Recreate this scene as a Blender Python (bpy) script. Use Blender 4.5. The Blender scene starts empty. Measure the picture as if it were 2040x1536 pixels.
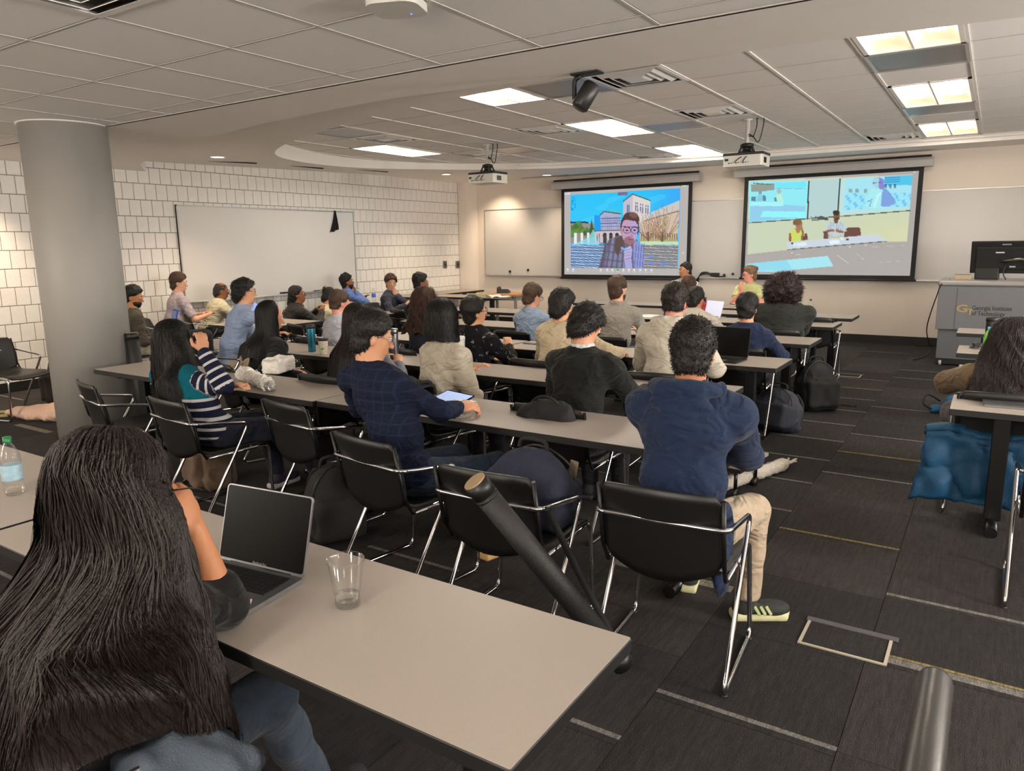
import bpy, bmesh, math, random
import numpy as np
from mathutils import Vector, Matrix
R = math.radians
rng = random.Random(7)
sc = bpy.context.scene
COL = sc.collection

# ------------------------------------------------------------------ camera
F_PX, YAW, PIT, ROL, CAMZ = 1465.72, -.577350, .188877, -.0141042, 1.55
fw = np.array([math.sin(YAW)*math.cos(PIT), math.cos(YAW)*math.cos(PIT), -math.sin(PIT)])
rt = np.array([math.cos(YAW), -math.sin(YAW), 0.0]); up = np.cross(rt, fw)
r2 = math.cos(ROL)*rt + math.sin(ROL)*up
u2 = -math.sin(ROL)*rt + math.cos(ROL)*up
CP = np.array([0, 0, CAMZ])
cd = bpy.data.cameras.new('camera'); cam = bpy.data.objects.new('camera', cd); COL.objects.link(cam)
cd.sensor_fit = 'HORIZONTAL'; cd.sensor_width = 36; cd.lens = 36*F_PX/2040; cd.clip_start = .02; cd.clip_end = 100
M = Matrix(((r2[0], u2[0], -fw[0], 0), (r2[1], u2[1], -fw[1], 0), (r2[2], u2[2], -fw[2], CAMZ), (0, 0, 0, 1)))
cam.matrix_world = M
sc.camera = cam

def at(x, y, Z=None, Y=None, X=None):
    """the point of the room seen at photo pixel (x, y) on one plane of the room"""
    d = fw*F_PX + r2*(x-1020) - u2*(y-768)
    t = (Z-CAMZ)/d[2] if Z is not None else (Y/d[1] if Y is not None else X/d[0])
    return CP + t*d

# ------------------------------------------------------------------ colour management, world, lamps
sc.view_settings.view_transform = 'Standard'; sc.view_settings.look = 'None'
sc.view_settings.gamma = 1; sc.view_settings.use_curve_mapping = False
sc.view_settings.exposure = 0.25
try:
    sc.cycles.max_bounces = 9; sc.cycles.diffuse_bounces = 7; sc.cycles.glossy_bounces = 3
    sc.cycles.transmission_bounces = 7; sc.cycles.transparent_max_bounces = 32
    sc.cycles.caustics_reflective = False; sc.cycles.caustics_refractive = False
    sc.cycles.sample_clamp_indirect = 4
except Exception:
    pass
w = bpy.data.worlds.new('room_air'); sc.world = w; w.use_nodes = True
w.node_tree.nodes['Background'].inputs[0].default_value = (1, .93, .84, 1)
w.node_tree.nodes['Background'].inputs[1].default_value = .015

def lamp(name, kind, loc, energy, col, aim=None, size=.2, spot=None, blend=.5):
    l = bpy.data.lights.new(name, kind); l.energy = energy; l.color = col
    o = bpy.data.objects.new(name, l); COL.objects.link(o); o.location = loc
    if kind == 'AREA': l.shape = 'DISK'; l.size = size
    else: l.shadow_soft_size = size
    if spot: l.spot_size = R(spot); l.spot_blend = blend
    d = Vector(aim)-Vector(loc) if aim is not None else Vector((0, 0, -1))
    o.rotation_euler = d.to_track_quat('-Z', 'Y').to_euler()
    return o
WARM = (1, .78, .55)
TROFFER = 82.0          # strength of the troffer diffusers
# ceiling downlights of the low soffit and the wall washers (real fittings of the room)
DOWN = [(-7.25, 5.12, 2.645), (-8.09, 5.90, 2.655), (-8.1, 10.45, 2.765), (-6.85, 11.75, 2.765)]
for i, p in enumerate(DOWN):
    lamp('downlight_lamp', 'SPOT', (p[0], p[1], p[2]-.03), 80, WARM, size=.05, spot=110, blend=.8)
lamp('wall_washer', 'SPOT', (-8.55, 3.4, 2.5), 130, WARM, aim=(-9.1, 3.3, .6), size=.06, spot=100, blend=.9)
lamp('wall_washer', 'SPOT', (-8.05, 11.75, 2.74), 85, WARM, aim=(-8.25, 12.4, 1.2), size=.06, spot=95, blend=.9)
# lamps of the low ceiling behind and beside the camera, outside the frame
lamp('low_ceiling_lamp', 'AREA', (-1.9, -.6, 2.5), 15, (1, .88, .74), size=.35)
lamp('low_ceiling_lamp', 'AREA', (2.6, 1.2, 2.5), 15, (1, .90, .78), size=.6)
lamp('low_ceiling_lamp', 'AREA', (-6.4, .2, 2.5), 45, (1, .86, .70), size=.6)
for p, e in (((-1.0, -1.7, 2.05), 135), ((-6.4, -2.2, 2.05), 180), ((2.8, -1.2, 2.05), 190)):  # point fills added behind the camera to lift the low ceiling
    lamp('added_fill_lamp', 'POINT', p, e*.8, (1, .93, .84), size=.25)
for x in (-5.5, -.8):              # unseen uplights added behind the camera to brighten the low ceiling
    lamp('added_uplight', 'SPOT', (x, -2.9, 1.6), 150, (1, .93, .84), aim=(x, .6, 2.6), size=.3, spot=130, blend=.9)
for y, e in ((2.6, 320), (5.6, 280), (8.6, 60)):          # unseen lights and uplights added at the right to brighten ceiling and walls
    lamp('added_side_fill', 'POINT', (4.1, y, 1.9), e*.45, (1, .97, .93), size=.25)
    lamp('added_uplight', 'SPOT', (3.9, y+.4, 1.75), e*1.25, (1, .97, .93), aim=(-1.5, y+1.2, 2.95), size=.3, spot=125, blend=.9)

# ------------------------------------------------------------------ materials
def lin(c):
    c = np.asarray(c, float)/255
    return np.where(c <= .04045, c/12.92, ((c+.055)/1.055)**2.4)
def L3(c): return tuple(float(v) for v in lin(c))+(1,)
_m = {}
def mat(name, col, rough=.6, metal=0, var=.06, scale=40, bump=0, bscale=200, stretch=(1, 1, 1), emit=0, spec=.5, alpha=1, sheen=0, wrinkle=0):
    """principled material with procedural grain: noise varies the colour and (optionally) the relief"""
    if name in _m: return _m[name]
    m = bpy.data.materials.new(name); m.use_nodes = True; _m[name] = m
    nt = m.node_tree; b = nt.nodes['Principled BSDF']
    b.inputs['Roughness'].default_value = rough; b.inputs['Metallic'].default_value = metal
    b.inputs['Specular IOR Level'].default_value = spec
    if sheen: b.inputs['Sheen Weight'].default_value = sheen
    c = L3(col)
    tc = nt.nodes.new('ShaderNodeTexCoord'); mp = nt.nodes.new('ShaderNodeMapping'); mp.inputs['Scale'].default_value = stretch
    nt.links.new(tc.outputs['Object'], mp.inputs[0])
    n = nt.nodes.new('ShaderNodeTexNoise'); n.inputs['Scale'].default_value = scale; n.inputs['Detail'].default_value = 3
    nt.links.new(mp.outputs[0], n.inputs['Vector'])
    mx = nt.nodes.new('ShaderNodeMix'); mx.data_type = 'RGBA'
    mx.inputs['A'].default_value = tuple(v*(1-var*2) for v in c[:3])+(1,)
    mx.inputs['B'].default_value = tuple(min(1, v*(1+var*2)) for v in c[:3])+(1,)
    nt.links.new(n.outputs[0], mx.inputs['Factor']); nt.links.new(mx.outputs['Result'], b.inputs['Base Color'])
    m['mix'] = mx.name
    if bump:
        n2 = nt.nodes.new('ShaderNodeTexNoise'); n2.inputs['Scale'].default_value = bscale; n2.inputs['Detail'].default_value = 2
        nt.links.new(mp.outputs[0], n2.inputs['Vector'])
        bp = nt.nodes.new('ShaderNodeBump'); bp.inputs['Strength'].default_value = bump; bp.inputs['Distance'].default_value = .01
        nt.links.new(n2.outputs[0], bp.inputs['Height']); nt.links.new(bp.outputs[0], b.inputs['Normal'])
        if wrinkle:      # soft creases of cloth
            n3_ = nt.nodes.new('ShaderNodeTexNoise'); n3_.inputs['Scale'].default_value = 6.5; n3_.inputs['Detail'].default_value = 2.2; n3_.inputs['Distortion'].default_value = 1.2
            mp3 = nt.nodes.new('ShaderNodeMapping'); mp3.inputs['Scale'].default_value = (1, 1, 1.7); nt.links.new(tc.outputs['Object'], mp3.inputs[0]); nt.links.new(mp3.outputs[0], n3_.inputs['Vector'])
            b3 = nt.nodes.new('ShaderNodeBump'); b3.inputs['Strength'].default_value = wrinkle; b3.inputs['Distance'].default_value = .08
            nt.links.new(n3_.outputs[0], b3.inputs['Height']); nt.links.new(b3.outputs[0], bp.inputs['Normal'])
    if emit:
        b.inputs['Emission Color'].default_value = c; b.inputs['Emission Strength'].default_value = emit
    m.diffuse_color = c
    return m
def glass(name, col=(255, 255, 255), rough=.02, ior=1.45, mixt=.75):
    """thin clear plastic: mostly see-through with a glossy coat"""
    if name in _m: return _m[name]
    m = bpy.data.materials.new(name); m.use_nodes = True; _m[name] = m
    nt = m.node_tree; nt.nodes.clear()
    o = nt.nodes.new('ShaderNodeOutputMaterial'); t = nt.nodes.new('ShaderNodeBsdfTransparent'); g = nt.nodes.new('ShaderNodeBsdfGlossy')
    fr = nt.nodes.new('ShaderNodeLayerWeight'); fr.inputs[0].default_value = .35
    nz = nt.nodes.new('ShaderNodeTexNoise'); nz.inputs['Scale'].default_value = 30
    ma = nt.nodes.new('ShaderNodeMath'); ma.operation = 'MULTIPLY_ADD'; ma.inputs[1].default_value = .08; ma.inputs[2].default_value = rough
    nt.links.new(nz.outputs[0], ma.inputs[0]); nt.links.new(ma.outputs[0], g.inputs['Roughness'])
    mx = nt.nodes.new('ShaderNodeMixShader')
    t.inputs[0].default_value = L3(col)
    mr = nt.nodes.new('ShaderNodeMapRange'); mr.inputs['To Min'].default_value = 1-mixt-.2; mr.inputs['To Max'].default_value = .85
    mr.inputs['To Min'].default_value = .012; mr.inputs['To Max'].default_value = .55
    nt.links.new(fr.outputs['Facing'], mr.inputs[0]); nt.links.new(mr.outputs[0], mx.inputs[0])
    nt.links.new(t.outputs[0], mx.inputs[1]); nt.links.new(g.outputs[0], mx.inputs[2]); nt.links.new(mx.outputs[0], o.inputs[0])
    return m

# ------------------------------------------------------------------ object helpers
def tag(o, label=None, cat=None, group=None, kind=None):
    if label: o['label'] = label
    if cat: o['category'] = cat
    if group: o['group'] = group
    if kind: o['kind'] = kind
    return o
def empty(name, loc, rz=0, label=None, cat=None, group=None):
    o = bpy.data.objects.new(name, None); COL.objects.link(o); o.location = loc; o.rotation_euler = (0, 0, rz)
    o.empty_display_size = .1
    return tag(o, label, cat, group)
class MB:
    """collects shapes; build() links them as one mesh object"""
    def __init__(s): s.v = []; s.f = []; s.m = []; s.sm = []
    def add(s, vs, fs, mi=0, smooth=False):
        b = len(s.v); s.v += [tuple(float(c) for c in p) for p in vs]
        for f in fs: s.f.append([b+i for i in f]); s.m.append(mi); s.sm.append(smooth)
        return s
    def box(s, lo, hi, mi=0, ch=0, M=None):
        lo = list(lo); hi = list(hi)
        if ch <= 0:
            vs = [(x, y, z) for z in (lo[2], hi[2]) for y in (lo[1], hi[1]) for x in (lo[0], hi[0])]
            fs = [(0, 2, 3, 1), (4, 5, 7, 6), (0, 1, 5, 4), (2, 6, 7, 3), (0, 4, 6, 2), (1, 3, 7, 5)]
        else:
            bm = bmesh.new(); bmesh.ops.create_cube(bm, size=1)
            for v in bm.verts: v.co = [lo[i]+(v.co[i]+.5)*(hi[i]-lo[i]) for i in range(3)]
            bmesh.ops.bevel(bm, geom=list(bm.edges), offset=ch, segments=1 if ch < .004 else 2, affect='EDGES', profile=.5)
            bm.verts.index_update(); vs = [tuple(v.co) for v in bm.verts]; fs = [[v.index for v in f.verts] for f in bm.faces]; bm.free()
        if M is not None: vs = [tuple(M @ Vector(v)) for v in vs]
        return s.add(vs, fs, mi)
    def prism(s, poly, z0, z1, mi=0, M=None, axis='z', smooth=False):
        n = len(poly)
        P = {'z': lambda a, b, c: (a, b, c), 'y': lambda a, b, c: (a, c, b), 'x': lambda a, b, c: (c, a, b)}[axis]
        vs = [P(x, y, z0) for x, y in poly]+[P(x, y, z1) for x, y in poly]
        if M is not None: vs = [tuple(M @ Vector(v)) for v in vs]
        fs = [list(range(n))[::-1], list(range(n, 2*n))]
        s.add(vs, fs, mi)
        b = len(s.v)-2*n
        for i in range(n):
            j = (i+1) % n; s.f.append([b+i, b+j, b+n+j, b+n+i]); s.m.append(mi); s.sm.append(smooth)
        return s
    def tube(s, pts, r, n=8, mi=0, cap=True, closed=False):
        pts = [Vector(p) for p in pts]; N = len(pts)
        rs = r if isinstance(r, (list, tuple)) else [r]*N
        tang = []
        for i in range(N):
            a = pts[(i-1) % N] if closed or i > 0 else pts[i]; b = pts[(i+1) % N] if closed or i < N-1 else pts[i]
            t = (b-a); tang.append(t.normalized() if t.length > 1e-9 else Vector((0, 0, 1)))
        ref = Vector((0, 0, 1)) if abs(tang[0].z) < .9 else Vector((1, 0, 0))
        u = tang[0].cross(ref).normalized(); vs = []
        for i in range(N):
            u = (u-tang[i]*u.dot(tang[i])); u = u.normalized() if u.length > 1e-6 else tang[i].orthogonal().normalized()
            w_ = tang[i].cross(u)
            for k in range(n):
                a = 2*math.pi*k/n; vs.append(pts[i]+(u*math.cos(a)+w_*math.sin(a))*rs[i])
        fs = []
        for i in range(N if closed else N-1):
            for k in range(n):
                a, b = i*n+k, i*n+(k+1) % n; c, d = ((i+1) % N)*n+(k+1) % n, ((i+1) % N)*n+k
                fs.append((a, b, c, d))
        s.add(vs, fs, mi, True)
        if cap and not closed:
            b = len(s.v)-len(vs)
            s.f.append([b+k for k in range(n)][::-1]); s.m.append(mi); s.sm.append(False)
            s.f.append([b+(N-1)*n+k for k in range(n)]); s.m.append(mi); s.sm.append(False)
        return s
    def lathe(s, prof, c=(0, 0, 0), n=20, mi=0, M=None, smooth=True):
        vs = []; fs = []
        for r, z in prof:
            for k in range(n):
                a = 2*math.pi*k/n; vs.append((c[0]+r*math.cos(a), c[1]+r*math.sin(a), c[2]+z))
        for i in range(len(prof)-1):
            for k in range(n): fs.append((i*n+k, i*n+(k+1) % n, (i+1)*n+(k+1) % n, (i+1)*n+k))
        if M is not None: vs = [tuple(M @ Vector(v)) for v in vs]
        s.add(vs, fs, mi, smooth)
        b = len(s.v)-len(vs)
        if prof[0][0] > 1e-5: s.f.append([b+k for k in range(n)][::-1]); s.m.append(mi); s.sm.append(False)
        if prof[-1][0] > 1e-5: s.f.append([b+(len(prof)-1)*n+k for k in range(n)]); s.m.append(mi); s.sm.append(False)
        return s
    def ell(s, c, r, n=12, mi=0, M=None):
        prof = [(max(1e-6, math.sin(math.pi*i/n)), -math.cos(math.pi*i/n)) for i in range(n+1)]
        vs = []; fs = []; k2 = n*2
        for a, z in prof:
            for k in range(k2):
                t = 2*math.pi*k/k2; vs.append((c[0]+r[0]*a*math.cos(t), c[1]+r[1]*a*math.sin(t), c[2]+r[2]*z))
        for i in range(n):
            for k in range(k2): fs.append((i*k2+k, i*k2+(k+1) % k2, (i+1)*k2+(k+1) % k2, (i+1)*k2+k))
        if M is not None: vs = [tuple(M @ Vector(v)) for v in vs]
        return s.add(vs, fs, mi, True)
    def grid(s, fn, nu, nv, mi=0, closed_u=False):
        vs = [fn(i/(nu if closed_u else nu-1), j/(nv-1)) for j in range(nv) for i in range(nu)]
        fs = [(j*nu+i, j*nu+(i+1) % nu, (j+1)*nu+(i+1) % nu, (j+1)*nu+i) for j in range(nv-1) for i in range(nu if closed_u else nu-1)]
        return s.add(vs, fs, mi, True)
    def mesh(s, name, mats):
        me = bpy.data.meshes.new(name); me.from_pydata(s.v, [], s.f)
        for m in (mats if isinstance(mats, (list, tuple)) else [mats]): me.materials.append(m)
        me.polygons.foreach_set('material_index', s.m); me.polygons.foreach_set('use_smooth', s.sm); me.update()
        return me
    def build(s, name, mats, parent=None, loc=None, rz=None):
        return link(name, s.mesh(name, mats), parent, loc, rz)
def link(name, me, parent=None, loc=None, rz=None):
    o = bpy.data.objects.new(name, me); COL.objects.link(o)
    if parent is not None: o.parent = parent
    if loc is not None: o.location = loc
    if rz is not None: o.rotation_euler = (0, 0, rz)
    return o
def solid(o, t, off=0):
    m = o.modifiers.new('solid', 'SOLIDIFY'); m.thickness = t; m.offset = off; return o
def copy_tree(o, parent=None):
    c = o.copy(); COL.objects.link(c)
    if parent is not None: c.parent = parent
    for ch in list(o.children): copy_tree(ch, c)
    return c
def rrect(w_, h_, r, n=4, cx=0, cy=0):
    P = []
    for (sx, sy, a0) in ((1, 1, 0), (-1, 1, 90), (-1, -1, 180), (1, -1, 270)):
        for k in range(n+1):
            a = R(a0+90*k/n); P.append((cx+sx*(w_/2-r)+r*math.cos(a), cy+sy*(h_/2-r)+r*math.sin(a)))
    return P
def smooth_path(P, n=4):
    """Catmull-Rom through the points"""
    P = [np.array(p, float) for p in P]; out = []
    for i in range(len(P)-1):
        a = P[max(0, i-1)]; b = P[i]; c = P[i+1]; d = P[min(len(P)-1, i+2)]
        for k in range(n):
            t = k/n; out.append(tuple(.5*((2*b)+(c-a)*t+(2*a-5*b+4*c-d)*t*t+(3*b-a-3*c+d)*t**3)))
    out.append(tuple(P[-1])); return out
def fillet(P, r=.04, n=4):
    """polyline with rounded corners"""
    P = [Vector(p) for p in P]; out = [P[0]]
    for i in range(1, len(P)-1):
        a = (P[i-1]-P[i]); b = (P[i+1]-P[i]); q = min(r, a.length*.45, b.length*.45)
        p0 = P[i]+a.normalized()*q; p1 = P[i]+b.normalized()*q
        for k in range(n+1):
            t = k/n; out.append(p0*(1-t)**2+P[i]*2*t*(1-t)+p1*t*t)
    out.append(P[-1]); return out
def text_mesh(s, size, depth=.001):
    c = bpy.data.curves.new('text', 'FONT'); c.body = s; c.size = size; c.extrude = depth; c.resolution_u = 2; c.offset = size*.012
    o = bpy.data.objects.new('text', c); COL.objects.link(o)
    bpy.context.view_layer.update()
    me = bpy.data.meshes.new_from_object(o.evaluated_get(bpy.context.evaluated_depsgraph_get()))
    bpy.data.objects.remove(o); bpy.data.curves.remove(c); return me
# ------------------------------------------------------------------ room materials
m_ceil = mat('ceiling_tile_white', (246, 242, 238), .9, var=.03, scale=120, bump=.15, bscale=400)
m_gyp = mat('soffit_paint', (242, 237, 231), .85, var=.015, scale=6, bump=.03, bscale=60)
m_grid = mat('ceiling_grid_white', (238, 234, 228), .5)
m_gap = mat('grid_shadow_gap', (60, 55, 50), .9)
m_block = mat('painted_block', (230, 226, 220), .75, var=.03, scale=14, bump=.35, bscale=70)
m_mort = mat('mortar_grey', (138, 132, 126), .95, var=.06, scale=40)
m_wall = mat('wall_paint', (218, 207, 195), .8, var=.015, scale=4, bump=.05, bscale=90)
m_black = mat('black_plastic', (20, 20, 21), .45, var=.1)
m_blackm = mat('black_matte', (17, 16, 16), .8, var=.1)
m_base = mat('rubber_baseboard', (24, 22, 21), .55)
m_white = mat('white_board', (216, 213, 209), .22, var=.01, scale=3, spec=.5)
m_alu = mat('aluminium', (196, 194, 190), .3, .9, var=.03)
m_chrome = mat('chrome', (205, 205, 208), .09, 1, var=.01)
m_steel = mat('brushed_steel', (120, 118, 116), .28, 1, var=.08, scale=60, stretch=(1, 1, .05))
m_cream = mat('cream_plastic', (214, 212, 204), .4, var=.02)
m_grey = mat('grey_metal_panel', (150, 150, 152), .45, .4, var=.03)
m_slot = mat('dark_slot', (30, 27, 25), .9)

YF, XL, XR, YB = 12.36, -9.17, 4.4, -3.2
ZN, ZT = 2.535, 2.868

# ------------------------------------------------------------------ floor of carpet tiles
def carpet_mat(name, col, var=.16):
    if name in _m: return _m[name]
    m = mat(name, col, .95, var=var, scale=55 if var < .2 else 130, bump=.5, bscale=260, stretch=(1, .35, 1), spec=.15)
    nt = m.node_tree; mx = nt.nodes[m['mix']]; b = nt.nodes['Principled BSDF']
    oi = nt.nodes.new('ShaderNodeObjectInfo'); tc = nt.nodes.new('ShaderNodeTexCoord')
    # narrow tufted lines across the tile, and a tone of its own for every tile
    wv = nt.nodes.new('ShaderNodeTexNoise'); wv.inputs['Scale'].default_value = 9
    mp = nt.nodes.new('ShaderNodeMapping'); mp.inputs['Scale'].default_value = (9, .6, 1)
    nt.links.new(tc.outputs['Object'], mp.inputs[0])
    ad = nt.nodes.new('ShaderNodeVectorMath'); ad.operation = 'ADD'
    nt.links.new(mp.outputs[0], ad.inputs[0]); nt.links.new(oi.outputs['Location'], ad.inputs[1]); nt.links.new(ad.outputs[0], wv.inputs['Vector'])
    mr = nt.nodes.new('ShaderNodeMapRange'); mr.inputs['From Min'].default_value = .3; mr.inputs['From Max'].default_value = .7
    mr.inputs['To Min'].default_value = .8; mr.inputs['To Max'].default_value = 1.2; nt.links.new(wv.outputs[0], mr.inputs[0])
    mr2 = nt.nodes.new('ShaderNodeMapRange'); mr2.inputs['To Min'].default_value = .9; mr2.inputs['To Max'].default_value = 1.12
    nt.links.new(oi.outputs['Random'], mr2.inputs[0])
    mu = nt.nodes.new('ShaderNodeMath'); mu.operation = 'MULTIPLY'; nt.links.new(mr.outputs[0], mu.inputs[0]); nt.links.new(mr2.outputs[0], mu.inputs[1])
    vm = nt.nodes.new('ShaderNodeVectorMath'); vm.operation = 'SCALE'
    nt.links.new(mx.outputs['Result'], vm.inputs[0]); nt.links.new(mu.outputs[0], vm.inputs['Scale']); nt.links.new(vm.outputs[0], b.inputs['Base Color'])
    return m
m_c1 = carpet_mat('carpet_charcoal', (48, 46, 46)); m_c2 = carpet_mat('carpet_grey_line', (112, 109, 105), .42); m_c3 = carpet_mat('carpet_ochre_line', (128, 114, 76), .42)
m_c4 = carpet_mat('carpet_brown_grey', (55, 52, 51))
MB().box((XL-.1, YB, -.06), (XR, YF+.1, -.004)).build('floor', carpet_mat('carpet_underlay', (44, 41, 40))).update_tag()
floor = bpy.data.objects['floor']; tag(floor, kind='structure')
CT = .59
def tile_mesh(stripes, base):
    """one carpet tile; stripes = list of (y0, y1, material index) bands near its edge"""
    b = MB(); g = .0012; h = .004; ys = [g]+[v for s_ in stripes for v in s_[:2]]+[CT-g]
    ys = sorted(set(ys))
    for y0, y1 in zip(ys[:-1], ys[1:]):
        mi = 0
        for s_ in stripes:
            if abs(s_[0]-y0) < 1e-6: mi = s_[2]
        zt = h+(.0006 if mi else 0)
        b.box((g, y0, -.004), (CT-g, y1, zt), mi)
    return b.mesh('carpet_tile', [base, m_c2, m_c3])
T0 = [tile_mesh([], m_c1), tile_mesh([], m_c4)]
T1_ = [tile_mesh([(.03, .052, 1)], m_c1), tile_mesh([(.03, .054, 1)], m_c4)]
T2_ = [tile_mesh([(.03, .072, 1), (.076, .092, 2)], m_c1)]
T3_ = [tile_mesh([(.03, .05, 2)], m_c4)]
# stripes seen in the aisle: (column, y, sort)
SEEN = {}
def seen(c, y, s_): SEEN[(c, round((y-.03-COFF(c))/CT))] = s_
def COFF(c): return (c*.37 % 1)*.0+(.43*S_ if c == 0 else .40*S_ if c == -1 else .2*(c % 3)*CT)
S_ = 1.0544
for y in (3.875, 4.99, 5.55, 6.0, 7.11): seen(-1, y*S_, T1_[0] if y not in (5.55, 3.875) else T3_[0])
for y in (2.617, 3.30, 4.86, 5.44, 6.55): seen(0, y*S_, T2_[0] if y < 3 else T1_[1])
for y in (9.494, 8.9): seen(-1, y*S_, T1_[0])
n_t = 0
stuff = MB()
for c in range(-16, 8):
    x0 = -.274+CT*c
    for k in range(-6, 22):
        y0 = k*CT+COFF(c)
        if y0+CT < YB or y0 > YF-.3 or x0 < XL-.2: continue
        cx, cy = x0+CT/2, y0+CT/2
        d = np.array([cx, cy, 0])-CP; z = d@fw
        px = 1020+F_PX*(d@r2)/z if z > .3 else -9999; py = 768-F_PX*(d@u2)/z if z > .3 else -9999
        vis = z > .3 and -260 < px < 2300 and py < 1900
        if vis and n_t < 290 and cy < 11.9:
            me = SEEN.get((c, k)) if c in (0, -1) else None
            if me is None:
                q = rng.random(); me = T0[rng.random() < .4] if q < (.75 if c in (0, -1) else .5) else (T1_[rng.random() < .4] if q < .85 else (T3_[0] if q < .94 else T2_[0]))
            if c in (0, -1) and cy < 2.2 and cy > 1.0: me = T0[0] if c == -1 else me
            o = link('carpet_tile', me, floor, (x0, y0, 0)); n_t += 1
        else:
            stuff.box((max(XL, x0+.001), max(YB, y0+.001), -.004), (min(XR, x0+CT-.001), min(YF, y0+CT-.001), .004))
stuff.build('carpet_tiles_out_of_sight', m_c1, floor)['kind'] = 'stuff'

# ------------------------------------------------------------------ walls
wl = MB().box((XL-.2, YB, 0), (XL, YF+.2, 3.1)).build('wall_left', m_mort); tag(wl, kind='structure')
wf = MB().box((XL-.2, YF, 0), (XR+.2, YF+.2, 3.1)).build('wall_front', m_wall); tag(wf, kind='structure')
wr = MB().box((XR, YB, 0), (XR+.2, YF, 3.1)).build('wall_right', m_wall); tag(wr, kind='structure')
wb = MB().box((XL-.2, YB-.2, 0), (XR+.2, YB, 3.1)).build('wall_back', m_wall); tag(wb, kind='structure')
tag(MB().box((XL+.005, YB, .004), (XL+.02, YF, .11)).build('baseboard_left', m_base), kind='structure')
tag(MB().box((XL+.02, YF-.015, .004), (XR, YF, .125)).build('baseboard_front', m_base), kind='structure')
# concrete blocks of the left wall: every block its own piece with recessed joints
BW, BH, CH = .150, .2032, .004
def block_mesh(y1=BW, z1=BH, g=.0036, p=.008):
    b = MB(); lo, hi = (g, g), (y1-g, z1-g)
    vs = [(0, lo[0], lo[1]), (0, hi[0], lo[1]), (0, hi[0], hi[1]), (0, lo[0], hi[1])]
    c = .0025
    vs += [(p, lo[0]+c, lo[1]+c), (p, hi[0]-c, lo[1]+c), (p, hi[0]-c, hi[1]-c), (p, lo[0]+c, hi[1]-c)]
    fs = [(4, 5, 6, 7), (0, 1, 5, 4), (1, 2, 6, 5), (2, 3, 7, 6), (3, 0, 4, 7)]
    b.add(vs, fs); return b
bmesh_full = block_mesh().mesh('block', m_block)
nb = 0; rest = MB()
cells = []
for r_ in range(14):
    z0 = r_*BH-.06
    off = (r_ % 2)*BW*.5
    for k in range(int((YF+3.2)/BW)+1):
        y0 = YB+k*BW+off
        if y0+BW > YF: continue
        if 6.1 < y0 and y0+BW < 9.1 and .95 < z0 and z0+BH < 2.05: continue      # behind the whiteboard
        cells.append((y0, z0))
cells.sort(key=lambda q: (abs(q[0]-3.5) if q[0] > 3.1 else 50+abs(q[0])))
for y0, z0 in cells:
    z0c = max(z0, .1)
    if nb < 296 and z0 > .05 and y0 > 3.1:
        link('block', bmesh_full, wl, (XL, y0, z0)); nb += 1
    else:
        q = block_mesh(BW, BH-(z0c-z0)); rest.add([(v[0]+XL, v[1]+y0, v[2]+z0c) for v in q.v], q.f)
rest.build('block_courses', m_block, wl)['kind'] = 'stuff'

# front corner pilaster
pl = MB().prism([(XL+.005, YF-.002)]+[(XL+.02+.34*math.cos(R(a)), YF-.002-.2*math.sin(R(a))) for a in range(90, -1, -10)], 0.0, 2.79).build('trim_1', m_wall)
tag(pl, kind='structure')
# column
CX, CY, CR = -6.38, 3.247, .314
col = MB().lathe([(CR, 0), (CR, ZN+.02)], (CX, CY, 0), 64).build('column', mat('column_paint', (150, 147, 142), .55, var=.02, scale=5, bump=.03, bscale=50)); tag(col, kind='structure')
MB().lathe([(CR+.002, ZN-.004), (CR+.014, ZN-.004), (CR+.014, ZN+.02)], (CX, CY, 0), 48).build('ring', m_grid, col)

# ------------------------------------------------------------------ ceiling
ceil = MB().box((XL, YB, 3.05), (XR, YF, 3.1)).build('ceiling', m_gyp); tag(ceil, kind='structure')
def zmid(y): return min(2.775, 2.657+(y-5.7)*.029)
# near low ceiling: grid + tiles
NX = [-1.402-.639*k for k in range(-10, 13)]
NY = [1.902-.644*k for k in range(8, 0, -1)]+[1.902, 2.546, 3.262]
NX = sorted([x for x in NX if XL < x < XR]); NX = [XL]+NX+[XR]
NY = [YB]+[y for y in NY if y > YB]+[3.45]
bars = MB()
for x in NX[1:-1]: bars.box((x-.008, YB, ZN+.001), (x+.008, 3.45, ZN+.012))
for y in NY[1:-1]:
    bars.box((XL, y-.006, ZN+.002), (XR, y+.004, ZN+.012)); bars.box((XL, y+.004, ZN+.006), (XR, y+.013, ZN+.02), 1); bars.box((XL, y-.013, ZN+.006), (XR, y-.006, ZN+.02), 1)
bars.box((XL, 3.444, ZN-.001), (XR, 3.452, ZN+.02))
bars.build('ceiling_grid', [mat('low_grid', (206, 201, 195), .6), m_gap], ceil)
NEAR_VENT = (-3.32, 1.258)
nearstuff = MB()
for i in range(len(NX)-1):
    for j in range(len(NY)-1):
        x0, x1, y0, y1 = NX[i], NX[i+1], NY[j], NY[j+1]
        if abs(x0-NEAR_VENT[0]) < .05 and abs(y0-NEAR_VENT[1]) < .05: continue
        d = np.array([(x0+x1)/2, (y0+y1)/2, ZN])-CP; z = d@fw
        vis = z > .5 and -400 < 1020+F_PX*(d@r2)/z < 2400 and 768-F_PX*(d@u2)/z > -500
        b = MB().box((x0+.013, y0+.013, ZN+.004), (x1-.013, y1-.013, ZN+.02), 0)
        if vis: b.build('ceiling_tile', m_ceil, ceil)
        else: nearstuff.add(b.v, b.f)
nearstuff.build('ceiling_tiles_out_of_sight', m_ceil, ceil)['kind'] = 'stuff'
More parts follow.
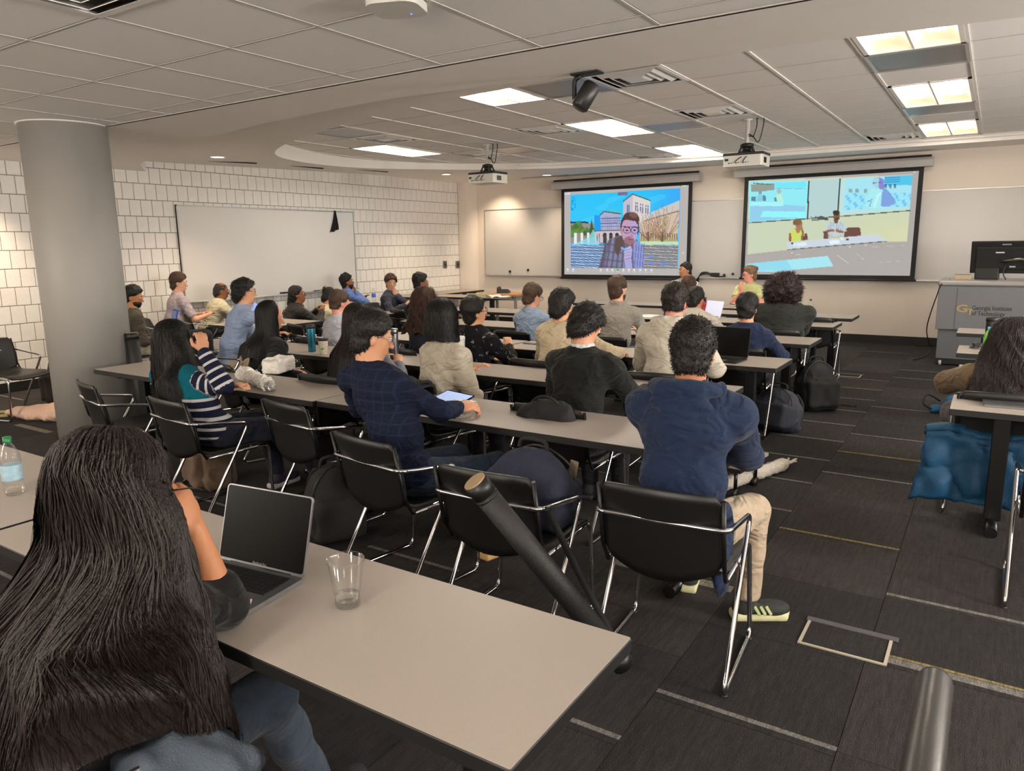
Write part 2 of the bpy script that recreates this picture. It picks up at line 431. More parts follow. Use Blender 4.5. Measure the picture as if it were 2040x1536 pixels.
# soffits as smooth surfaces
E1 = smooth_path([(XR, 4.5), (1.5, 4.34), (0, 4.26), (-1, 4.14), (-2, 4.09), (-3, 4.0), (-3.6, 3.96), (-4.8, 4.08), (-6.2, 4.34), (-7.3, 4.64), (-8.4, 5.1), (XL, 5.62)], 5)
E2 = smooth_path([(XR, 4.85), (1.5, 4.7), (0, 4.6), (-2, 4.52), (-3.5, 4.62), (-4.6, 4.87), (-5.5, 5.2), (-6.72, 5.74), (-7.6, 6.4), (-8.1, 7.3), (-8.3, 8.3), (-8.1, 9.2), (-7.5, 10.1), (-6.3, 10.9), (-5, 11.25), (-3.2, 11.5), (-1.2, 11.62), (1.5, 11.7), (XR, 11.75)], 6)
b = MB()
def strip(P, Q, za, zb, mi=0, smooth=False):
    n = len(P); vs = [(x, y, za(y) if callable(za) else za) for x, y in P]+[(x, y, zb(y) if callable(zb) else zb) for x, y in Q]
    b.add(vs, [(i, i+1, n+i+1, n+i) for i in range(n-1)], mi, smooth)
strip([(x, 3.452) for x, y in E1], E1, ZN-.006, ZN-.006)                          # low flat soffit
strip(E1, E1, ZN-.006, 2.9, smooth=True)                                         # its curved front edge
strip(E2, E2, zmid, ZT+.01, smooth=True)                                         # upstand of the tray
# mid soffit: ring between low soffit / walls and the tray
h = len(E2)
def outer(x, y, i):
    t = i/(h-1)
    if i == 0: return (XR, 4.3)
    return None
k0 = next(i for i, p in enumerate(E2) if p[0] < -7.9); k1 = next(i for i, p in enumerate(E2) if p[1] > 9.6)
e1x = np.array([p[0] for p in E1][::-1]); e1y = np.array([p[1] for p in E1][::-1])
OUT = []
for i, (x, y) in enumerate(E2):
    if i <= k0:
        xx = XR+(XL-XR)*((XR-x)/(XR+7.9))**1.0 if x < -4 else x
        xx = x if x > -4 else -4+(x+4)*(5.17/3.9)
        xx = max(xx, XL); OUT.append((xx, float(np.interp(xx, e1x, e1y))-.02))
    elif i < k1:
        t = (i-k0)/(k1-k0); OUT.append((XL, 5.6+t*(YF-5.6)))
    else:
        t = (i-k1)/(h-1-k1); OUT.append((XL+t*(XR-XL), YF))
strip(E2, OUT, zmid, zmid)
sof = b.build('soffit', m_gyp, ceil)
# stepped trim along the front
t_ = MB(); E3 = [(x, y-.035) for x, y in E2 if y > 10.6]
t_.tube([(x, y, ZT-.03) for x, y in E3], .022, 6, cap=False); t_.build('soffit_moulding', m_gyp, ceil)
# raised tray with tiles on its grid
GX = [-.29-.656*k for k in range(0, 13)]+[-.29+.656*k for k in range(1, 8)]; GX = sorted(GX)
GY = [6.222+.656*k for k in range(-3, 9)]
def in_tray(x, y):
    P = E2; inside = False; n = len(P)
    for i in range(n):
        x1, y1 = P[i]; x2, y2 = P[(i+1) % n]
        if (y1 > y) != (y2 > y) and x < (x2-x1)*(y-y1)/(y2-y1)+x1: inside = not inside
    return inside
g_ = MB()
for x in GX: g_.box((x-.0115, 4.2, ZT-.003), (x+.0115, 12.0, ZT+.012))
for y in GY: g_.box((-8.6, y-.009, ZT+.0025), (XR, y+.009, ZT+.012), 2); g_.box((-8.6, y+.0115, ZT+.004), (XR, y+.016, ZT+.02), 1)
g_.build('tray_grid', [m_grid, m_gap, mat('low_grid', (206, 201, 195), .6)], ceil)
MB().box((XL, 4.2, ZT+.11), (XR, 12.1, ZT+.13)).build('ceiling_void', m_gap, ceil)
SPECIAL = {}
def cell(x, y): return (round((x+.29)/.656-.5), round((y-6.222)/.656-.5))
def special(x, y, kind): SPECIAL[cell(x, y)] = kind
LIGHTS_L = [(-3.57, 5.566), (-3.57, 8.19), (-3.57, 10.81), (-6.85, 8.19)]
LIGHTS_R = [(-.29, 5.566), (-.29, 8.19), (-.29, 10.81)]
# (cells named by their centre)
LC = [(-3.898, 4.91, 'left one in the row nearest the low soffit'), (-3.898, 7.534, ''), (-3.898, 10.158, ''), (-7.178, 7.534, '')]
RC = [(-.618, 4.91), (-.618, 7.534), (-.618, 10.158)]
XC = [(3.318, 4.91), (3.318, 7.534), (3.318, 10.158)]
for x, y, *_ in LC+RC+XC: special(x, y+.3, 'light'); special(x, y+.9, 'light')
VENTS = [(-2.586, 5.894), (-2.586, 7.862), (-4.554, 7.862), (-6.522, 7.206), (-6.522, 9.174), (-4.554, 11.142), (-1.274, 11.142)]
GRILLES = [(-6.522, 6.55), (-3.242, 5.894), (-3.242, 8.518), (-5.866, 9.174), (-.618, 6.55), (-.618, 9.174)]
for x, y in VENTS: special(x, y, 'vent')
for x, y in GRILLES: special(x, y, 'grille')
for i in range(-14, 8):
    for j in range(-4, 9):
        x0, y0 = -.29+.656*i, 6.222+.656*j
        cx, cy = x0+.328, y0+.328
        if (i, j) in SPECIAL: continue
        if not any(in_tray(cx+a, cy+c_) for a in (-.4, 0, .4) for c_ in (-.4, 0, .4)): continue
        MB().box((x0+.0125, y0+.0125, ZT+.004), (x0+.6435, y0+.6435, ZT+.02)).build('ceiling_tile', m_ceil, ceil)
# slots in the soffit
for (xa, ya, xb, yb) in [(-8.84, 5.85, -8.5, 6.8), (-8.62, 7.1, -8.62, 8.1), (-8.62, 8.4, -8.5, 9.4), (-7.6, 12.1, -6.6, 12.1)]:
    d = Vector((xb-xa, yb-ya, 0)); n_ = Vector((-d.y, d.x, 0)).normalized()*.02
    z = zmid((ya+yb)/2)
    vs = [Vector((xa, ya, z-.004))-n_, Vector((xb, yb, z-.002))-n_, Vector((xb, yb, z-.002))+n_, Vector((xa, ya, z-.004))+n_]
    s_ = MB().add(vs, [(0, 1, 2, 3)]).build('slot_diffuser', m_slot); solid(s_, .012, 1); s_.parent = ceil

# ------------------------------------------------------------------ ceiling fittings
def light_mat(name, col, s_): return mat(name, col, .5, emit=s_, var=.01)
m_tube = light_mat('lamp_glow', (255, 247, 234), TROFFER*.5)
m_diff = light_mat('lamp_reflector', (255, 240, 204), .85)
m_diffr = light_mat('lamp_reflector_right', (246, 226, 190), .72)
m_tuber = light_mat('lamp_glow_right', (255, 248, 238), TROFFER*.26)
def troffer(x, y, label, group, right=False):
    t = empty('ceiling_light', (x, y+.656, ZT), 0, label, 'ceiling light', group)
    W2, H2 = .315, .643
    fr = MB()
    for (a, b_) in (((-W2, -H2), (W2, -H2+.03)), ((-W2, H2-.03), (W2, H2)), ((-W2, -H2), (-W2+.03, H2)), ((W2-.03, -H2), (W2, H2))): fr.box((a[0], a[1], -.006), (b_[0], b_[1], .02))
    fr.box((-.008, -H2, -.004), (.008, H2, .02)); fr.build('frame', m_grid, t)
    for s_ in (-1, 1):
        def basin(u, v, s_=s_):
            x_ = .01+u*(W2-.04); e = min(1, min(u, 1-u)*3.2, min(v, 1-v)*5)
            return (s_*x_, -H2+.03+v*(2*H2-.06), .008+.05*math.sin(e*math.pi/2))
        MB().grid(basin, 9, 13).build('reflector', m_diffr if right else m_diff, t)
        y0 = .35 if right else .52
        MB().box((s_*.155-.055, -y0, .03), (s_*.155+.055, y0, .045), 0, .006).build('lamp', m_tuber if right else m_tube, t)
    return t
labs = ['lit two-tube ceiling light nearest the low soffit, left of the dark camera', 'lit two-tube ceiling light in the middle of the tray, above left projector', 'lit two-tube ceiling light at far end, left of the right projector', 'lit two-tube ceiling light farthest left, near the curved edge of tray']
for (x, y, *_), l in zip(LC, labs): troffer(x, y, l, 'troffers on the left of the tray')
for (x, y), l in zip(RC, ['lit ceiling light with two bright lenses in right column, cut by the low soffit', 'lit ceiling light with two bright lenses, middle one of right column', 'lit ceiling light with two bright lenses, far end of right column']): troffer(x, y, l, 'troffers in the right column', True)
for (x, y) in XC: lamp('tray_lamp', 'AREA', (x, y+.65, ZT-.03), 24, (1, .92, .82), size=.8)      # lights of the tray beyond the frame
m_vent = mat('vent_metal', (236, 234, 231), .3, .15, var=.06, scale=8)
m_vdark = mat('vent_throat', (120, 116, 112), .8)
def vent(x, y, z, label, group='square ceiling diffusers'):
    t = empty('ceiling_vent', (x, y, z), 0, label, 'air vent', group)
    for a, (ra, za, rb, zb) in enumerate(((.322, -.004, .285, -.004), (.284, .03, .215, -.014), (.222, .03, .15, -.014), (.157, .03, .085, -.014))):
        b = MB(); sq = ((-1, -1), (1, -1), (1, 1), (-1, 1))
        b.add([(sx*ra, sy*ra, za) for sx, sy in sq]+[(sx*rb, sy*rb, zb) for sx, sy in sq], [(i, (i+1) % 4, 4+(i+1) % 4, 4+i) for i in range(4)])
        o = b.build('frame' if a == 0 else 'louvre_ring', m_vent, t); solid(o, .003)
    b = MB().box((-.08, -.08, -.016), (.08, .08, -.008), 0, .003); b.build('centre_plate', m_vent, t)
    MB().box((-.3, -.3, .035), (.3, .3, .045)).build('throat', m_vdark, t)
    return t
vl = ['shiny square air vent right beside the ceiling camera', 'shiny square air vent in front of the right projector pole', 'shiny square air vent left of the middle ceiling light', 'shiny square air vent beside the leftmost grey panel', 'shiny square air vent above the left projector', 'shiny square air vent beside far left ceiling light, lit blue', 'shiny square air vent left of the right column of lights, lit blue']
for (x, y), l in zip(VENTS, vl): vent(x, y, ZT, l)
vent(-3.0, 1.58, ZN, 'square air vent in low ceiling at top left corner')
m_grille = mat('perforated_grille', (150, 150, 154), .35, .85, var=.3, scale=220)
gl = ['grey perforated return panel farthest left in the tray', 'grey perforated return panel left of the ceiling camera', 'grey perforated return panel right of the middle ceiling light', 'grey perforated return panel above the left projector', 'grey perforated return panel behind the first right hand light', 'grey perforated return panel before the far right hand light']
for (x, y), l in zip(GRILLES, gl):
    t = empty('return_grille', (x, y, ZT), 0, l, 'grille', 'perforated return panels')
    MB().box((-.31, -.31, .002), (.31, .31, .012)).build('panel', m_grille, t)
    f = MB()
    for a in (-1, 1): f.box((a*.316-.012, -.328, -.006), (a*.316+.012, .328, .014)); f.box((-.304, a*.316-.012, -.006), (.304, a*.316+.012, .014))
    f.build('frame', m_alu, t)
m_dl = light_mat('downlight_glow', (255, 240, 220), 6)
for p, l in zip(DOWN, ['round recessed downlight on the edge of low soffit, left', 'round recessed downlight nearest the left block wall', 'round recessed downlight far left, before the curved tray edge', 'round recessed downlight behind the left projector']):
    t = empty('downlight', p, 0, l, 'downlight', 'recessed downlights')
    MB().lathe([(.105, 0), (.105, -.006), (.085, -.008), (.08, .004)], (0, 0, 0), 24).build('trim_ring', m_grid, t)
    MB().lathe([(.08, -.002), (.0001, .0)], (0, 0, 0), 24).build('lens', m_dl, t)
# wifi box by the top edge
p = at(790, 2, Z=ZN)
t = empty('wireless_access_point', (p[0], p[1], ZN-.001), R(20), 'white rounded wireless box with a blue light on the low ceiling', 'wireless box')
MB().prism(rrect(.22, .22, .06, 6), -.035, 0).build('case', m_cream, t)
MB().lathe([(.004, -.037), (.004, -.033)], (.04, .06, 0), 8).build('status_light', light_mat('blue_led', (60, 90, 255), 4), t)
# ------------------------------------------------------------------ projected pictures
def screen_mat():
    m = bpy.data.materials.new('projected_picture'); m.use_nodes = True; nt = m.node_tree; nt.nodes.clear()
    o = nt.nodes.new('ShaderNodeOutputMaterial'); e = nt.nodes.new('ShaderNodeEmission'); a = nt.nodes.new('ShaderNodeVertexColor'); a.layer_name = 'Col'
    nt.links.new(a.outputs[0], e.inputs[0]); e.inputs[1].default_value = .84
    nt.links.new(e.outputs[0], o.inputs[0]); return m
m_proj = screen_mat()
class Canvas:
    """flat print colours sampled at points (X, Y)"""
    def __init__(s, X, Y, bg): s.X, s.Y = X, Y; s.C = np.zeros(X.shape+(3,)); s.C[...] = bg
    def put(s, m, c, a=1.0):
        c = np.asarray(c, float); m = m*a if m.dtype != bool else np.where(m, a, 0.0)
        s.C += (c-s.C)*m[..., None]
    def poly(s, P, c, a=1.0):
        ins = np.zeros(s.X.shape, bool); n = len(P)
        for i in range(n):
            x1, y1 = P[i]; x2, y2 = P[(i+1) % n]
            if y1 == y2: continue
            ins ^= ((y1 > s.Y) != (y2 > s.Y)) & (s.X < (x2-x1)*(s.Y-y1)/(y2-y1)+x1)
        s.put(ins, c, a); return ins
    def rect(s, x0, y0, x1, y1, c, a=1.0): s.put((s.X >= x0) & (s.X <= x1) & (s.Y >= y0) & (s.Y <= y1), c, a)
    def ell(s, cx, cy, rx, ry, c, a=1.0, rot=0, ring=None):
        dx, dy = s.X-cx, s.Y-cy; q = R(rot); u = (dx*math.cos(q)+dy*math.sin(q))/rx; v = (-dx*math.sin(q)+dy*math.cos(q))/ry
        d = u*u+v*v; m = d <= 1
        if ring: m &= d >= (1-ring)**2
        s.put(m, c, a); return m
    def line(s, P, w, c, a=1.0):
        for (x1, y1), (x2, y2) in zip(P[:-1], P[1:]):
            dx, dy = x2-x1, y2-y1; L = dx*dx+dy*dy+1e-9
            t = np.clip(((s.X-x1)*dx+(s.Y-y1)*dy)/L, 0, 1)
            s.put((s.X-x1-t*dx)**2+(s.Y-y1-t*dy)**2 <= (w/2)**2, c, a)
def nz(X, Y, f, seed=0):
    a = 0
    for i in range(4):
        q = 12.9*i+seed*3.7; a = a+np.sin(X*f*(1+.73*i)*math.cos(q)+Y*f*(1+.61*i)*math.sin(q)*1.3+q*5)*(.8**i)
    return a/2.4
def homog(src, dst):
    A = []
    for (x, y), (u, v) in zip(src, dst):
        A.append([x, y, 1, 0, 0, 0, -u*x, -u*y, -u]); A.append([0, 0, 0, x, y, 1, -v*x, -v*y, -v])
    return np.linalg.svd(np.array(A))[2][-1].reshape(3, 3)
def picture(name, x0, x1, z0, z1, y, corners, fn, nu, nv, parent):
    H = homog([(0, 0), (1, 0), (1, 1), (0, 1)], corners)
    U, V = np.meshgrid(np.linspace(0, 1, nu), np.linspace(0, 1, nv))
    w_ = H[2, 0]*U+H[2, 1]*V+H[2, 2]; X = (H[0, 0]*U+H[0, 1]*V+H[0, 2])/w_; Y = (H[1, 0]*U+H[1, 1]*V+H[1, 2])/w_
    C = np.clip(fn(X, Y), 0, 255)
    vs = np.stack([x0+U*(x1-x0), np.full(U.shape, y), z1-V*(z1-z0)], -1).reshape(-1, 3)
    i = np.arange(nu*nv).reshape(nv, nu); F = np.stack([i[:-1, :-1], i[1:, :-1], i[1:, 1:], i[:-1, 1:]], -1).reshape(-1, 4)
    me = bpy.data.meshes.new(name); me.from_pydata(vs.tolist(), [], F.tolist())
    a = me.color_attributes.new('Col', 'FLOAT_COLOR', 'POINT')
    rgba = np.ones((nu*nv, 4), np.float32); rgba[:, :3] = lin(C.reshape(-1, 3)); a.data.foreach_set('color', rgba.ravel())
    me.materials.append(m_proj); return link(name, me, parent)

def pic_call(X, Y):
    c = Canvas(X, Y, (186, 181, 178))
    V = [(230, 308), (1722, 220), (1690, 1288), (236, 1292)]
    base = c.C.copy()
    c.poly(V, (60, 200, 250))
    c.put(np.clip((600-Y)/500, 0, 1)*(X > 0), (38, 190, 246), .7); c.put(np.clip((X-1250)/500, 0, 1)*(Y < 700), (70, 165, 250), .8)
    c.put(nz(X, Y, .012, 1) > .55, (95, 215, 255), .35)
    for k in range(30):
        x, y = 240+rng.random()*60, 340+rng.random()*180; c.ell(x, y, 8, 6, (20, 120, 200), .6)
    # left trees
    c.rect(230, 668, 480, 700, (40, 70, 110)); c.rect(230, 690, 560, 960, (150, 150, 140))
    for k in range(60):
        x = 245+rng.random()*310; c.ell(x, 760+rng.random()*110-40*math.exp(-((x-340)/60)**2)*2, 28, 34, (70+rng.random()*50, 105+rng.random()*45, 60+rng.random()*30))
    c.poly([(490, 820), (520, 630), (552, 820)], (60, 100, 60))
    # glass building
    c.poly([(560, 580), (690, 590), (690, 800), (560, 795)], (40, 160, 240)); c.poly([(635, 575), (690, 530), (915, 565), (912, 775), (650, 785)], (176, 176, 206))
    c.poly([(690, 530), (740, 488), (950, 520), (915, 565)], (80, 196, 215)); c.line([(635, 580), (690, 532), (915, 562)], 14, (70, 80, 120))
    for yy in (625, 660, 695, 735): c.line([(650, yy), (912, yy-8)], 12, (92, 104, 160))
    for xx in range(660, 910, 26): c.line([(xx, 600), (xx, 770)], 4, (130, 134, 180))
    c.poly([(560, 790), (930, 775), (930, 960), (560, 965)], (205, 195, 200)); c.line([(560, 795), (930, 778)], 16, (112, 104, 116))
    for xx in (700, 783, 866): c.ell(xx, 840, 26, 24, (60, 50, 50)); c.rect(xx-26, 840, xx+26, 960, (80, 70, 72))
    for xx in (590, 620): c.rect(xx, 830, xx+10, 950, (120, 110, 120))
    # tower
    c.poly([(955, 395), (1080, 300), (1080, 700), (950, 700)], (196, 192, 205)); c.poly([(1080, 300), (1315, 380), (1310, 760), (1080, 700)], (222, 214, 208))
    c.line([(948, 398), (1078, 298), (1320, 384)], 14, (80, 88, 110))
    for xx in (1000, 1020): c.rect(xx, 440, xx+12, 545, (90, 110, 160))
    for xx, yy in ((1112, 405), (1138, 410), (1180, 425), (1206, 432), (1250, 440), (1276, 446)): c.rect(xx, yy, xx+14, yy+24, (90, 110, 160)); c.rect(xx, yy+38, xx+14, yy+120, (90, 110, 160))
    # right long building with bare trees
    c.poly([(1180, 690), (1330, 600), (1705, 480), (1690, 960), (1180, 960)], (214, 190, 172)); c.poly([(1330, 540), (1708, 380), (1705, 490), (1330, 620)], (208, 200, 196))
    c.line([(1250, 650), (1700, 520)], 12, (120, 110, 110))
    for k in range(16): x = 1190+k*32; c.rect(x, 820, x+16, 920, (140, 100, 90))
    c.rect(1160, 880, 1690, 940, (170, 176, 110), .6)
    for (tx, ty, n_, sp) in ((1480, 930, 46, 250), (1290, 920, 30, 160)):
        for k in range(n_):
            a = -math.pi/2+(rng.random()-.5)*2.4; r_ = 200+rng.random()*sp; x2, y2 = tx+math.cos(a)*r_*.8, ty-80+math.sin(a)*r_
            c.line([(tx, ty), (tx+(x2-tx)*.35, ty-70), (x2, y2)], 5, (120+rng.random()*60, 96+rng.random()*50, 76+rng.random()*30), .75)
        c.line([(tx, ty), (tx, ty-110)], 22, (110, 90, 84))
    c.rect(1180, 930, 1692, 972, (200, 226, 190))
    # fountain jets
    for x, y0, y1, w_ in ((298, 820, 990, 40), (388, 820, 970, 38), (475, 815, 960, 30)): c.rect(x-w_/2, y0, x+w_/2, y1, (238, 236, 240))
    c.poly([(240, 990), (480, 880), (545, 770), (620, 985)], (150, 225, 246), .75)
    # pool
    pool = c.poly([(232, 980), (1692, 975), (1690, 1290), (236, 1292)], (120, 150, 190))
    wv = nz(X*.6, Y*2.2, .055, 3); lf = np.clip((1000-X)/700, 0, 1)
    c.put(pool & (wv > .15), (150, 176, 214), .9); c.put(pool & (wv > .6), (214, 232, 252), .9); c.put(pool & (wv < -.35), (66, 78, 108), .8)
    c.put((pool & (X > 1150)), (150, 132, 112), .55); c.put(pool & (X > 1150) & (wv > .5), (230, 215, 195), .6)
    for x, y, r_ in ((1320, 1130, 36), (1325, 1215, 40), (1500, 1225, 60)): c.ell(x, y, r_, 14, (110, 150, 240))
    # the man on the call
    c.poly([(610, 1290), (700, 1000), (760, 900), (900, 850), (1130, 900), (1210, 1000), (1245, 1180), (1215, 1290)], (112, 106, 128))
    mk = c.poly([(700, 1290), (730, 1080), (800, 880), (930, 900), (1000, 1290)], (132, 134, 164))
    for k in range(6):
        c.line([(650+k*70, 1290), (720+k*62, 900)], 26, (86, 76, 92), .55)
    for yy in (960, 1060, 1170, 1260): c.line([(640, yy), (930, yy+30)], 24, (92, 84, 104), .5)
    c.poly([(1090, 960), (1140, 920), (1225, 1010), (1246, 1180), (1215, 1290), (1090, 1290)], (148, 156, 214))
    for k in range(4): c.line([(1100+k*36, 1290), (1130+k*36, 960)], 12, (96, 100, 150), .7)
    c.poly([(840, 900), (930, 850), (960, 960), (880, 1130), (830, 1060)], (100, 82, 80))
    c.ell(1040, 740, 128, 200, (84, 60, 60)); c.ell(1060, 620, 112, 78, (92, 66, 64), 1, 12); c.ell(1090, 575, 60, 40, (128, 98, 92), .8, 20)
    c.poly([(930, 720), (948, 660), (985, 640), (1120, 660), (1150, 720), (1145, 840), (1105, 940), (1040, 985), (975, 950), (935, 860)], (196, 160, 190))
    c.poly([(1060, 650), (1150, 700), (1145, 850), (1110, 940), (1060, 900)], (180, 168, 232), .6)
    c.ell(1030, 925, 72, 62, (140, 96, 100), .7); c.ell(1050, 905, 30, 9, (150, 80, 100)); c.ell(1066, 860, 16, 34, (176, 140, 170))
    for ex in (1000, 1104): c.ell(ex, 782, 52, 44, (60, 50, 70), 1, 8, .16); c.ell(ex, 782, 18, 12, (70, 50, 60)); c.line([(ex-44, 735), (ex+40, 742)], 14, (80, 56, 56))
    c.line([(1048, 776), (1060, 778)], 8, (60, 50, 70)); c.ell(928, 790, 16, 44, (180, 140, 160))
    # hand at the chin
    c.poly([(985, 1290), (960, 1150), (985, 1030), (1040, 985), (1075, 1040), (1060, 1150), (1075, 1290)], (176, 170, 220))
    for k in range(4): c.line([(965+k*4, 1040+k*36), (1050, 1010+k*40)], 26, (192, 180, 226)); c.line([(965+k*4, 1058+k*36), (1048, 1030+k*40)], 5, (120, 104, 150))
    c.line([(930, 1020), (1000, 1050)], 26, (130, 180, 226))
    # outside the video area: grey player window
    ins = np.zeros(X.shape, bool); n = 4
    for i in range(n):
        (x1, y1), (x2, y2) = V[i], V[(i+1) % n]
        if y1 != y2: ins ^= ((y1 > Y) != (y2 > Y)) & (X < (x2-x1)*(Y-y1)/(y2-y1)+x1)
    c.C = np.where(ins[..., None], c.C, base)
    c.poly([(876, 272), (1012, 266), (1012, 310), (876, 318)], (110, 118, 160)); c.line([(160, 298), (225, 292)], 16, (220, 226, 240))
    c.ell(1722, 190, 9, 9, (60, 200, 90)); c.line([(1752, 186), (1795, 182)], 12, (226, 226, 230)); c.ell(1757, 1084, 9, 9, (240, 240, 240))
    for i, x in enumerate((194, 268, 645, 735, 803, 876, 952, 1027, 1100, 1180, 1257, 1333)):
        col = (50, 190, 90) if i == 5 else (232, 232, 236)
        c.ell(x, 1312, 15, 13, col); c.line([(x-20, 1338), (x+20, 1338)], 7, (215, 215, 220))
    return c.C
def pic_room(X, Y):
    c = Canvas(X, Y, (178, 172, 168)); base = c.C.copy()
    V = [(90, 250), (1845, 175), (1775, 895), (1560, 900), (510, 990), (82, 1040)]
    c.poly(V, (204, 214, 186)); c.put(np.clip((X-900)/900, 0, 1)*np.clip((Y-500)/300, 0, 1), (226, 222, 170), .6)
    c.C = np.where(c.poly(V, (0, 0, 0), 0)[..., None], c.C, base)
    # board behind, left inner screen, right inner screen
    c.poly([(735, 245), (1065, 228), (1035, 640), (728, 655)], (184, 212, 212))
    L = [(95, 258), (730, 246), (705, 650), (95, 700)]; c.poly(L, (150, 236, 246)); c.poly([(110, 480), (700, 520), (695, 640), (100, 690)], (150, 208, 236))
    c.poly([(112, 290), (370, 272), (362, 350), (118, 372)], (150, 160, 150)); c.line([(140, 275), (330, 290)], 10, (100, 110, 110))
    c.poly([(375, 270), (700, 255), (700, 320), (372, 322)], (120, 232, 250)); c.line([(372, 330), (700, 332)], 6, (110, 180, 205))
    c.poly([(110, 480), (460, 475), (460, 522), (108, 520)], (170, 244, 250)); c.poly([(245, 575), (700, 578), (696, 645), (215, 640)], (150, 246, 250))
    c.ell(415, 360, 24, 26, (176, 190, 180)); c.poly([(370, 470), (392, 395), (440, 395), (460, 470)], (190, 240, 214)); c.ell(214, 378, 18, 20, (130, 160, 175)); c.poly([(170, 470), (190, 405), (250, 400), (275, 470)], (140, 206, 226))
    c.poly([(120, 425), (170, 420), (165, 470), (120, 470)], (96, 140, 165)); c.poly([(240, 405), (272, 405), (275, 470), (245, 470)], (96, 140, 165)); c.poly([(362, 430), (390, 430), (390, 470), (365, 470)], (100, 140, 160))
    Rr = [(1075, 226), (1845, 178), (1805, 555), (1055, 612)]; c.poly(Rr, (190, 226, 226)); Q = [(1130, 222), (1842, 180), (1812, 515), (1108, 560)]
    q = c.poly(Q, (160, 232, 248)); wv = nz(X*.7, Y*1.8, .07, 5); up_ = q & (Y < 385-(X-1110)*.02)
    c.put(up_ & (nz(X, Y, .09, 2) > .2), (190, 222, 232), .9); c.put(q & ~up_ & (wv > .3), (110, 190, 240), .8); c.put(q & (X > 1540) & (Y < 290), (70, 190, 235), .8)
    for yy in (210, 232, 254): c.line([(1545, yy+6), (1700, yy-6)], 7, (60, 130, 190))
    for xx in (1550, 1600, 1650): c.ell(xx, 292, 15, 14, (70, 100, 120)); c.rect(xx-14, 292, xx+14, 322, (100, 150, 170))
    for xx in (1160, 1230, 1320): c.rect(xx, 330, xx+34, 372, (140, 176, 168))
    c.poly([(1340, 540), (1340, 420), (1400, 330), (1480, 330), (1660, 480), (1560, 540)], (172, 236, 244)); c.poly([(1500, 520), (1520, 330), (1560, 330), (1650, 440), (1660, 480), (1590, 520)], (120, 150, 220), .8)
    c.ell(1470, 260, 62, 60, (170, 214, 226)); c.poly([(1480, 205), (1535, 230), (1530, 340), (1480, 330)], (140, 140, 214)); c.line([(1420, 270), (1450, 264)], 10, (60, 110, 140)); c.line([(1475, 262), (1500, 260)], 9, (60, 80, 140))
    c.line([(1430, 520), (1470, 400), (1500, 380)], 24, (200, 246, 250)); c.line([(1360, 470), (1410, 440)], 8, (90, 150, 190)); c.line([(1380, 520), (1400, 460)], 8, (90, 150, 190))
    for k in range(9): c.ell(1275+k*46, 562-k*3.2, 9, 8, (150, 240, 250))
    c.line([(735, 250), (718, 655)], 15, (60, 70, 72)); c.line([(1068, 228), (1040, 600)], 15, (62, 70, 72)); c.line([(95, 702), (715, 655), (1060, 630), (1812, 562)], 11, (92, 92, 88))
    c.line([(765, 668), (945, 660)], 12, (110, 110, 100)); c.poly([(825, 632), (875, 625), (940, 650), (935, 672), (830, 660)], (92, 92, 84)); c.ell(760, 638, 7, 7, (90, 90, 90)); c.ell(808, 636, 7, 7, (90, 90, 90))
    # chairs and the two speakers
    c.poly([(1115, 770), (1150, 750), (1270, 745), (1286, 760), (1284, 836), (1110, 850)], (116, 82, 74)); c.poly([(890, 790), (940, 785), (945, 870), (888, 872)], (116, 82, 74)); c.poly([(660, 815), (715, 815), (725, 880), (650, 890)], (116, 82, 74))
    c.poly([(900, 780), (945, 690), (1000, 672), (1060, 672), (1110, 700), (1135, 785), (1090, 800), (1085, 850), (950, 865), (935, 800)], (196, 210, 216))
    for k in range(8): c.line([(930+k*24, 850), (955+k*19, 690)], 5, (130, 150, 170), .6)
    c.poly([(960, 850), (1075, 840), (1080, 862), (950, 868)], (200, 196, 130)); c.poly([(1000, 665), (1045, 665), (1040, 705), (1005, 705)], (120, 88, 66)); c.ell(1028, 625, 36, 52, (136, 98, 72)); c.ell(1026, 590, 37, 28, (70, 58, 52)); c.ell(1035, 655, 24, 18, (84, 62, 52), .7)
    c.line([(925, 790), (985, 775)], 26, (150, 106, 80)); c.line([(1090, 795), (1035, 785)], 26, (150, 106, 80)); c.ell(985, 780, 22, 16, (160, 116, 90)); c.ell(1038, 780, 20, 16, (160, 116, 90))
    c.poly([(525, 810), (555, 765), (600, 752), (665, 765), (690, 830), (640, 900), (545, 900)], (206, 222, 112)); c.poly([(585, 755), (660, 760), (632, 805), (605, 812)], (176, 130, 96)); c.ell(628, 715, 38, 50, (170, 124, 96)); c.ell(612, 690, 46, 36, (136, 104, 76)); c.ell(582, 700, 18, 22, (130, 98, 72))
    c.line([(535, 820), (535, 890)], 24, (156, 104, 76)); c.line([(660, 870), (672, 800), (652, 750)], 22, (160, 112, 84)); c.ell(650, 748, 17, 20, (176, 128, 98))
    # desks, floor
    c.poly([(498, 908), (1465, 818), (1558, 888), (512, 985)], (206, 216, 226)); c.line([(512, 988), (1558, 893)], 10, (110, 112, 114)); c.poly([(602, 918), (705, 905), (715, 940), (610, 955)], (226, 238, 246)); c.poly([(948, 888), (1052, 878), (1066, 915), (960, 930)], (232, 244, 250))
    c.rect(1128, 862, 1160, 886, (90, 92, 84)); c.ell(1085, 868, 13, 14, (226, 240, 246)); c.ell(585, 935, 14, 16, (230, 240, 248)); c.rect(545, 912, 568, 928, (80, 76, 76))
    c.poly([(75, 1140), (935, 1052), (995, 1160), (380, 1222), (62, 1226)], (170, 232, 244)); c.poly([(75, 1140), (500, 1096), (560, 1200), (62, 1226)], (140, 214, 240), .6)
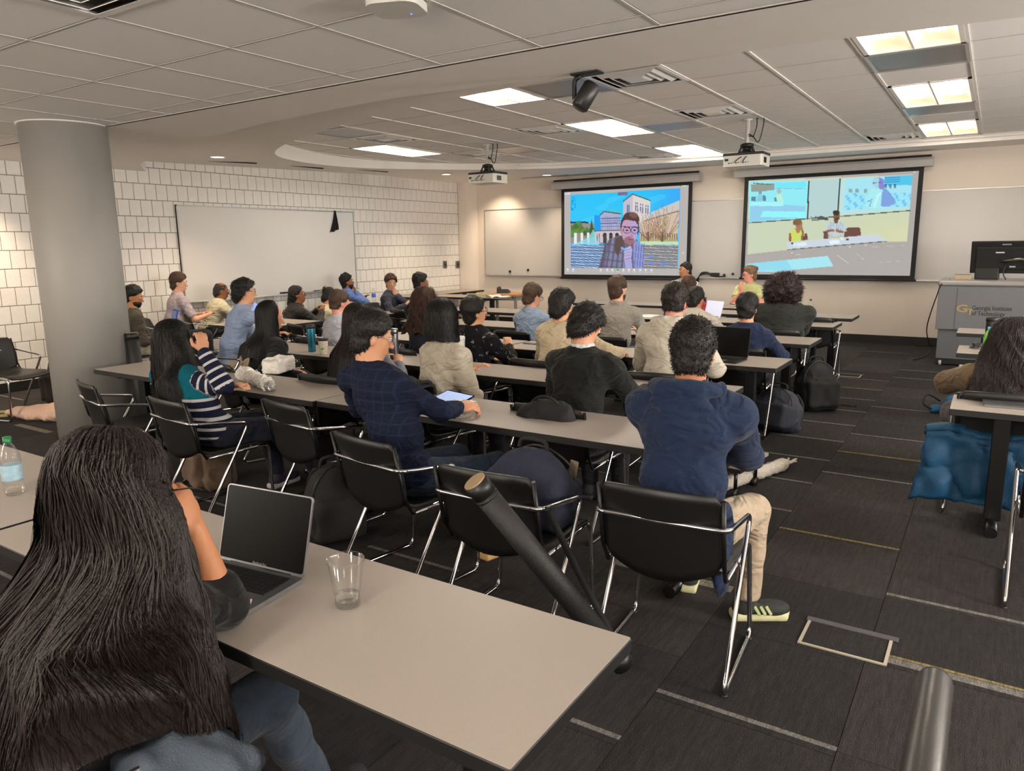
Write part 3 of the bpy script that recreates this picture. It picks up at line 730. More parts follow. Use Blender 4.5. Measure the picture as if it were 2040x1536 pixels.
    for P in ([(1040, 1045), (1080, 1078), (1150, 1128)], [(1245, 1025), (1275, 1050)], [(1295, 1070), (1320, 1090)], [(600, 1042), (640, 1038)]): c.line(P, 7, (220, 214, 208), .8)
    for P in ([(1400, 955), (1740, 935)], [(1480, 1120), (1700, 1102)]): c.line(P, 4, (214, 208, 202), .6)
    for x, y in ((1170, 952), (1338, 934), (556, 1020)): c.ell(x, y, 7, 7, (226, 222, 216))
    c.line([(95, 268), (160, 264)], 12, (190, 210, 235)); c.line([(1850, 155), (1866, 142)], 5, (240, 240, 240))
    return c.C

m_sframe = mat('screen_black_border', (12, 12, 13), .7)
m_case = mat('screen_case', (176, 172, 170), .4, var=.02)
def projection_screen(px, case_px, label, fn, corners, group):
    Ys = YF-.12
    P = [at(*p, Y=Ys) for p in px]
    x0 = (P[0][0]+P[3][0])/2; x1 = (P[1][0]+P[2][0])/2; z1 = (P[0][2]+P[1][2])/2; z0 = (P[2][2]+P[3][2])/2
    t = empty('projection_screen', ((x0+x1)/2, Ys, z0), 0, label, 'screen', group)
    cx = (x0+x1)/2; bw = .062
    b = MB()
    def W(x, y, z): return (x-cx, y-Ys, z-z0)
    for lo, hi in (((x0, z0), (x1, z0+bw)), ((x0, z1-bw), (x1, z1)), ((x0, z0+bw), (x0+bw, z1-bw)), ((x1-bw, z0+bw), (x1, z1-bw))):
        b.box(W(lo[0], Ys-.002, lo[1]), W(hi[0], Ys+.003, hi[1]))
    b.build('black_border', m_sframe, t)
    o = picture('picture', x0+bw-cx, x1-bw-cx, bw, z1-bw-z0, 0, corners, fn, 240, 156, t)
    MB().box(W(x0, Ys+.004, z0), W(x1, Ys+.006, z1)).build('screen_fabric', m_sframe, t)
    MB().tube([W(x0-.02, Ys, z0-.004), W(x1+.02, Ys, z0-.004)], .016, 8).build('bottom_bar', m_black, t)
    C = [at(*p, Y=YF-.18) for p in case_px]
    cx0, cx1 = C[0][0], C[1][0]; cz1 = (C[0][2]+C[1][2])/2; cz0 = z1-.01
    pr = [(-.06, 0), (.1, 0), (.1, cz1-cz0), (-.02, cz1-cz0), (-.06, (cz1-cz0)*.72), (-.075, (cz1-cz0)*.4)]
    q = MB(); vs = [W(cx0, YF-.14+a, cz0+z) for a, z in pr]+[W(cx1, YF-.14+a, cz0+z) for a, z in pr]; n = len(pr)
    q.add(vs, [list(range(n)), list(range(n, 2*n))[::-1]]+[(i, n+i, n+(i+1) % n, (i+1) % n) for i in range(n)])
    c_ = q.build('roller_case', m_case, t)
    MB().box(W(cx1-.14, YF-.205, cz1-.085), W(cx1-.06, YF-.2, cz1-.06)).build('badge', m_black, c_)
    MB().box(W(cx0+.03, YF-.16, cz1), W(cx1-.03, YF-.1, cz1+.03)).build('ceiling_slot', m_slot, t)
    return t
projection_screen([(1118, 376), (1380, 361), (1373, 558), (1119, 552)], [(1099, 366), (1394, 340)], 'left pull-down projection screen showing a video call with campus buildings', pic_call, [(150, 275), (1835, 175), (1800, 1385), (148, 1380)], 'pull-down projection screens')
projection_screen([(1485, 352), (1841, 331), (1822, 559), (1474, 553)], [(1463, 343), (1861, 305)], 'right pull-down projection screen showing the two panelists at their table', pic_room, [(88, 248), (1908, 135), (1805, 1258), (50, 1252)], 'pull-down projection screens')

# ------------------------------------------------------------------ white boards
m_white_dim = mat('white_board_darkened', (190, 187, 184), .24, var=.01, scale=3)  # same board white; its difference in light is put into a darker colour
def board_front(x0, x1, label):
    z0, z1 = .95, 2.235; t = empty('whiteboard', ((x0+x1)/2, YF-.001, z0), 0, label, 'whiteboard', 'white boards of the front wall')
    h = (x1-x0)/2
    MB().box((-h, -.02, 0), (h, 0, z1-z0)).build('panel', m_white_dim, t)
    b = MB(); b.box((-h, -.03, z1-z0-.012), (h, .0, z1-z0)); b.box((-h, -.026, 0), (-h+.012, 0, z1-z0)); b.box((h-.012, -.026, 0), (h, 0, z1-z0)); b.build('edge_trim', m_alu, t)
    MB().prism([(-.075, .0), (-.075, .02), (-.07, .008), (0, .008), (0, 0)], -h, h, axis='x').build('pen_tray', m_alu, t)
    return t
xa = at(967, 480, Y=YF)[0]
board_front(xa, -5.2, 'left end of the front whiteboard beside the left projection screen'); board_front(-5.19, -2.2, 'front whiteboard between the two projection screens'); board_front(-2.19, 2.2, 'front whiteboard at right, behind the monitor and right screen')
p0 = at(350, 407, X=XL); p1 = at(703, 423, X=XL); p2 = at(362, 602, X=XL); p3 = at(706, 577, X=XL)
y0, y1 = (p0[1]+p2[1])/2, (p1[1]+p3[1])/2; z0, z1 = (p2[2]+p3[2])/2, (p0[2]+p1[2])/2
t = empty('whiteboard', (XL+.012, (y0+y1)/2, z0), 0, 'large blank whiteboard on the painted block wall', 'whiteboard')
hh = (y1-y0)/2
MB().box((0, -hh, 0), (.022, hh, z1-z0)).build('panel', m_white, t)
b = MB(); b.box((0, -hh, z1-z0-.014), (.03, hh, z1-z0)); b.box((0, -hh, 0), (.03, -hh+.014, z1-z0)); b.box((0, hh-.014, 0), (.03, hh, z1-z0)); b.build('edge_trim', m_alu, t)
MB().prism([(0, 0), (0, .01), (.07, .01), (.075, .022), (.08, 0)], -hh, hh, axis='y').build('pen_tray', m_alu, t)
WBZ = z0+.011
def lateral(px, py): return at(px, py, X=XL+.045)
q = lateral(565, 583)
er = empty('board_eraser', (XL+.05, q[1], WBZ), 0, 'black felt eraser on the tray of block wall whiteboard', 'eraser')
MB().box((-.022, -.065, .012), (.022, .065, .034), 0, .004).build('back', m_black, er); MB().box((-.02, -.062, 0), (.02, .062, .012)).build('felt', mat('eraser_felt', (60, 58, 56), .95, bump=.4), er)
q = lateral(633, 577)
tag(MB().tube([(XL+.055, q[1]-.09, WBZ+.012), (XL+.055, q[1]+.09, WBZ+.012)], .012, 8).build('marker_pen', m_black), 'black marker lying on tray of block wall whiteboard', 'marker')
# cloth hung over the corner of the board
q = lateral(665, 422)
def cloth(u, v):
    w_ = (.02+.17*v**1.3)*(u-.5)*2; z = q[2]+.02-v*.33+.05*abs(u-.5)*v*2*(1 if u > .5 else -.4)
    return (XL+.05+.025*math.sin(u*14+v*3)*(.3+v), q[1]+.02+w_*.55-.03*v, z)
o = MB().grid(cloth, 17, 14).build('wiping_cloth', mat('black_cloth', (24, 23, 23), .95, bump=.4)); solid(o, .006); tag(o, 'black cloth hung over top edge of the block wall whiteboard', 'cloth')
# magnets and things on the front board trays
for px, py, l in ((1016, 541, 'small dark magnet on front whiteboard, left one'), (1052, 538, 'dark clip magnet on front whiteboard, right one')):
    q = at(px, py, Y=YF-.03); tag(MB().lathe([(.0001, -.015), (.022, -.013), (.026, -.002), (.026, .008)], (0, 0, 0), 12, M=Matrix.Translation((q[0], q[1], q[2])) @ Matrix.Rotation(R(90), 4, 'X')).build('board_magnet', m_black), l, 'magnet', 'magnets on the front board')
for px, py, l in ((1443, 548, 'left round black magnet by right screen'), (1460, 546, 'right round black magnet by right screen')):
    q = at(px, py, Y=YF-.03); tag(MB().lathe([(.0001, -.012), (.02, -.012), (.022, 0), (.022, .008)], (0, 0, 0), 12, M=Matrix.Translation((q[0], q[1], q[2])) @ Matrix.Rotation(R(90), 4, 'X')).build('board_magnet', m_black), l, 'magnet', 'magnets on the front board')
q = at(1410, 551, Y=YF-.06); t = empty('cable_bundle', (q[0], YF-.05, .97), 0, 'black cables and adapter heaped on the front board tray', 'cable')
b = MB()
for k in range(5):
    P = [(-.2+.01*k, -.02, -.06-.01*k), (-.12, -.03, .03+.008*k), (0, -.02, .05+.008*k), (.12, -.02, .012), (.3, -.015, .01+.004*k)]; b.tube(smooth_path(P, 4), .008, 6)
b.build('cables', m_black, t); MB().box((.05, -.04, .015), (.2, .0, .075), 0, .006).build('adapter', m_black, t)
# outlets on the left wall
for px, py, l in ((886, 527, 'grey metal outlet plate on block wall, left of two'), (911, 527, 'grey metal outlet plate on block wall, right of two')):
    q = at(px, py, X=XL+.01); t = empty('outlet_plate', (XL+.009, q[1], q[2]), 0, l, 'outlet', 'outlet plates on the block wall')
    MB().box((0, -.06, -.07), (.014, .06, .07), 0, .003).build('plate', m_steel, t); MB().box((.014, -.02, -.02), (.018, .02, .02)).build('socket', m_black, t)

# ------------------------------------------------------------------ projectors and camera
m_prw = mat('projector_white', (206, 204, 196), .4, var=.02)
def projector(px, base_px, Yp, label):
    q = at(*px, Y=Yp); t = empty('projector', (q[0], Yp, ZT), 0, label, 'projector', 'ceiling projectors')
    zb = at(*base_px, Y=Yp)[2]-ZT; W2, D2, Hh = .215, .17, .115
    MB().prism(rrect(.43, .34, .03, 4), zb, zb+Hh).build('case', m_prw, t)
    b = MB()
    for k in range(9): b.box((-.15+k*.026, -.174, zb+.03+.004*(k % 3)), (-.135+k*.026, -.169, zb+.042))
    b.box((-.19, -.174, zb+.06), (-.15, -.169, zb+.085)); b.build('port', m_black, t)
    b = MB()
    for k in range(6): b.box((.214, -.1+k*.018, zb+.03), (.218, -.09+k*.018, zb+.09))
    b.build('side_vent', m_slot, t)
    MB().lathe([(.05, 0), (.055, .02), (.04, .03)], (0, 0, 0), 16, M=Matrix.Translation((.08, .17, zb+.06)) @ Matrix.Rotation(R(-90), 4, 'X')).build('lens', m_black, t)
    MB().box((-.22, -.15, zb+Hh), (.22, .15, zb+Hh+.03), 0, .006).build('mount_plate', m_black, t)
    b = MB(); zt = zb+Hh+.03
    b.lathe([(.09, 0), (.09, .015), (.05, .03), (.05, .06), (.075, .075), (.07, .1), (.035, .11)], (0, 0, zt), 16)
    for a in range(4): b.tube([(.1*math.cos(a*1.57+.8), .1*math.sin(a*1.57+.8), zt), (.05*math.cos(a*1.57+.8), .05*math.sin(a*1.57+.8), zt+.1)], .012, 6)
    b.build('mount_joint', m_black, t)
    MB().lathe([(.024, zt+.1), (.024, -.01), (.05, -.01), (.05, 0)], (0, 0, 0), 16).build('pole', m_cream, t)
    for k in range(2):
        P = [(-.0, .0, zt+.17), (.03+.03*k, -.02, zt+.20-.02*k), (.07+.06*k, -.03, zt+.17-.06*k), (.10+.07*k, -.02, zt+.27), (.10+.07*k, -.01, zt+.36+.03*k)]
        MB().tube(smooth_path(P, 5), .006, 6).build('cable', m_black, t)
        MB().box((.092+.07*k, -.02, zt+.355+.03*k), (.108+.07*k, 0, zt+.41+.03*k)).build('plug', m_black, t)
        P = [(.05+.06*k, 0, zt-.01), (.03+.05*k, -.1, zt-.02), (-.02+.06*k, -.178, zb+.09), (-.08+.09*k, -.178, zb+.045)]
        MB().tube(smooth_path(P, 5), .005, 6).build('cable', m_black, t)
    return t
projector((972, 360), (972, 366), 8.45, 'white ceiling projector on the left, above the block wall corner')
projector((1487, 320), (1487, 333), 8.55, 'white ceiling projector on the right, in front of right screen')
q = at(1184, 150, Y=4.16); t = empty('ceiling_camera', (q[0], 4.05, ZN-.006), 0, 'black pan tilt camera hanging from the edge of low ceiling', 'camera')
MB().box((-.09, -.03, -.012), (.09, .06, 0), 0, .003).build('mount_plate', m_black, t)
MB().tube(fillet([(-.04, .02, -.01), (-.085, .02, -.03), (-.085, .02, -.15), (-.05, .02, -.155)], .02), .014, 8).build('arm', m_black, t)
hd = MB().lathe([(.0001, -.08), (.04, -.08), (.052, -.07), (.052, .07), (.045, .08), (.0001, .08)], (0, 0, 0), 24, M=Matrix.Translation((-.01, .02, -.13)) @ Matrix.Rotation(R(25), 4, 'Y') @ Matrix.Rotation(R(-22), 4, 'X')).build('head', mat('camera_black', (34, 33, 33), .4), t)

# ------------------------------------------------------------------ lectern with monitor
m_lect = mat('lectern_grey', (112, 114, 117), .5, .2, var=.04, scale=60)
m_lect2 = mat('lectern_grey_side', (96, 98, 102), .5, .2, var=.04, scale=60)
m_ltop = mat('lectern_top', (150, 148, 145), .35, .3, var=.04, scale=90)
LY = 10.45; LXl = at(1868, 600, Y=LY)[0]; LW = 1.5
t = empty('lectern', (LXl, LY, 0), 0, 'wide grey metal lectern with printed university lettering, at right', 'lectern')
MB().box((0, .0, .455), (LW, .75, .985), 0, .006).build('upper_cabinet', m_lect, t)
MB().box((.03, .05, .09), (LW-.03, .72, .452), 0, .004).build('lower_cabinet', m_lect2, t)
MB().box((.2, -.008, .465), (.2+1.15, .0, .975), 0, .002).build('front_panel', m_lect, t)
MB().box((-.015, -.02, .985), (LW+.015, .77, 1.055), 0, .022).build('top', m_ltop, t)
b = MB(); b.box((.03, .06, .02), (LW-.03, .7, .09)); b.build('plinth', m_black, t)
for x in (.08, LW-.08): MB().lathe([(.0001, -.015), (.035, -.015), (.035, .015), (.0001, .015)], (0, 0, 0), 14, M=Matrix.Translation((x, .08, .036)) @ Matrix.Rotation(R(90), 4, 'Y')).build('caster', mat('caster_white', (180, 180, 180), .4), t)
m_gold = mat('print_gold', (176, 150, 92), .6); m_ink = mat('print_dark', (40, 42, 50), .6)
def put_text(s_, size, x, z, m, name):
    me = text_mesh(s_, size); me.materials.clear(); me.materials.append(m)
    o = link(name, me, t); o.rotation_euler = (R(90), 0, 0); o.location = (x, -.0092, z); return o
qa = at(1936, 614, Y=LY)
lx = qa[0]-LXl; lw = at(2016, 614, Y=LY)[0]-qa[0]
o = put_text('Georgia Institute', .1, lx, at(1936, 617, Y=LY)[2], m_ink, 'lettering'); sc_ = lw/max(.01, o.dimensions.x); bpy.context.view_layer.update(); sc_ = lw/max(.01, max(v.co.x for v in o.data.vertices)); o.scale = (sc_, sc_*1.25, 1)
o2 = put_text('of Technology', .1, lx, at(1936, 628, Y=LY)[2], m_ink, 'lettering'); o2.scale = (sc_, sc_*1.25, 1)
gx = at(1904, 618, Y=LY)[0]-LXl; gz = at(1904, 621, Y=LY)[2]
o = put_text('G', .15, gx, gz, m_gold, 'emblem_letter'); o.scale = (1.15, .85, 1)
o = put_text('T', .12, gx+.115, gz-.03, m_gold, 'emblem_letter'); o.scale = (1, .85, 1)
# monitor on the lectern
m_scr = mat('monitor_black', (22, 22, 26), .35)
MX = at(1990, 525, Y=LY+.3)
t = empty('monitor', (MX[0]+.06, LY+.3, 1.055), R(-6), 'black monitor seen from behind, standing on the grey lectern', 'monitor')
Mt = Matrix.Translation((0, 0, .25)) @ Matrix.Rotation(R(9), 4, 'X')
MB().box((-.36, -.0, -.18), (.36, .035, .21), 0, .008, Mt).build('housing', m_scr, t)
MB().box((-.3, -.02, -.13), (.3, .0, .14), 0, .008, Mt).build('rear_cover', m_black, t)
MB().box((-.04, -.021, .165), (.05, -.001, .178), 0, 0, Mt).build('brand_mark', m_grey, t)
b = MB(); b.box((-.1, -.026, .07), (-.01, -.02, .085), 0, 0, Mt); b.box((.05, -.026, -.1), (.11, -.02, -.085), 0, 0, Mt); b.build('rear_sticker', m_cream, t)
MB().box((-.3, -.02, .0), (-.05, .1, .14), 0, .01).build('stand', m_black, t)
MB().tube(fillet([(.36, -.1, .1), (.2, -.1, .25), (-.03, -.05, .22)], .05), .02, 8).build('arm', m_steel, t)
MB().tube(smooth_path([(.02, -.03, .2), (.0, -.06, .08), (.03, -.04, .004)], 5), .006, 6).build('cable', m_black, t)
q = at(1918, 555, Y=LY+.2); t = empty('control_box', (q[0], LY+.2, 1.055), 0, 'small beige box on the lectern, left of the monitor', 'box')
MB().box((-.09, -.05, 0), (.09, .05, .07), 0, .006).build('body', mat('beige_box', (176, 158, 132), .5), t); MB().box((-.08, -.052, .06), (.08, -.048, .066)).build('seam', m_black, t)
P = [at(1893, 557, Y=LY+.15), at(1876, 566, Y=LY-.02), at(1866, 590, Y=LY+.1), at(1852, 630, Y=LY+.6), at(1846, 660, Y=LY+.9), (at(1852, 690, Z=.03)), at(1848, 706, Z=.012), at(1820, 717, Z=.012)]
tag(MB().tube(smooth_path(P, 6), .007, 6).build('power_cable', m_black), 'thin black cable drooping from lectern to the carpet', 'cable')
# ------------------------------------------------------------------ tables
m_lam = mat('taupe_laminate', (160, 150, 140), .42, var=.05, scale=420, spec=.4)
m_edge = mat('table_black_edge', (19, 18, 18), .5)
m_leg = mat('table_leg_black', (15, 15, 16), .32)
TZ, TF, K = .68, 1.0675, .92      # height of the desk tops; furniture and people share one size factor
def table(x0, x1, y0, y1, label, group, legs=True, along='x'):
    x0, x1, y0, y1 = max(x0*TF, XL+.06), x1*TF, y0*TF, y1*TF
    cx, cy = (x0+x1)/2, (y0+y1)/2; hx, hy = (x1-x0)/2, (y1-y0)/2
    t = empty('desk', (cx, cy, 0), 0, label, 'table', group)
    MB().box((-hx, -hy, TZ-.036), (hx, hy, TZ-.002), 0, .003).build('edge_band', m_edge, t)
    MB().prism(rrect(2*hx-.004, 2*hy-.004, .004, 2), TZ-.002, TZ).build('table_top', m_lam, t)
    for s_ in (-1, 1):
        if along == 'x':
            lx = s_*(hx-.24); b = MB().box((lx-.04, -.025, .05), (lx+.04, .025, TZ-.055), 0, .006)
            b.box((lx-.03, -hy+.04, TZ-.055), (lx+.03, hy-.04, TZ-.036)); l = b.build('leg', m_leg, t)
            f = MB().tube([(lx, -hy+.03, .032), (lx, hy+.02, .032)], .03, 12)
            for yy in (-hy+.06, hy-.02): f.lathe([(.0001, 0), (.022, 0), (.022, .01), (.0001, .01)], (lx, yy, 0), 10)
        else:
            ly = s_*(hy-.24); b = MB().box((-.025, ly-.04, .05), (.025, ly+.04, TZ-.055), 0, .006); b.box((-hx+.04, ly-.03, TZ-.055), (hx-.04, ly+.03, TZ-.036)); l = b.build('leg', m_leg, t)
            f = MB().tube([(-hx+.03, ly, .032), (hx-.03, ly, .032)], .03, 12)
        f.build('foot', m_leg, l)
    return t
G1 = 'taupe topped desks of the centre block'
for a in [(-2.42, -.57, .855, 1.325, 'nearest desk with taupe top holding a laptop and clear cup'),
          (-4.35, -2.44, .90, 1.37, 'nearest desk at the left edge, with green capped bottle'),
          (-3.02, -.785, 2.69, 3.17, 'second row desk in front of the navy hoodie and tablet writer'),
          (-5.24, -3.03, 2.67, 3.12, 'second row desk beside the column, with crumpled bags'),
          (-3.14, -1.145, 3.77, 4.19, 'third row desk in front of the black blazer, phone on it'),
          (-5.2, -3.16, 3.86, 4.32, 'third row desk with teal tumbler and coffee cup'),
          (-3.3, -1.135, 4.9, 5.37, 'fourth row desk with black laptop of the white hoodie'),
          (-5.35, -3.32, 4.9, 5.37, 'fourth row desk in front of floral shirt, dark card on it'),
          (-3.3, -1.18, 6.17, 6.66, 'fifth row desk behind navy shirt person'),
          (-5.5, -3.32, 6.17, 6.66, 'fifth row desk in front of blue grey shirt'),
          (-3.35, -1.243, 7.53, 8.04, 'sixth row desk with bottle beside the woman with big curly hair'),
          (-6.0, -4.5, 7.53, 8.04, 'sixth row desk left, behind the blue grey shirt'),
          (-3.3, -1.212, 8.45, 8.95, 'seventh row desk, the last before the panel table')]:
    table(*a[:4], a[4], G1)
table(-4.95, -2.75, 9.2, 9.72, 'panel table in front of the man in striped shirt', 'panel tables at the front')
table(-2.74, -1.9, 9.2, 9.72, 'panel table in front of the woman in lime top', 'panel tables at the front')
GL = 'taupe topped desks of the left block'
table(-7.2, -6.35, 4.95, 5.8, 'left block desk in front of the black jacket woman', GL, along='y')
table(-6.95, -6.2, 6.62, 7.08, 'left block desk between the staring man and curly brown hair', GL)
table(-8.9, -7.95, 9.2, 11.3, 'long left block desk along the block wall, far corner', GL, along='y')
table(-7.9, -6.5, 9.5, 10.05, 'left block desk with open book, before the wooden side table', GL)
GR = 'taupe topped desks of the right block'
for a in [(-.123, 1.75, 4.1, 4.5, 'right block desk nearest the camera, closed laptop on it'), (-.138, 1.75, 5.23, 5.62, 'right block desk the brown jacket woman leans on'),
          (-.179, 1.75, 6.19, 6.66, 'right block desk with black lid and green bottle'), (-.231, 1.75, 7.54, 7.98, 'right block desk farthest back, before the lectern')]:
    table(*a[:4], a[4], GR)
# wooden side table with a telephone
m_wood = mat('oak_veneer', (176, 130, 84), .45, var=.12, scale=14, stretch=(1, 8, 1))
t = empty('side_table', (-7.63, 11.55, 0), 0, 'small wooden side table with grey legs in the far left corner', 'table')
MB().box((-.42, -.3, .625), (.42, .3, .665), 0, .004).build('table_top', m_wood, t); MB().box((-.38, -.26, .55), (.38, .26, .625)).build('apron', m_grey, t)
for sx in (-1, 1):
    for sy in (-1, 1): MB().box((sx*.37-.02, sy*.25-.02, 0), (sx*.37+.02, sy*.25+.02, .55)).build('leg', m_grey, t)
t = empty('telephone', (-7.68, 11.55, .665), R(20), 'dark desk telephone on the wooden side table', 'telephone')
MB().prism([(-.1, 0), (.1, 0), (.1, .03), (-.1, .08)], -.11, .11, axis='x').build('base', mat('phone_grey', (52, 54, 60), .5), t)
MB().tube(smooth_path([(-.09, -.1, .06), (-.09, -.08, .1), (-.09, .08, .1), (-.09, .1, .06)], 4), .02, 8).build('handset', m_black, t)
b = MB()
for i in range(3):
    for j in range(4): b.box((.0+i*.026, -.07+j*.022, .045), (.018+i*.026, -.055+j*.022, .062))
b.build('keys', m_grey, t)['kind'] = 'stuff'

# ------------------------------------------------------------------ chairs
m_shell = mat('chair_shell_black', (21, 20, 20), .42, var=.06, bump=.08, bscale=500)
m_rod = mat('chair_rod_dark', (34, 33, 33), .3, .6)
def make_chair():
    t = empty('chair', (0, 0, 0))
    W2 = .24
    def back(u, v):          # curved shell, lower edge bowed down, upper corners rounded
        x = (u-.5)*2; z0 = .485-.07*(1-x*x); z1 = .80-.012*x*x
        e = max(0, abs(x)-.86)/.14; z1 -= .05*e*e; z0 += .03*e*e
        z = z0+(z1-z0)*v; k = (z-.45)/.35
        return (x*W2*(1-.03*(1-v)), -.205-.075*k-.045*(1-x*x)+.01*math.sin(v*3.14), z)
    bk = MB().grid(back, 17, 11).build('backrest', m_shell, t); solid(bk, .012)
    def seat(u, v):
        x = (u-.5)*2; y = -.2+v*.46; z = .45-.018*(1-x*x)+.012*v-(.03*max(0, v-.85)/.15)+.03*max(0, .12-v)/.12
        return (x*(W2-.005-.02*(abs(v-.5)*2)**3), y, z)
    s_ = MB().grid(seat, 13, 11).build('seat', m_shell, t); solid(s_, .014)
    fr = MB(); r = .0105
    L = fillet([(0, -.285, .665), (-.258, -.275, .665), (-.26, .10, .61), (-.262, -.27, .0125), (-.257, .235, .0125), (-.235, .245, .435), (-.235, -.17, .43)], .05, 5)
    Rr = [Vector((-p.x, p.y, p.z)) for p in L]
    fr.tube([p for p in L[::-1]]+[p for p in Rr[1:]], r, 8); fr.build('frame', m_chrome, t)
    for s2 in (-1, 1):
        MB().tube([(s2*.235, -.18, .43), (s2*.238, -.235, .52), (s2*.238, -.285, .78)], .009, 8).build('upright', m_rod, t)
        
        for yy, xx in ((-.25, .262), (.21, .257)): MB().lathe([(.014, 0), (.014, .012)], (s2*xx, yy, 0), 10).build('glide', m_black, t)
    return t
_chair = make_chair(); _used = [False]
def chair(x, y, rz, label, group='black stacking chairs with chrome arms'):
    if not _used[0]: o = _chair; _used[0] = True
    else: o = copy_tree(_chair)
    o.location = (x, y, 0); o.scale = (K, K, K); o.rotation_euler = (0, 0, rz); tag(o, label, 'chair', group); return o
def seat_at(px, py, rz=0):
    q0 = at(px, py, Z=.727); return q0[0]-math.sin(rz)*.257, q0[1]+math.cos(rz)*.257
for px, py, rz, l in [(172, 762, R(-14), 'empty black chair beside the white column'), (566, 802, R(-8), 'empty black chair between striped sweater and tablet writer'), (962, 937, R(2), 'black chair holding a navy backpack, between tablet writer and navy hoodie')]:
    x, y = seat_at(px, py, rz); chair(x, y, rz, l)
for x, y, rz, l in [(.405, 3.79, R(0), 'empty black chair at the nearest right hand desk'), (-7.75, 3.2, R(-76), 'empty black chair by the block wall at far left'),
                    (-4.15, 11.35, R(180), 'empty black chair at panel table, left of the speaker'), (-3.45, 7.45, R(0), 'empty black chair before the sixth row desk'),
                    (-1.62, 8.75, R(0), 'empty black chair behind woman with big curly hair'), (-4.95, 6.1, R(0), 'empty black chair left of blue grey shirt'),
                    (-6.3, 5.7, R(-20), 'empty black chair between cream shirt and dress shirt people')]:
    chair(x, y, rz, l)
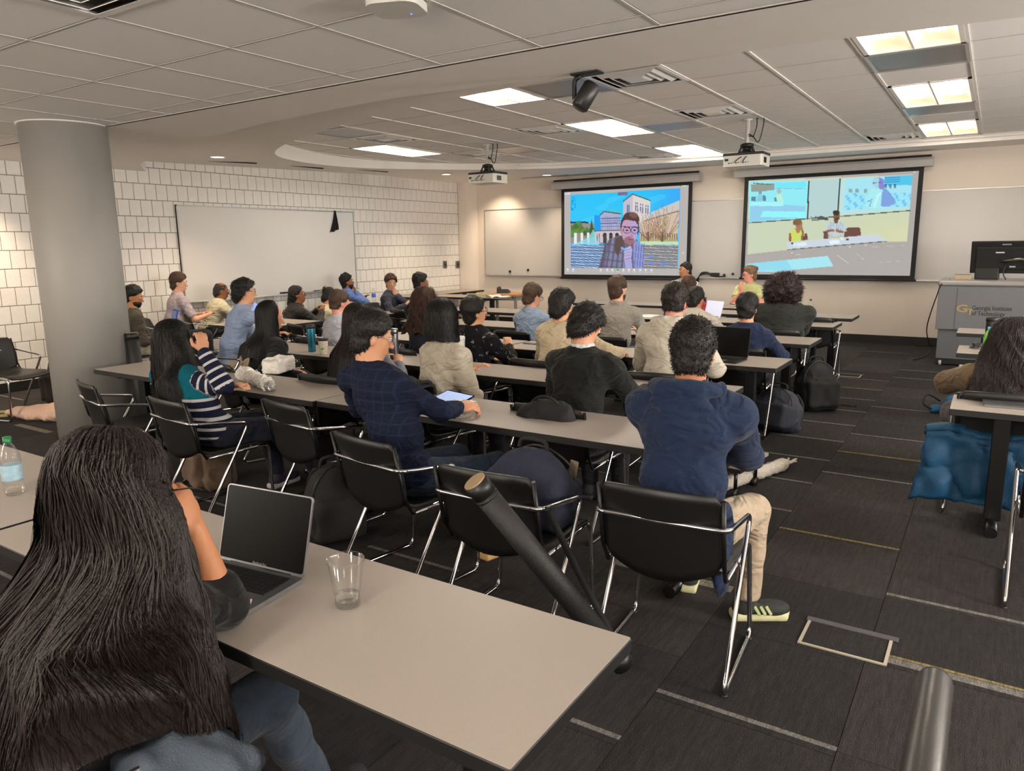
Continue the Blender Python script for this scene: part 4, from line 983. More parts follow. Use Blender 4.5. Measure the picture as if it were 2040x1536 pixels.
# ------------------------------------------------------------------ blended solids (bodies, clothes, bags)
def rot3(yaw=0, pitch=0, roll=0):
    """yaw about z (left +), then pitch about x (down +), then roll about y"""
    return np.array((Matrix.Rotation(yaw, 3, 'Z') @ Matrix.Rotation(-pitch, 3, 'X') @ Matrix.Rotation(roll, 3, 'Y')), np.float32)
I3 = np.eye(3, dtype=np.float32)
class Sdf:
    def __init__(s): s.p = []; s.cuts = []; s.nz = None
    def cap(s, a, b, ra, rb=None, k=.03, sq=None):
        s.p.append(('c', np.array(a, np.float32), np.array(b, np.float32), ra, ra if rb is None else rb, k)); return s
    def chain(s, P, rs, k=.02):
        for i in range(len(P)-1): s.cap(P[i], P[i+1], rs[i], rs[i+1], k)
        return s
    def ell(s, c, r, Rm=I3, k=.03, sub=False):
        s.p.append(('s' if sub else 'e', np.array(c, np.float32), np.array(r, np.float32), Rm, None, k)); return s
    def box(s, c, h, rd, Rm=I3, k=.01):
        s.p.append(('b', np.array(c, np.float32), np.array(h, np.float32), Rm, rd, k)); return s
    def cut(s, fn): s.cuts.append(fn); return s          # keep where fn(x, y, z) < 0
    def noise(s, fn): s.nz = fn; return s
    def mesh(s, name, mats, vox, mirror=None):
        lo = np.full(3, 1e9); hi = -lo; bb = []
        for q in s.p:
            if q[0] == 'c': m = max(q[3], q[4]); l = np.minimum(q[1], q[2])-m; h_ = np.maximum(q[1], q[2])+m
            else:
                e = np.abs(q[3]) @ (q[2]+(q[4] or 0)); l, h_ = q[1]-e, q[1]+e
            bb.append((l, h_))
            if q[0] != 's': lo = np.minimum(lo, l); hi = np.maximum(hi, h_)
        pad = vox*3+.012; lo = lo-pad; hi = hi+pad
        n = np.ceil((hi-lo)/vox).astype(int)+1
        ax = [(lo[i]+vox*np.arange(n[i])).astype(np.float32) for i in range(3)]
        D = np.full(n, .3, np.float32)
        for q, (l, h_) in zip(s.p, bb):
            k = max(q[5], 1e-4); m = k+vox*2.5+.03
            i0 = np.clip(np.floor((l-m-lo)/vox).astype(int), 0, n-1); i1 = np.clip(np.ceil((h_+m-lo)/vox).astype(int)+1, 1, n)
            X = ax[0][i0[0]:i1[0], None, None]; Y = ax[1][None, i0[1]:i1[1], None]; Z = ax[2][None, None, i0[2]:i1[2]]
            if q[0] == 'c':
                a, b = q[1], q[2]; d = b-a; L = float(d@d)+1e-9
                px, py, pz = X-a[0], Y-a[1], Z-a[2]
                t = np.clip((px*d[0]+py*d[1]+pz*d[2])/L, 0, 1)
                v = np.sqrt((px-t*d[0])**2+(py-t*d[1])**2+(pz-t*d[2])**2)-(q[3]+(q[4]-q[3])*t)
            else:
                Rm = q[3]; px, py, pz = X-q[1][0], Y-q[1][1], Z-q[1][2]
                u = px*Rm[0, 0]+py*Rm[1, 0]+pz*Rm[2, 0]; v_ = px*Rm[0, 1]+py*Rm[1, 1]+pz*Rm[2, 1]; w_ = px*Rm[0, 2]+py*Rm[1, 2]+pz*Rm[2, 2]
                if q[0] == 'b':
                    h3 = q[2]; qx, qy, qz = np.abs(u)-h3[0], np.abs(v_)-h3[1], np.abs(w_)-h3[2]
                    v = np.sqrt(np.maximum(qx, 0)**2+np.maximum(qy, 0)**2+np.maximum(qz, 0)**2)+np.minimum(np.maximum(qx, np.maximum(qy, qz)), 0)-q[4]
                else:
                    r = q[2]; k0 = np.sqrt((u/r[0])**2+(v_/r[1])**2+(w_/r[2])**2); k1 = np.sqrt((u/r[0]**2)**2+(v_/r[1]**2)**2+(w_/r[2]**2)**2)+1e-6
                    v = k0*(k0-1)/k1
            S = D[i0[0]:i1[0], i0[1]:i1[1], i0[2]:i1[2]]
            if q[0] == 's':
                v = -v; h2 = np.clip(.5-.5*(v-S)/k, 0, 1); S[...] = v+(S-v)*(1-h2)*1.0 if False else np.maximum(S, v)
            else:
                h2 = np.clip(.5+.5*(S-v)/k, 0, 1); S[...] = S+(v-S)*h2-k*h2*(1-h2)
        if s.nz or s.cuts:
            X, Y, Z = ax[0][:, None, None], ax[1][None, :, None], ax[2][None, None, :]
            if s.nz:
                m = np.abs(D) < .06; ii = np.nonzero(m)
                D[ii] += s.nz(ax[0][ii[0]], ax[1][ii[1]], ax[2][ii[2]])
            for c in s.cuts: D = np.maximum(D, c(X, Y, Z))
        D[0] = D[-1] = .1; D[:, 0] = D[:, -1] = .1; D[:, :, 0] = D[:, :, -1] = .1
        return nets(D, lo, vox, name, mats)
def nets(D, lo, vox, name, mats):
    S = D < 0
    c = [S[i:S.shape[0]-1+i, j:S.shape[1]-1+j, k:S.shape[2]-1+k] for i in (0, 1) for j in (0, 1) for k in (0, 1)]
    allc = c[0].copy(); anyc = c[0].copy()
    for q in c[1:]: allc &= q; anyc |= q
    act = anyc & ~allc; I, J, K = np.nonzero(act)
    idx = np.full(act.shape, -1, np.int32); idx[I, J, K] = np.arange(len(I))
    V = [D[I+i, J+j, K+k] for i in (0, 1) for j in (0, 1) for k in (0, 1)]
    off = [(i, j, k) for i in (0, 1) for j in (0, 1) for k in (0, 1)]
    P = np.zeros((len(I), 3), np.float32); N = np.zeros(len(I), np.float32)
    for a in range(8):
        for b in range(a+1, 8):
            oa, ob = off[a], off[b]
            if sum(abs(oa[i]-ob[i]) for i in range(3)) != 1: continue
            m = (V[a] < 0) != (V[b] < 0); t = V[a][m]/(V[a][m]-V[b][m])
            for i in range(3): P[m, i] += oa[i]+(ob[i]-oa[i])*t
            N[m] += 1
    P = (P/N[:, None]+np.stack([I, J, K], 1))*vox+lo
    F = []
    for d in range(3):
        sl0 = [slice(None)]*3; sl1 = [slice(None)]*3; sl0[d] = slice(0, -1); sl1[d] = slice(1, None)
        A, B = S[tuple(sl0)], S[tuple(sl1)]; e = np.nonzero(A != B); e = np.stack(e, 1)
        d1, d2 = (d+1) % 3, (d+2) % 3
        e = e[(e[:, d1] > 0) & (e[:, d2] > 0) & (e[:, d1] < S.shape[d1]-1) & (e[:, d2] < S.shape[d2]-1)]
        q = []
        for o1, o2 in ((-1, -1), (0, -1), (0, 0), (-1, 0)):
            g = e.copy(); g[:, d1] += o1; g[:, d2] += o2; q.append(idx[g[:, 0], g[:, 1], g[:, 2]])
        q = np.stack(q, 1); inside = A[e[:, 0], e[:, 1], e[:, 2]]
        q[~inside] = q[~inside][:, ::-1]; q = q[(q >= 0).all(1)]; F.append(q)
    F = np.concatenate(F)
    me = bpy.data.meshes.new(name); me.vertices.add(len(P)); me.vertices.foreach_set('co', P.astype(np.float32).ravel())
    me.loops.add(F.size); me.loops.foreach_set('vertex_index', F.astype(np.int32).ravel())
    me.polygons.add(len(F)); me.polygons.foreach_set('loop_start', np.arange(0, F.size, 4, dtype=np.int32)); me.polygons.foreach_set('loop_total', np.full(len(F), 4, np.int32))
    me.polygons.foreach_set('use_smooth', np.ones(len(F), bool)); me.update(calc_edges=True)
    for m in (mats if isinstance(mats, (list, tuple)) else [mats]): me.materials.append(m)
    return me
def n3(f, amp, seed=0, st=(1, 1, 1)):
    """smooth pseudo-noise from sines"""
    q = np.random.RandomState(seed); W = q.normal(size=(5, 3))*f*np.array(st); ph = q.rand(5)*6.28
    def fn(x, y, z):
        a = 0
        for i in range(5): a = a+np.sin(W[i, 0]*x+W[i, 1]*y+W[i, 2]*z+ph[i])
        return (a*amp/2.2).astype(np.float32)
    return fn
def nsum(*fs): return lambda x, y, z: sum(f(x, y, z) for f in fs)
# ------------------------------------------------------------------ people
SKIN = {'fair': (214, 160, 132), 'light': (206, 150, 116), 'tan': (180, 122, 86), 'brown': (134, 86, 58), 'pink': (216, 150, 130)}
def skin_mat(k): return mat('skin_'+k, SKIN[k], .5, var=.05, scale=30, bump=.06, bscale=220, spec=.35)
def hair_mat(name, col, rough=.5): return mat('hair_'+name, col, rough, var=.45, scale=60, bump=.5, bscale=55, stretch=(3, 3, .35), spec=.3)
HAIR = {'black': (22, 19, 18), 'brownblack': (34, 27, 24), 'brown': (66, 47, 36), 'midbrown': (64, 45, 34), 'darkgrey': (44, 40, 38), 'fair': (122, 96, 72), 'curl': (62, 40, 30), 'afro': (42, 28, 30)}
m_eye = mat('eye_white', (226, 220, 214), .2); m_iris = mat('eye_dark', (38, 26, 20), .15); m_lip = mat('lips', (160, 92, 82), .45)
m_gl = glass('spectacle_lens', mixt=.9)
def ridge(f, amp, seed=0, st=(1, 1, 1)):
    a, b = n3(f, 1, seed, st), n3(f*.6, 1, seed+50, st)
    return lambda x, y, z: (amp*(np.minimum(np.abs(a(x, y, z))*2.2, 1)-.65)*np.clip(.6+b(x, y, z), 0, 1.4)).astype(np.float32)
def cloth_mat(name, col, rough=.9, bscale=420, bump=.25, var=.07): return mat('cloth_'+name, col, rough, var=var, scale=30, bump=bump, bscale=bscale, spec=.2, sheen=.08, wrinkle=.55)
def pattern(name, kind):
    if name in _m: return _m[name]
    m = mat(name, (40, 44, 60), .9, var=.05, bump=.2, bscale=420, spec=.2, wrinkle=.5); nt = m.node_tree; b = nt.nodes['Principled BSDF']
    tc = nt.nodes.new('ShaderNodeTexCoord')
    def ramp(fac, els):
        r = nt.nodes.new('ShaderNodeValToRGB'); r.color_ramp.interpolation = 'CONSTANT'
        while len(r.color_ramp.elements) > 1: r.color_ramp.elements.remove(r.color_ramp.elements[0])
        r.color_ramp.elements[0].position = els[0][0]; r.color_ramp.elements[0].color = L3(els[0][1])
        for p, c in els[1:]: e = r.color_ramp.elements.new(p); e.color = L3(c)
        nt.links.new(fac, r.inputs[0]); return r.outputs[0]
    def wave(scale, axis, dist=0):
        w_ = nt.nodes.new('ShaderNodeTexWave'); w_.bands_direction = axis; w_.inputs['Scale'].default_value = scale; w_.inputs['Distortion'].default_value = dist
        nt.links.new(tc.outputs['Object'], w_.inputs['Vector']); return w_.outputs['Fac']
    def mixc(f, a, c_):
        mx = nt.nodes.new('ShaderNodeMix'); mx.data_type = 'RGBA'; nt.links.new(f, mx.inputs['Factor'])
        for k, v in (('A', a), ('B', c_)):
            if isinstance(v, tuple): mx.inputs[k].default_value = L3(v)
            else: nt.links.new(v, mx.inputs[k])
        return mx.outputs['Result']
    if kind == 'sweater':
        a = nt.nodes.new('ShaderNodeAttribute'); a.attribute_name = 'u'
        def mth(op, x, y):
            q = nt.nodes.new('ShaderNodeMath'); q.operation = op; nt.links.new(x, q.inputs[0]); q.inputs[1].default_value = y; return q.outputs[0]
        st = ramp(mth('FRACT', mth('DIVIDE', mth('ADD', a.outputs['Fac'], -.2), .054), 0), [(0, (196, 194, 196)), (.3, (24, 28, 52))])
        out = mixc(mth('LESS_THAN', a.outputs['Fac'], .2), st, (10, 92, 108))
    elif kind == 'sweater_old':
        a = nt.nodes.new('ShaderNodeAttribute'); a.attribute_name = 'u'
        els = [(0, (10, 96, 112))]; p = .205
        while p < .95: els += [(p, (196, 194, 196)), (p+.016, (24, 28, 52))]; p += .052 if p < .45 else .06
        out = ramp(a.outputs['Fac'], els[:31])
    elif kind == 'floral':
        v = nt.nodes.new('ShaderNodeTexVoronoi'); v.inputs['Scale'].default_value = 17; n = nt.nodes.new('ShaderNodeTexNoise'); n.inputs['Scale'].default_value = 14; n.inputs['Distortion'].default_value = 2.5
        nt.links.new(tc.outputs['Object'], n.inputs['Vector']); ad = nt.nodes.new('ShaderNodeVectorMath'); ad.operation = 'ADD'
        sc2 = nt.nodes.new('ShaderNodeVectorMath'); sc2.operation = 'SCALE'; sc2.inputs['Scale'].default_value = .09
        nt.links.new(n.outputs['Color'], sc2.inputs[0]); nt.links.new(sc2.outputs[0], ad.inputs[0]); nt.links.new(tc.outputs['Object'], ad.inputs[1]); nt.links.new(ad.outputs[0], v.inputs['Vector'])
        out = ramp(v.outputs['Distance'], [(0, (150, 146, 144)), (.2, (96, 92, 92)), (.25, (24, 24, 28))])
    elif kind == 'check':
        f1 = wave(6, 'Z'); f2 = wave(6, 'X')
        out = mixc(ramp(f1, [(0, (0, 0, 0)), (.93, (255, 255, 255))]), mixc(ramp(f2, [(0, (0, 0, 0)), (.94, (255, 255, 255))]), (20, 26, 46), (28, 36, 60)), (28, 36, 60))
    elif kind == 'stripeshirt':
        out = mixc(ramp(wave(16, 'X', .4), [(0, (0, 0, 0)), (.72, (255, 255, 255))]), (206, 202, 198), (110, 92, 92))
    elif kind == 'finestripe':
        out = mixc(ramp(wave(34, 'X', .2), [(0, (0, 0, 0)), (.6, (255, 255, 255))]), (178, 166, 170), (150, 138, 146))
    elif kind == 'knit':
        out = mixc(wave(60, 'Z', 1.5), (128, 122, 114), (166, 160, 150))
    nt.links.new(out, b.inputs['Base Color']); return m

def merge_strips(me, strips):
    """adds ribbons (arrays of left/right points) to a quad mesh"""
    if not strips: return me
    n0 = len(me.vertices); co = np.empty(n0*3, np.float32); me.vertices.foreach_get('co', co); V = [co.reshape(-1, 3)]
    f0 = np.empty(len(me.loops), np.int32); me.loops.foreach_get('vertex_index', f0); F = [f0.reshape(-1, 4)]; b = n0
    for Lp, Rp in strips:
        n = len(Lp); V.append(np.concatenate([Lp, Rp])); i = np.arange(n-1)
        F.append(np.stack([b+i, b+i+1, b+n+i+1, b+n+i], 1)); b += 2*n
    V = np.concatenate(V); F = np.concatenate(F); m2 = bpy.data.meshes.new(me.name)
    m2.vertices.add(len(V)); m2.vertices.foreach_set('co', V.astype(np.float32).ravel())
    m2.loops.add(F.size); m2.loops.foreach_set('vertex_index', F.astype(np.int32).ravel()); m2.polygons.add(len(F))
    m2.polygons.foreach_set('loop_start', np.arange(0, F.size, 4, dtype=np.int32)); m2.polygons.foreach_set('loop_total', np.full(len(F), 4, np.int32))
    m2.polygons.foreach_set('use_smooth', np.ones(len(F), bool)); m2.update(calc_edges=True)
    for m in me.materials: m2.materials.append(m)
    bpy.data.meshes.remove(me); return m2
def tufts(me, n, length, seed, down=1.0, hc=None):
    """short hair ends standing off the surface"""
    N = len(me.vertices); co = np.empty(N*3, np.float32); me.vertices.foreach_get('co', co); co = co.reshape(-1, 3)
    no = np.empty(N*3, np.float32); me.vertices.foreach_get('normal', no); no = no.reshape(-1, 3)
    q = np.random.RandomState(seed); pick = q.randint(0, N, n); out = []
    for i in pick:
        p, m = co[i], no[i]; d = m*.45+np.array([0, 0, -down])+q.normal(size=3)*.45; d /= np.linalg.norm(d)+1e-6
        sd = np.cross(d, m)+q.normal(size=3)*.2; sd /= np.linalg.norm(sd)+1e-6; l = length*(.6+q.rand()*.8); w_ = .0022
        P = np.stack([p-m*.004, p+d*l*.5+m*.003, p+d*l]); W = np.array([w_, w_*.8, .0002])[:, None]
        out.append((P-sd*W, P+sd*W))
    return merge_strips(me, out)

def ik(S, T, l1, l2, pole):
    S, T = np.array(S, float), np.array(T, float); d = T-S; L = np.linalg.norm(d)
    if L > (l1+l2)*.985: T = S+d/L*(l1+l2)*.985; d = T-S; L = np.linalg.norm(d)
    L = max(L, abs(l1-l2)+.02); u = d/L; a = (l1*l1-l2*l2+L*L)/(2*L); h = math.sqrt(max(0, l1*l1-a*a))
    p = np.array(pole, float); p = p-u*(p@u); p /= np.linalg.norm(p)+1e-9
    return S+u*a+p*h, T
def hand(sd, W, f, n, side, curl=.45, sz=1.0):
    """palm, four bent fingers of different length and a thumb; W wrist, f finger direction, n palm normal"""
    f = f/np.linalg.norm(f); n = n-f*(n@f); n /= np.linalg.norm(n)+1e-9; x = np.cross(f, n)*side
    Rm = np.stack([x, f, -n], 1).astype(np.float32)
    sd.ell(W+f*.045*sz, np.array([.041, .055, .019])*sz, Rm, .012)
    for i, (xo, ln) in enumerate(((-.030, .062), (-.010, .078), (.010, .073), (.030, .066))):
        a = W+f*.082*sz+x*xo*sz; d = f; P = [a]
        for j, q in enumerate((.45, .32, .25)):
            an = curl*(j+.6); d = f*math.cos(an)+n*math.sin(an); P.append(P[-1]+d*ln*q*1.15*sz)
        sd.chain(P, [.0092*sz, .0088*sz, .0082*sz, .007*sz], .004)
    a = W+f*.022*sz+x*.034*sz; b = a+(f*.6+x*.7+n*.25)*.034*sz; c = b+(f*.95+x*.1+n*.35)*.03*sz; d = c+(f*.8-x*.25+n*.5)*.022*sz
    sd.chain([a, b, c, d], [.0125*sz, .0108*sz, .0096*sz, .008*sz], .008)

m_sole = mat('shoe_sole_white', (206, 204, 190), .6); _shoe = {}
def shoes(t, A, toe, kind, lbl=None):
    if kind not in _shoe:
        c1, c2 = kind
        s_ = Sdf().ell((0, .065, .05), (.042, .12, .036), k=.03).cap((0, -.02, .06), (0, -.01, .095), .043, .045, .03).ell((0, .13, .045), (.04, .06, .028)).cut(lambda x, y, z: .022-z+0*x)
        u = s_.mesh('shoe', mat('shoe_%d_%d_%d' % c1, c1, .7, bump=.3), .008)
        s2 = Sdf().box((0, .055, .017), (.028, .112, .006), .014).cap((0, .15, .02), (0, .175, .03), .03, .02, .02); so = s2.mesh('sole', mat('sole_%d_%d_%d' % c2, c2, .6), .008)
        _shoe[kind] = (u, so)
    u, so = _shoe[kind]
    for a, tw in zip(A, toe):
        o = link('shoe', u, t, (a[0], a[1], a[2]-.085), R(tw)); link('sole', so, o)
        if lbl: o['label'] = lbl
    return

def person(label, px, Y, yaw=0, lean=12, w=1.0, skin='light', hair=('short', 'black'), top=('cotton', (90, 90, 90)), pants=(40, 42, 48), arms=('desk', 'desk'), hd=(0, 8),
           vox=.0134, spec=False, face=False, feet=.02, knee=(.11, .11), shoe=((30, 30, 34), (40, 40, 44)), has_chair=True, seed=1, sleeve=1.0, collar=None, hood=False, beard=None, chair_label=None, nl=.35, chair_off=0, hipz=.535, strands=None, shoe_label=None, bulk=.014, seat=None, wr=1.0, toe=(6, -6)):
    hw = at(px[0], px[1], Y=Y*TF); hw = np.array([hw[0], hw[1], hw[2]/K]); ya = R(yaw); cz, sz_ = math.cos(ya), math.sin(ya)
    L = 0; la = R(lean); hn = R(lean*nl+hd[1]*.25)
    need = hw[2]-hipz-.155*math.cos(hn); L = need/math.cos(la)
    if L < .40: la = math.acos(max(.5, min(1, need/.40))); L = need/math.cos(la)
    hy = L*math.sin(la)+.155*math.sin(hn)
    rx, ry = hw[0]+sz_*hy*K, hw[1]-cz*hy*K
    if seat:
        q0 = at(seat[0], seat[1], Z=.727); rx, ry = q0[0]-sz_*.257, q0[1]+cz*.257
    t = empty('person', (rx, ry, 0), ya, label, 'person'); t.scale = (K, K, K)
    def loc(p):      # world point -> the person's own frame
        dx, dy = (p[0]-rx)/K, (p[1]-ry)/K; return np.array([cz*dx+sz_*dy, -sz_*dx+cz*dy, p[2]/K])
    P = np.array([0, 0, hipz]); up_ = np.array([0, math.sin(la), math.cos(la)]); N = P+up_*L; C = np.array([0, hy, hw[2]])
    if seat:
        C = loc(hw*np.array([1, 1, K])); hy = C[1]; N = C-.155*np.array([0, math.sin(hn), math.cos(hn)]); L = np.linalg.norm(N-P); up_ = (N-P)/L; la = math.atan2(up_[1], up_[2])
    Rt = rot3(0, la, math.atan2(up_[0], up_[2])) if seat else rot3(0, la); Rh = rot3(R(hd[0]), R(hd[1]), R(hd[2]) if len(hd) > 2 else 0)
    H = lambda x, y, z: C+Rh @ np.array([x, y, z])
    S = {s: N+np.array([s*.170*w, .012, -.088]) for s in (-1, 1)}
    El, Wr, hd_n, hd_f, curl = {}, {}, {}, {}, {}
    for s, a in zip((-1, 1), arms):
        sp = a if isinstance(a, dict) else {'pose': a}; po = sp.get('pose', 'desk')
        pole = np.array([s*.8, -.5, -.6]); n = np.array([0, 0, -1.0]); cu = .45
        if po == 'desk': T = np.array([s*.12, hy+.30, TZ/K+.045])
        elif po == 'fold': T = np.array([-s*.06, hy+.22, TZ/K+.05]); pole = np.array([s*1., .2, -.5])
        elif po == 'lap': T = np.array([s*.08, .30, .64]); n = np.array([0, -.3, -1.0])
        elif po == 'chin': T = H(s*.05, .12, -.185); pole = np.array([s*.25, .9, -.6]); cu = .75
        elif po == 'at': T = loc(at(*sp['px'], **{k: (v*TF if k == 'Y' else v) for k, v in sp.items() if k in 'XYZ'}))
        elif po == 'down': T = np.array([s*.27, .08, .5])
        pole = np.array(sp.get('pole', pole), float); El[s], Wr[s] = ik(S[s], T, .285, .255, pole)
        if 'elbow' in sp: El[s] = loc(at(*sp['elbow'], Z=TZ+.055)); Wr[s] = T
        if po == 'chin': n = H(0, .0, -.06)-Wr[s]; hd_f[s] = H(s*.015, .10, -.06)-Wr[s]
        else: hd_f[s] = Wr[s]-El[s]+np.array([0, .0, .06 if po in ('desk', 'fold') else 0])
        if 'f' in sp: hd_f[s] = np.array(sp['f'], float)
        hd_n[s] = np.array(sp.get('n', n), float); curl[s] = sp.get('curl', cu)
    HJ = {s: P+np.array([s*.085*w, .03, -.015]) for s in (-1, 1)}
    KN = {s: np.array([s*knee[0 if s < 0 else 1], .44, .505]) for s in (-1, 1)}
    ff = feet if isinstance(feet, tuple) else (feet, feet)
    AN = {s: np.array([KN[s][0], .44+ff[0 if s < 0 else 1], .09]) for s in (-1, 1)}
    # ---- body: one continuous skin
    b = Sdf()
    b.ell(H(0, -.012, .032), (.075, .095, .086), Rh, .02).ell(H(0, .032, -.03), (.058, .062, .082), Rh, .03).ell(H(0, .045, -.088), (.036, .034, .028), Rh, .03)
    b.cap(H(0, .088, .012), H(0, .112, -.026), .0085, .0135, .012).ell(H(0, .086, -.06), (.026, .014, .014), Rh, .012)
    for s in (-1, 1):
        b.ell(H(s*.076, -.008, -.008), (.009, .021, .032), Rh @ rot3(s*.35), .006); b.ell(H(s*.03, .082, .028), (.026, .012, .009), Rh, .014)
    b.cap(H(0, -.022, -.06), N+np.array([0, -.005, -.03]), .054*min(w, 1.1), .06*min(w, 1.1), .035)
    b.ell(P+up_*L*.72, (.132*w, .084, .14), Rt, .06).ell(P+up_*L*.36, (.118*w, .084, .15), Rt, .06).ell(P, (.14*w, .105, .09), k=.06)
    for s in (-1, 1):
        b.cap(N+np.array([s*.03, 0, -.03]), S[s], .043, .043, .05).cap(S[s], El[s], .046, .038, .02).cap(El[s], Wr[s], .041, .028, .02)
        hand(b, Wr[s], hd_f[s], hd_n[s], s, curl[s])
        tw = R(toe[0 if s < 0 else 1]); b.cap(HJ[s], KN[s], .085, .058, .04).cap(KN[s], AN[s], .054, .038, .03).cap(AN[s]+[0, 0, -.03], AN[s]+[-.12*math.sin(tw), .12*math.cos(tw), -.055], .035, .028, .02)
    link('body', b.mesh('body', skin_mat(skin), vox), t)
    # ---- upper garment
    tk = bulk; c = Sdf()
    c.ell(P+up_*L*.74, (.158*w+tk, .108+tk+.03*(w > 1.1), .17), Rt, .07).ell(P+up_*L*.36, (.142*w+tk, .112+tk+.05*(w > 1.2), .16), Rt, .07).ell(P+np.array([0, -.005, .015]), (.158*w+tk, .128+tk, .105), k=.06)
    for s in (-1, 1):
        c.cap(N+np.array([s*.035, -.008, -.03]), S[s], .050+tk*.5, .052+tk, .05)
        e = El[s]; c.cap(S[s], e, .049+tk, .042+tk, .05)
        if sleeve >= .9: c.cap(e, Wr[s]-(Wr[s]-e)*.06, .044+tk, .032+tk*.8, .02)
        elif sleeve > .5: c.cap(e, e+(Wr[s]-e)*(sleeve-.5)*1.2, .046+tk, .044+tk, .02)
    q = [n3(11, .004, seed), ridge(17, .0075*wr, seed+9, (1, 1, 1.3)), ridge(34, .0035*wr, seed+3, (.8, .8, 1.4))]; c.noise(nsum(*q))
    c.cut(lambda x, y, z, lo=hipz-.085: lo-z+0*x)
    if sleeve <= .5:
        for s in (-1, 1):
            A_, d_ = S[s]+(El[s]-S[s])*(sleeve*2*.95), (El[s]-S[s])/np.linalg.norm(El[s]-S[s])
            c.cut(lambda x, y, z, A_=A_, d_=d_, s=s, e=El[s]: np.minimum((x-A_[0])*d_[0]+(y-A_[1])*d_[1]+(z-A_[2])*d_[2], .075-np.sqrt((x-e[0])**2+(y-e[1])**2+(z-e[2])**2)*.45))
    # neck opening
    nk = N+np.array([0, .0, .0]); nd = H(0, -.02, -.06)-nk; nd /= np.linalg.norm(nd)
    if hood:
        for s in (-1, 1): c.cap(N+np.array([s*.05, -.03, -.012]), S[s]+np.array([-s*.01, -.01, .0]), .06, .056+tk*.6, .05)
        c.ell(nk+nd*.03, (.07, .066, .045), sub=True)
    elif collar:
        ring = [nk+nd*.028+np.array([math.cos(a)*.067, math.sin(a)*.067-.004, .006*math.sin(-a)]) for a in np.linspace(0, 2*math.pi, 13)]
        c.chain(ring, [.0125]*13, .012); c.chain([r_+nd*-.022*1.0 for r_ in ring], [.015]*13, .02); c.ell(nk+nd*.055, (.056, .056, .05), sub=True)
    else:
        c.ell(nk+nd*.03, (.064, .062, .045), sub=True)
    tm = top[1] if not isinstance(top[1], tuple) else cloth_mat(top[0], top[1], top[2] if len(top) > 2 else .9)
    me = c.mesh('shirt', tm, vox*1.1)
    if top[0] == 'sweater':
        n_ = len(me.vertices); co = np.empty(n_*3, np.float32); me.vertices.foreach_get('co', co); co = co.reshape(-1, 3)
        u = (N[2]-co[:, 2])*.95+.02
        for s in (-1, 1):
            for (A_, B_, off, r_) in ((S[s], El[s], .13, .075), (El[s], Wr[s], .13+.285, .07)):
                d = B_-A_; tt = np.clip(((co-A_) @ d)/(d @ d), 0, 1); dist = np.linalg.norm(co-A_-tt[:, None]*d, axis=1)
                mk = (dist < r_) & ((co[:, 0]*s > S[s][0]*s-.03) | (off > .2)); u[mk] = off+tt[mk]*np.linalg.norm(d)
        a_ = me.attributes.new('u', 'FLOAT', 'POINT'); a_.data.foreach_set('value', u.astype(np.float32))
    link({'jacket': 'jacket', 'sweater': 'sweater', 'hoodie': 'hoodie'}.get(top[0].split('_')[0], 'shirt'), me, t)
    if collar and isinstance(collar, tuple):
        k_ = Sdf(); ring = [nk+nd*.03+np.array([math.cos(a)*.062, math.sin(a)*.062-.004, 0]) for a in np.linspace(0, 2*math.pi, 13)]
        k_.chain(ring, [.014]*13, .012); k_.chain([r_+nd*.016 for r_ in ring], [.0095]*13, .012); link('collar', k_.mesh('collar', cloth_mat('collar_%d' % collar[0], collar), .007), t)
    if hood:
        hs = Sdf(); ang = np.linspace(0, 2*math.pi, 25)
        ring = [N+np.array([math.cos(a)*(.108+.022*max(0, -math.sin(a)))*min(w, 1.15), math.sin(a)*.098-.018-.02*max(0, -math.sin(a)), .02-.045*max(0, math.sin(a))+.012*max(0, -math.sin(a))]) for a in ang]
        hs.chain(ring, [.027+.012*max(0, -math.sin(a)) for a in ang], .012)
        hs.ell(N+np.array([0, -.13, -.03]), (.125, .05, .07), rot3(0, R(-20)), .02).ell(N+np.array([0, -.15, -.085]), (.085, .036, .05), rot3(0, R(-20)), .025)
        hs.ell(N+np.array([0, -.015, .06]), (.085, .082, .075), sub=True)
        hs.noise(nsum(ridge(24, .008, seed+21, (1, 1, 1.5)), n3(50, .002, seed+22)))
        link('hood', hs.mesh('hood', tm, vox), t)
    # ---- trousers and shoes
    d = Sdf(); d.ell(P+np.array([0, 0, -.012]), (.168*w, .136, .088), k=.05)
    for s in (-1, 1): d.cap(HJ[s], KN[s], .098*min(w, 1.15), .071, .05).cap(KN[s], AN[s]+[0, 0, .02], .069, .054, .03)
    d.noise(nsum(n3(16, .004, seed+5), n3(40, .0018, seed+6))).cut(lambda x, y, z: .105-z+0*x)
    link('trousers', d.mesh('trousers', cloth_mat('trousers_%d_%d_%d' % pants, pants, bscale=300), vox*1.25), t)
    shoes(t, [AN[s] for s in (-1, 1)], toe, shoe, shoe_label)
    # ---- hair
    ht, hc = hair[0], hair[1]; hm = hair_mat(hc, HAIR[hc]); opt = hair[2] if len(hair) > 2 else {}
    vh = max(.006, vox*.7)
    inv = Rh.T.astype(np.float32)
    def head_xyz(x, y, z): u, v, q_ = x-C[0], y-C[1], z-C[2]; return (inv[0, 0]*u+inv[0, 1]*v+inv[0, 2]*q_, inv[1, 0]*u+inv[1, 1]*v+inv[1, 2]*q_, inv[2, 0]*u+inv[2, 1]*v+inv[2, 2]*q_)
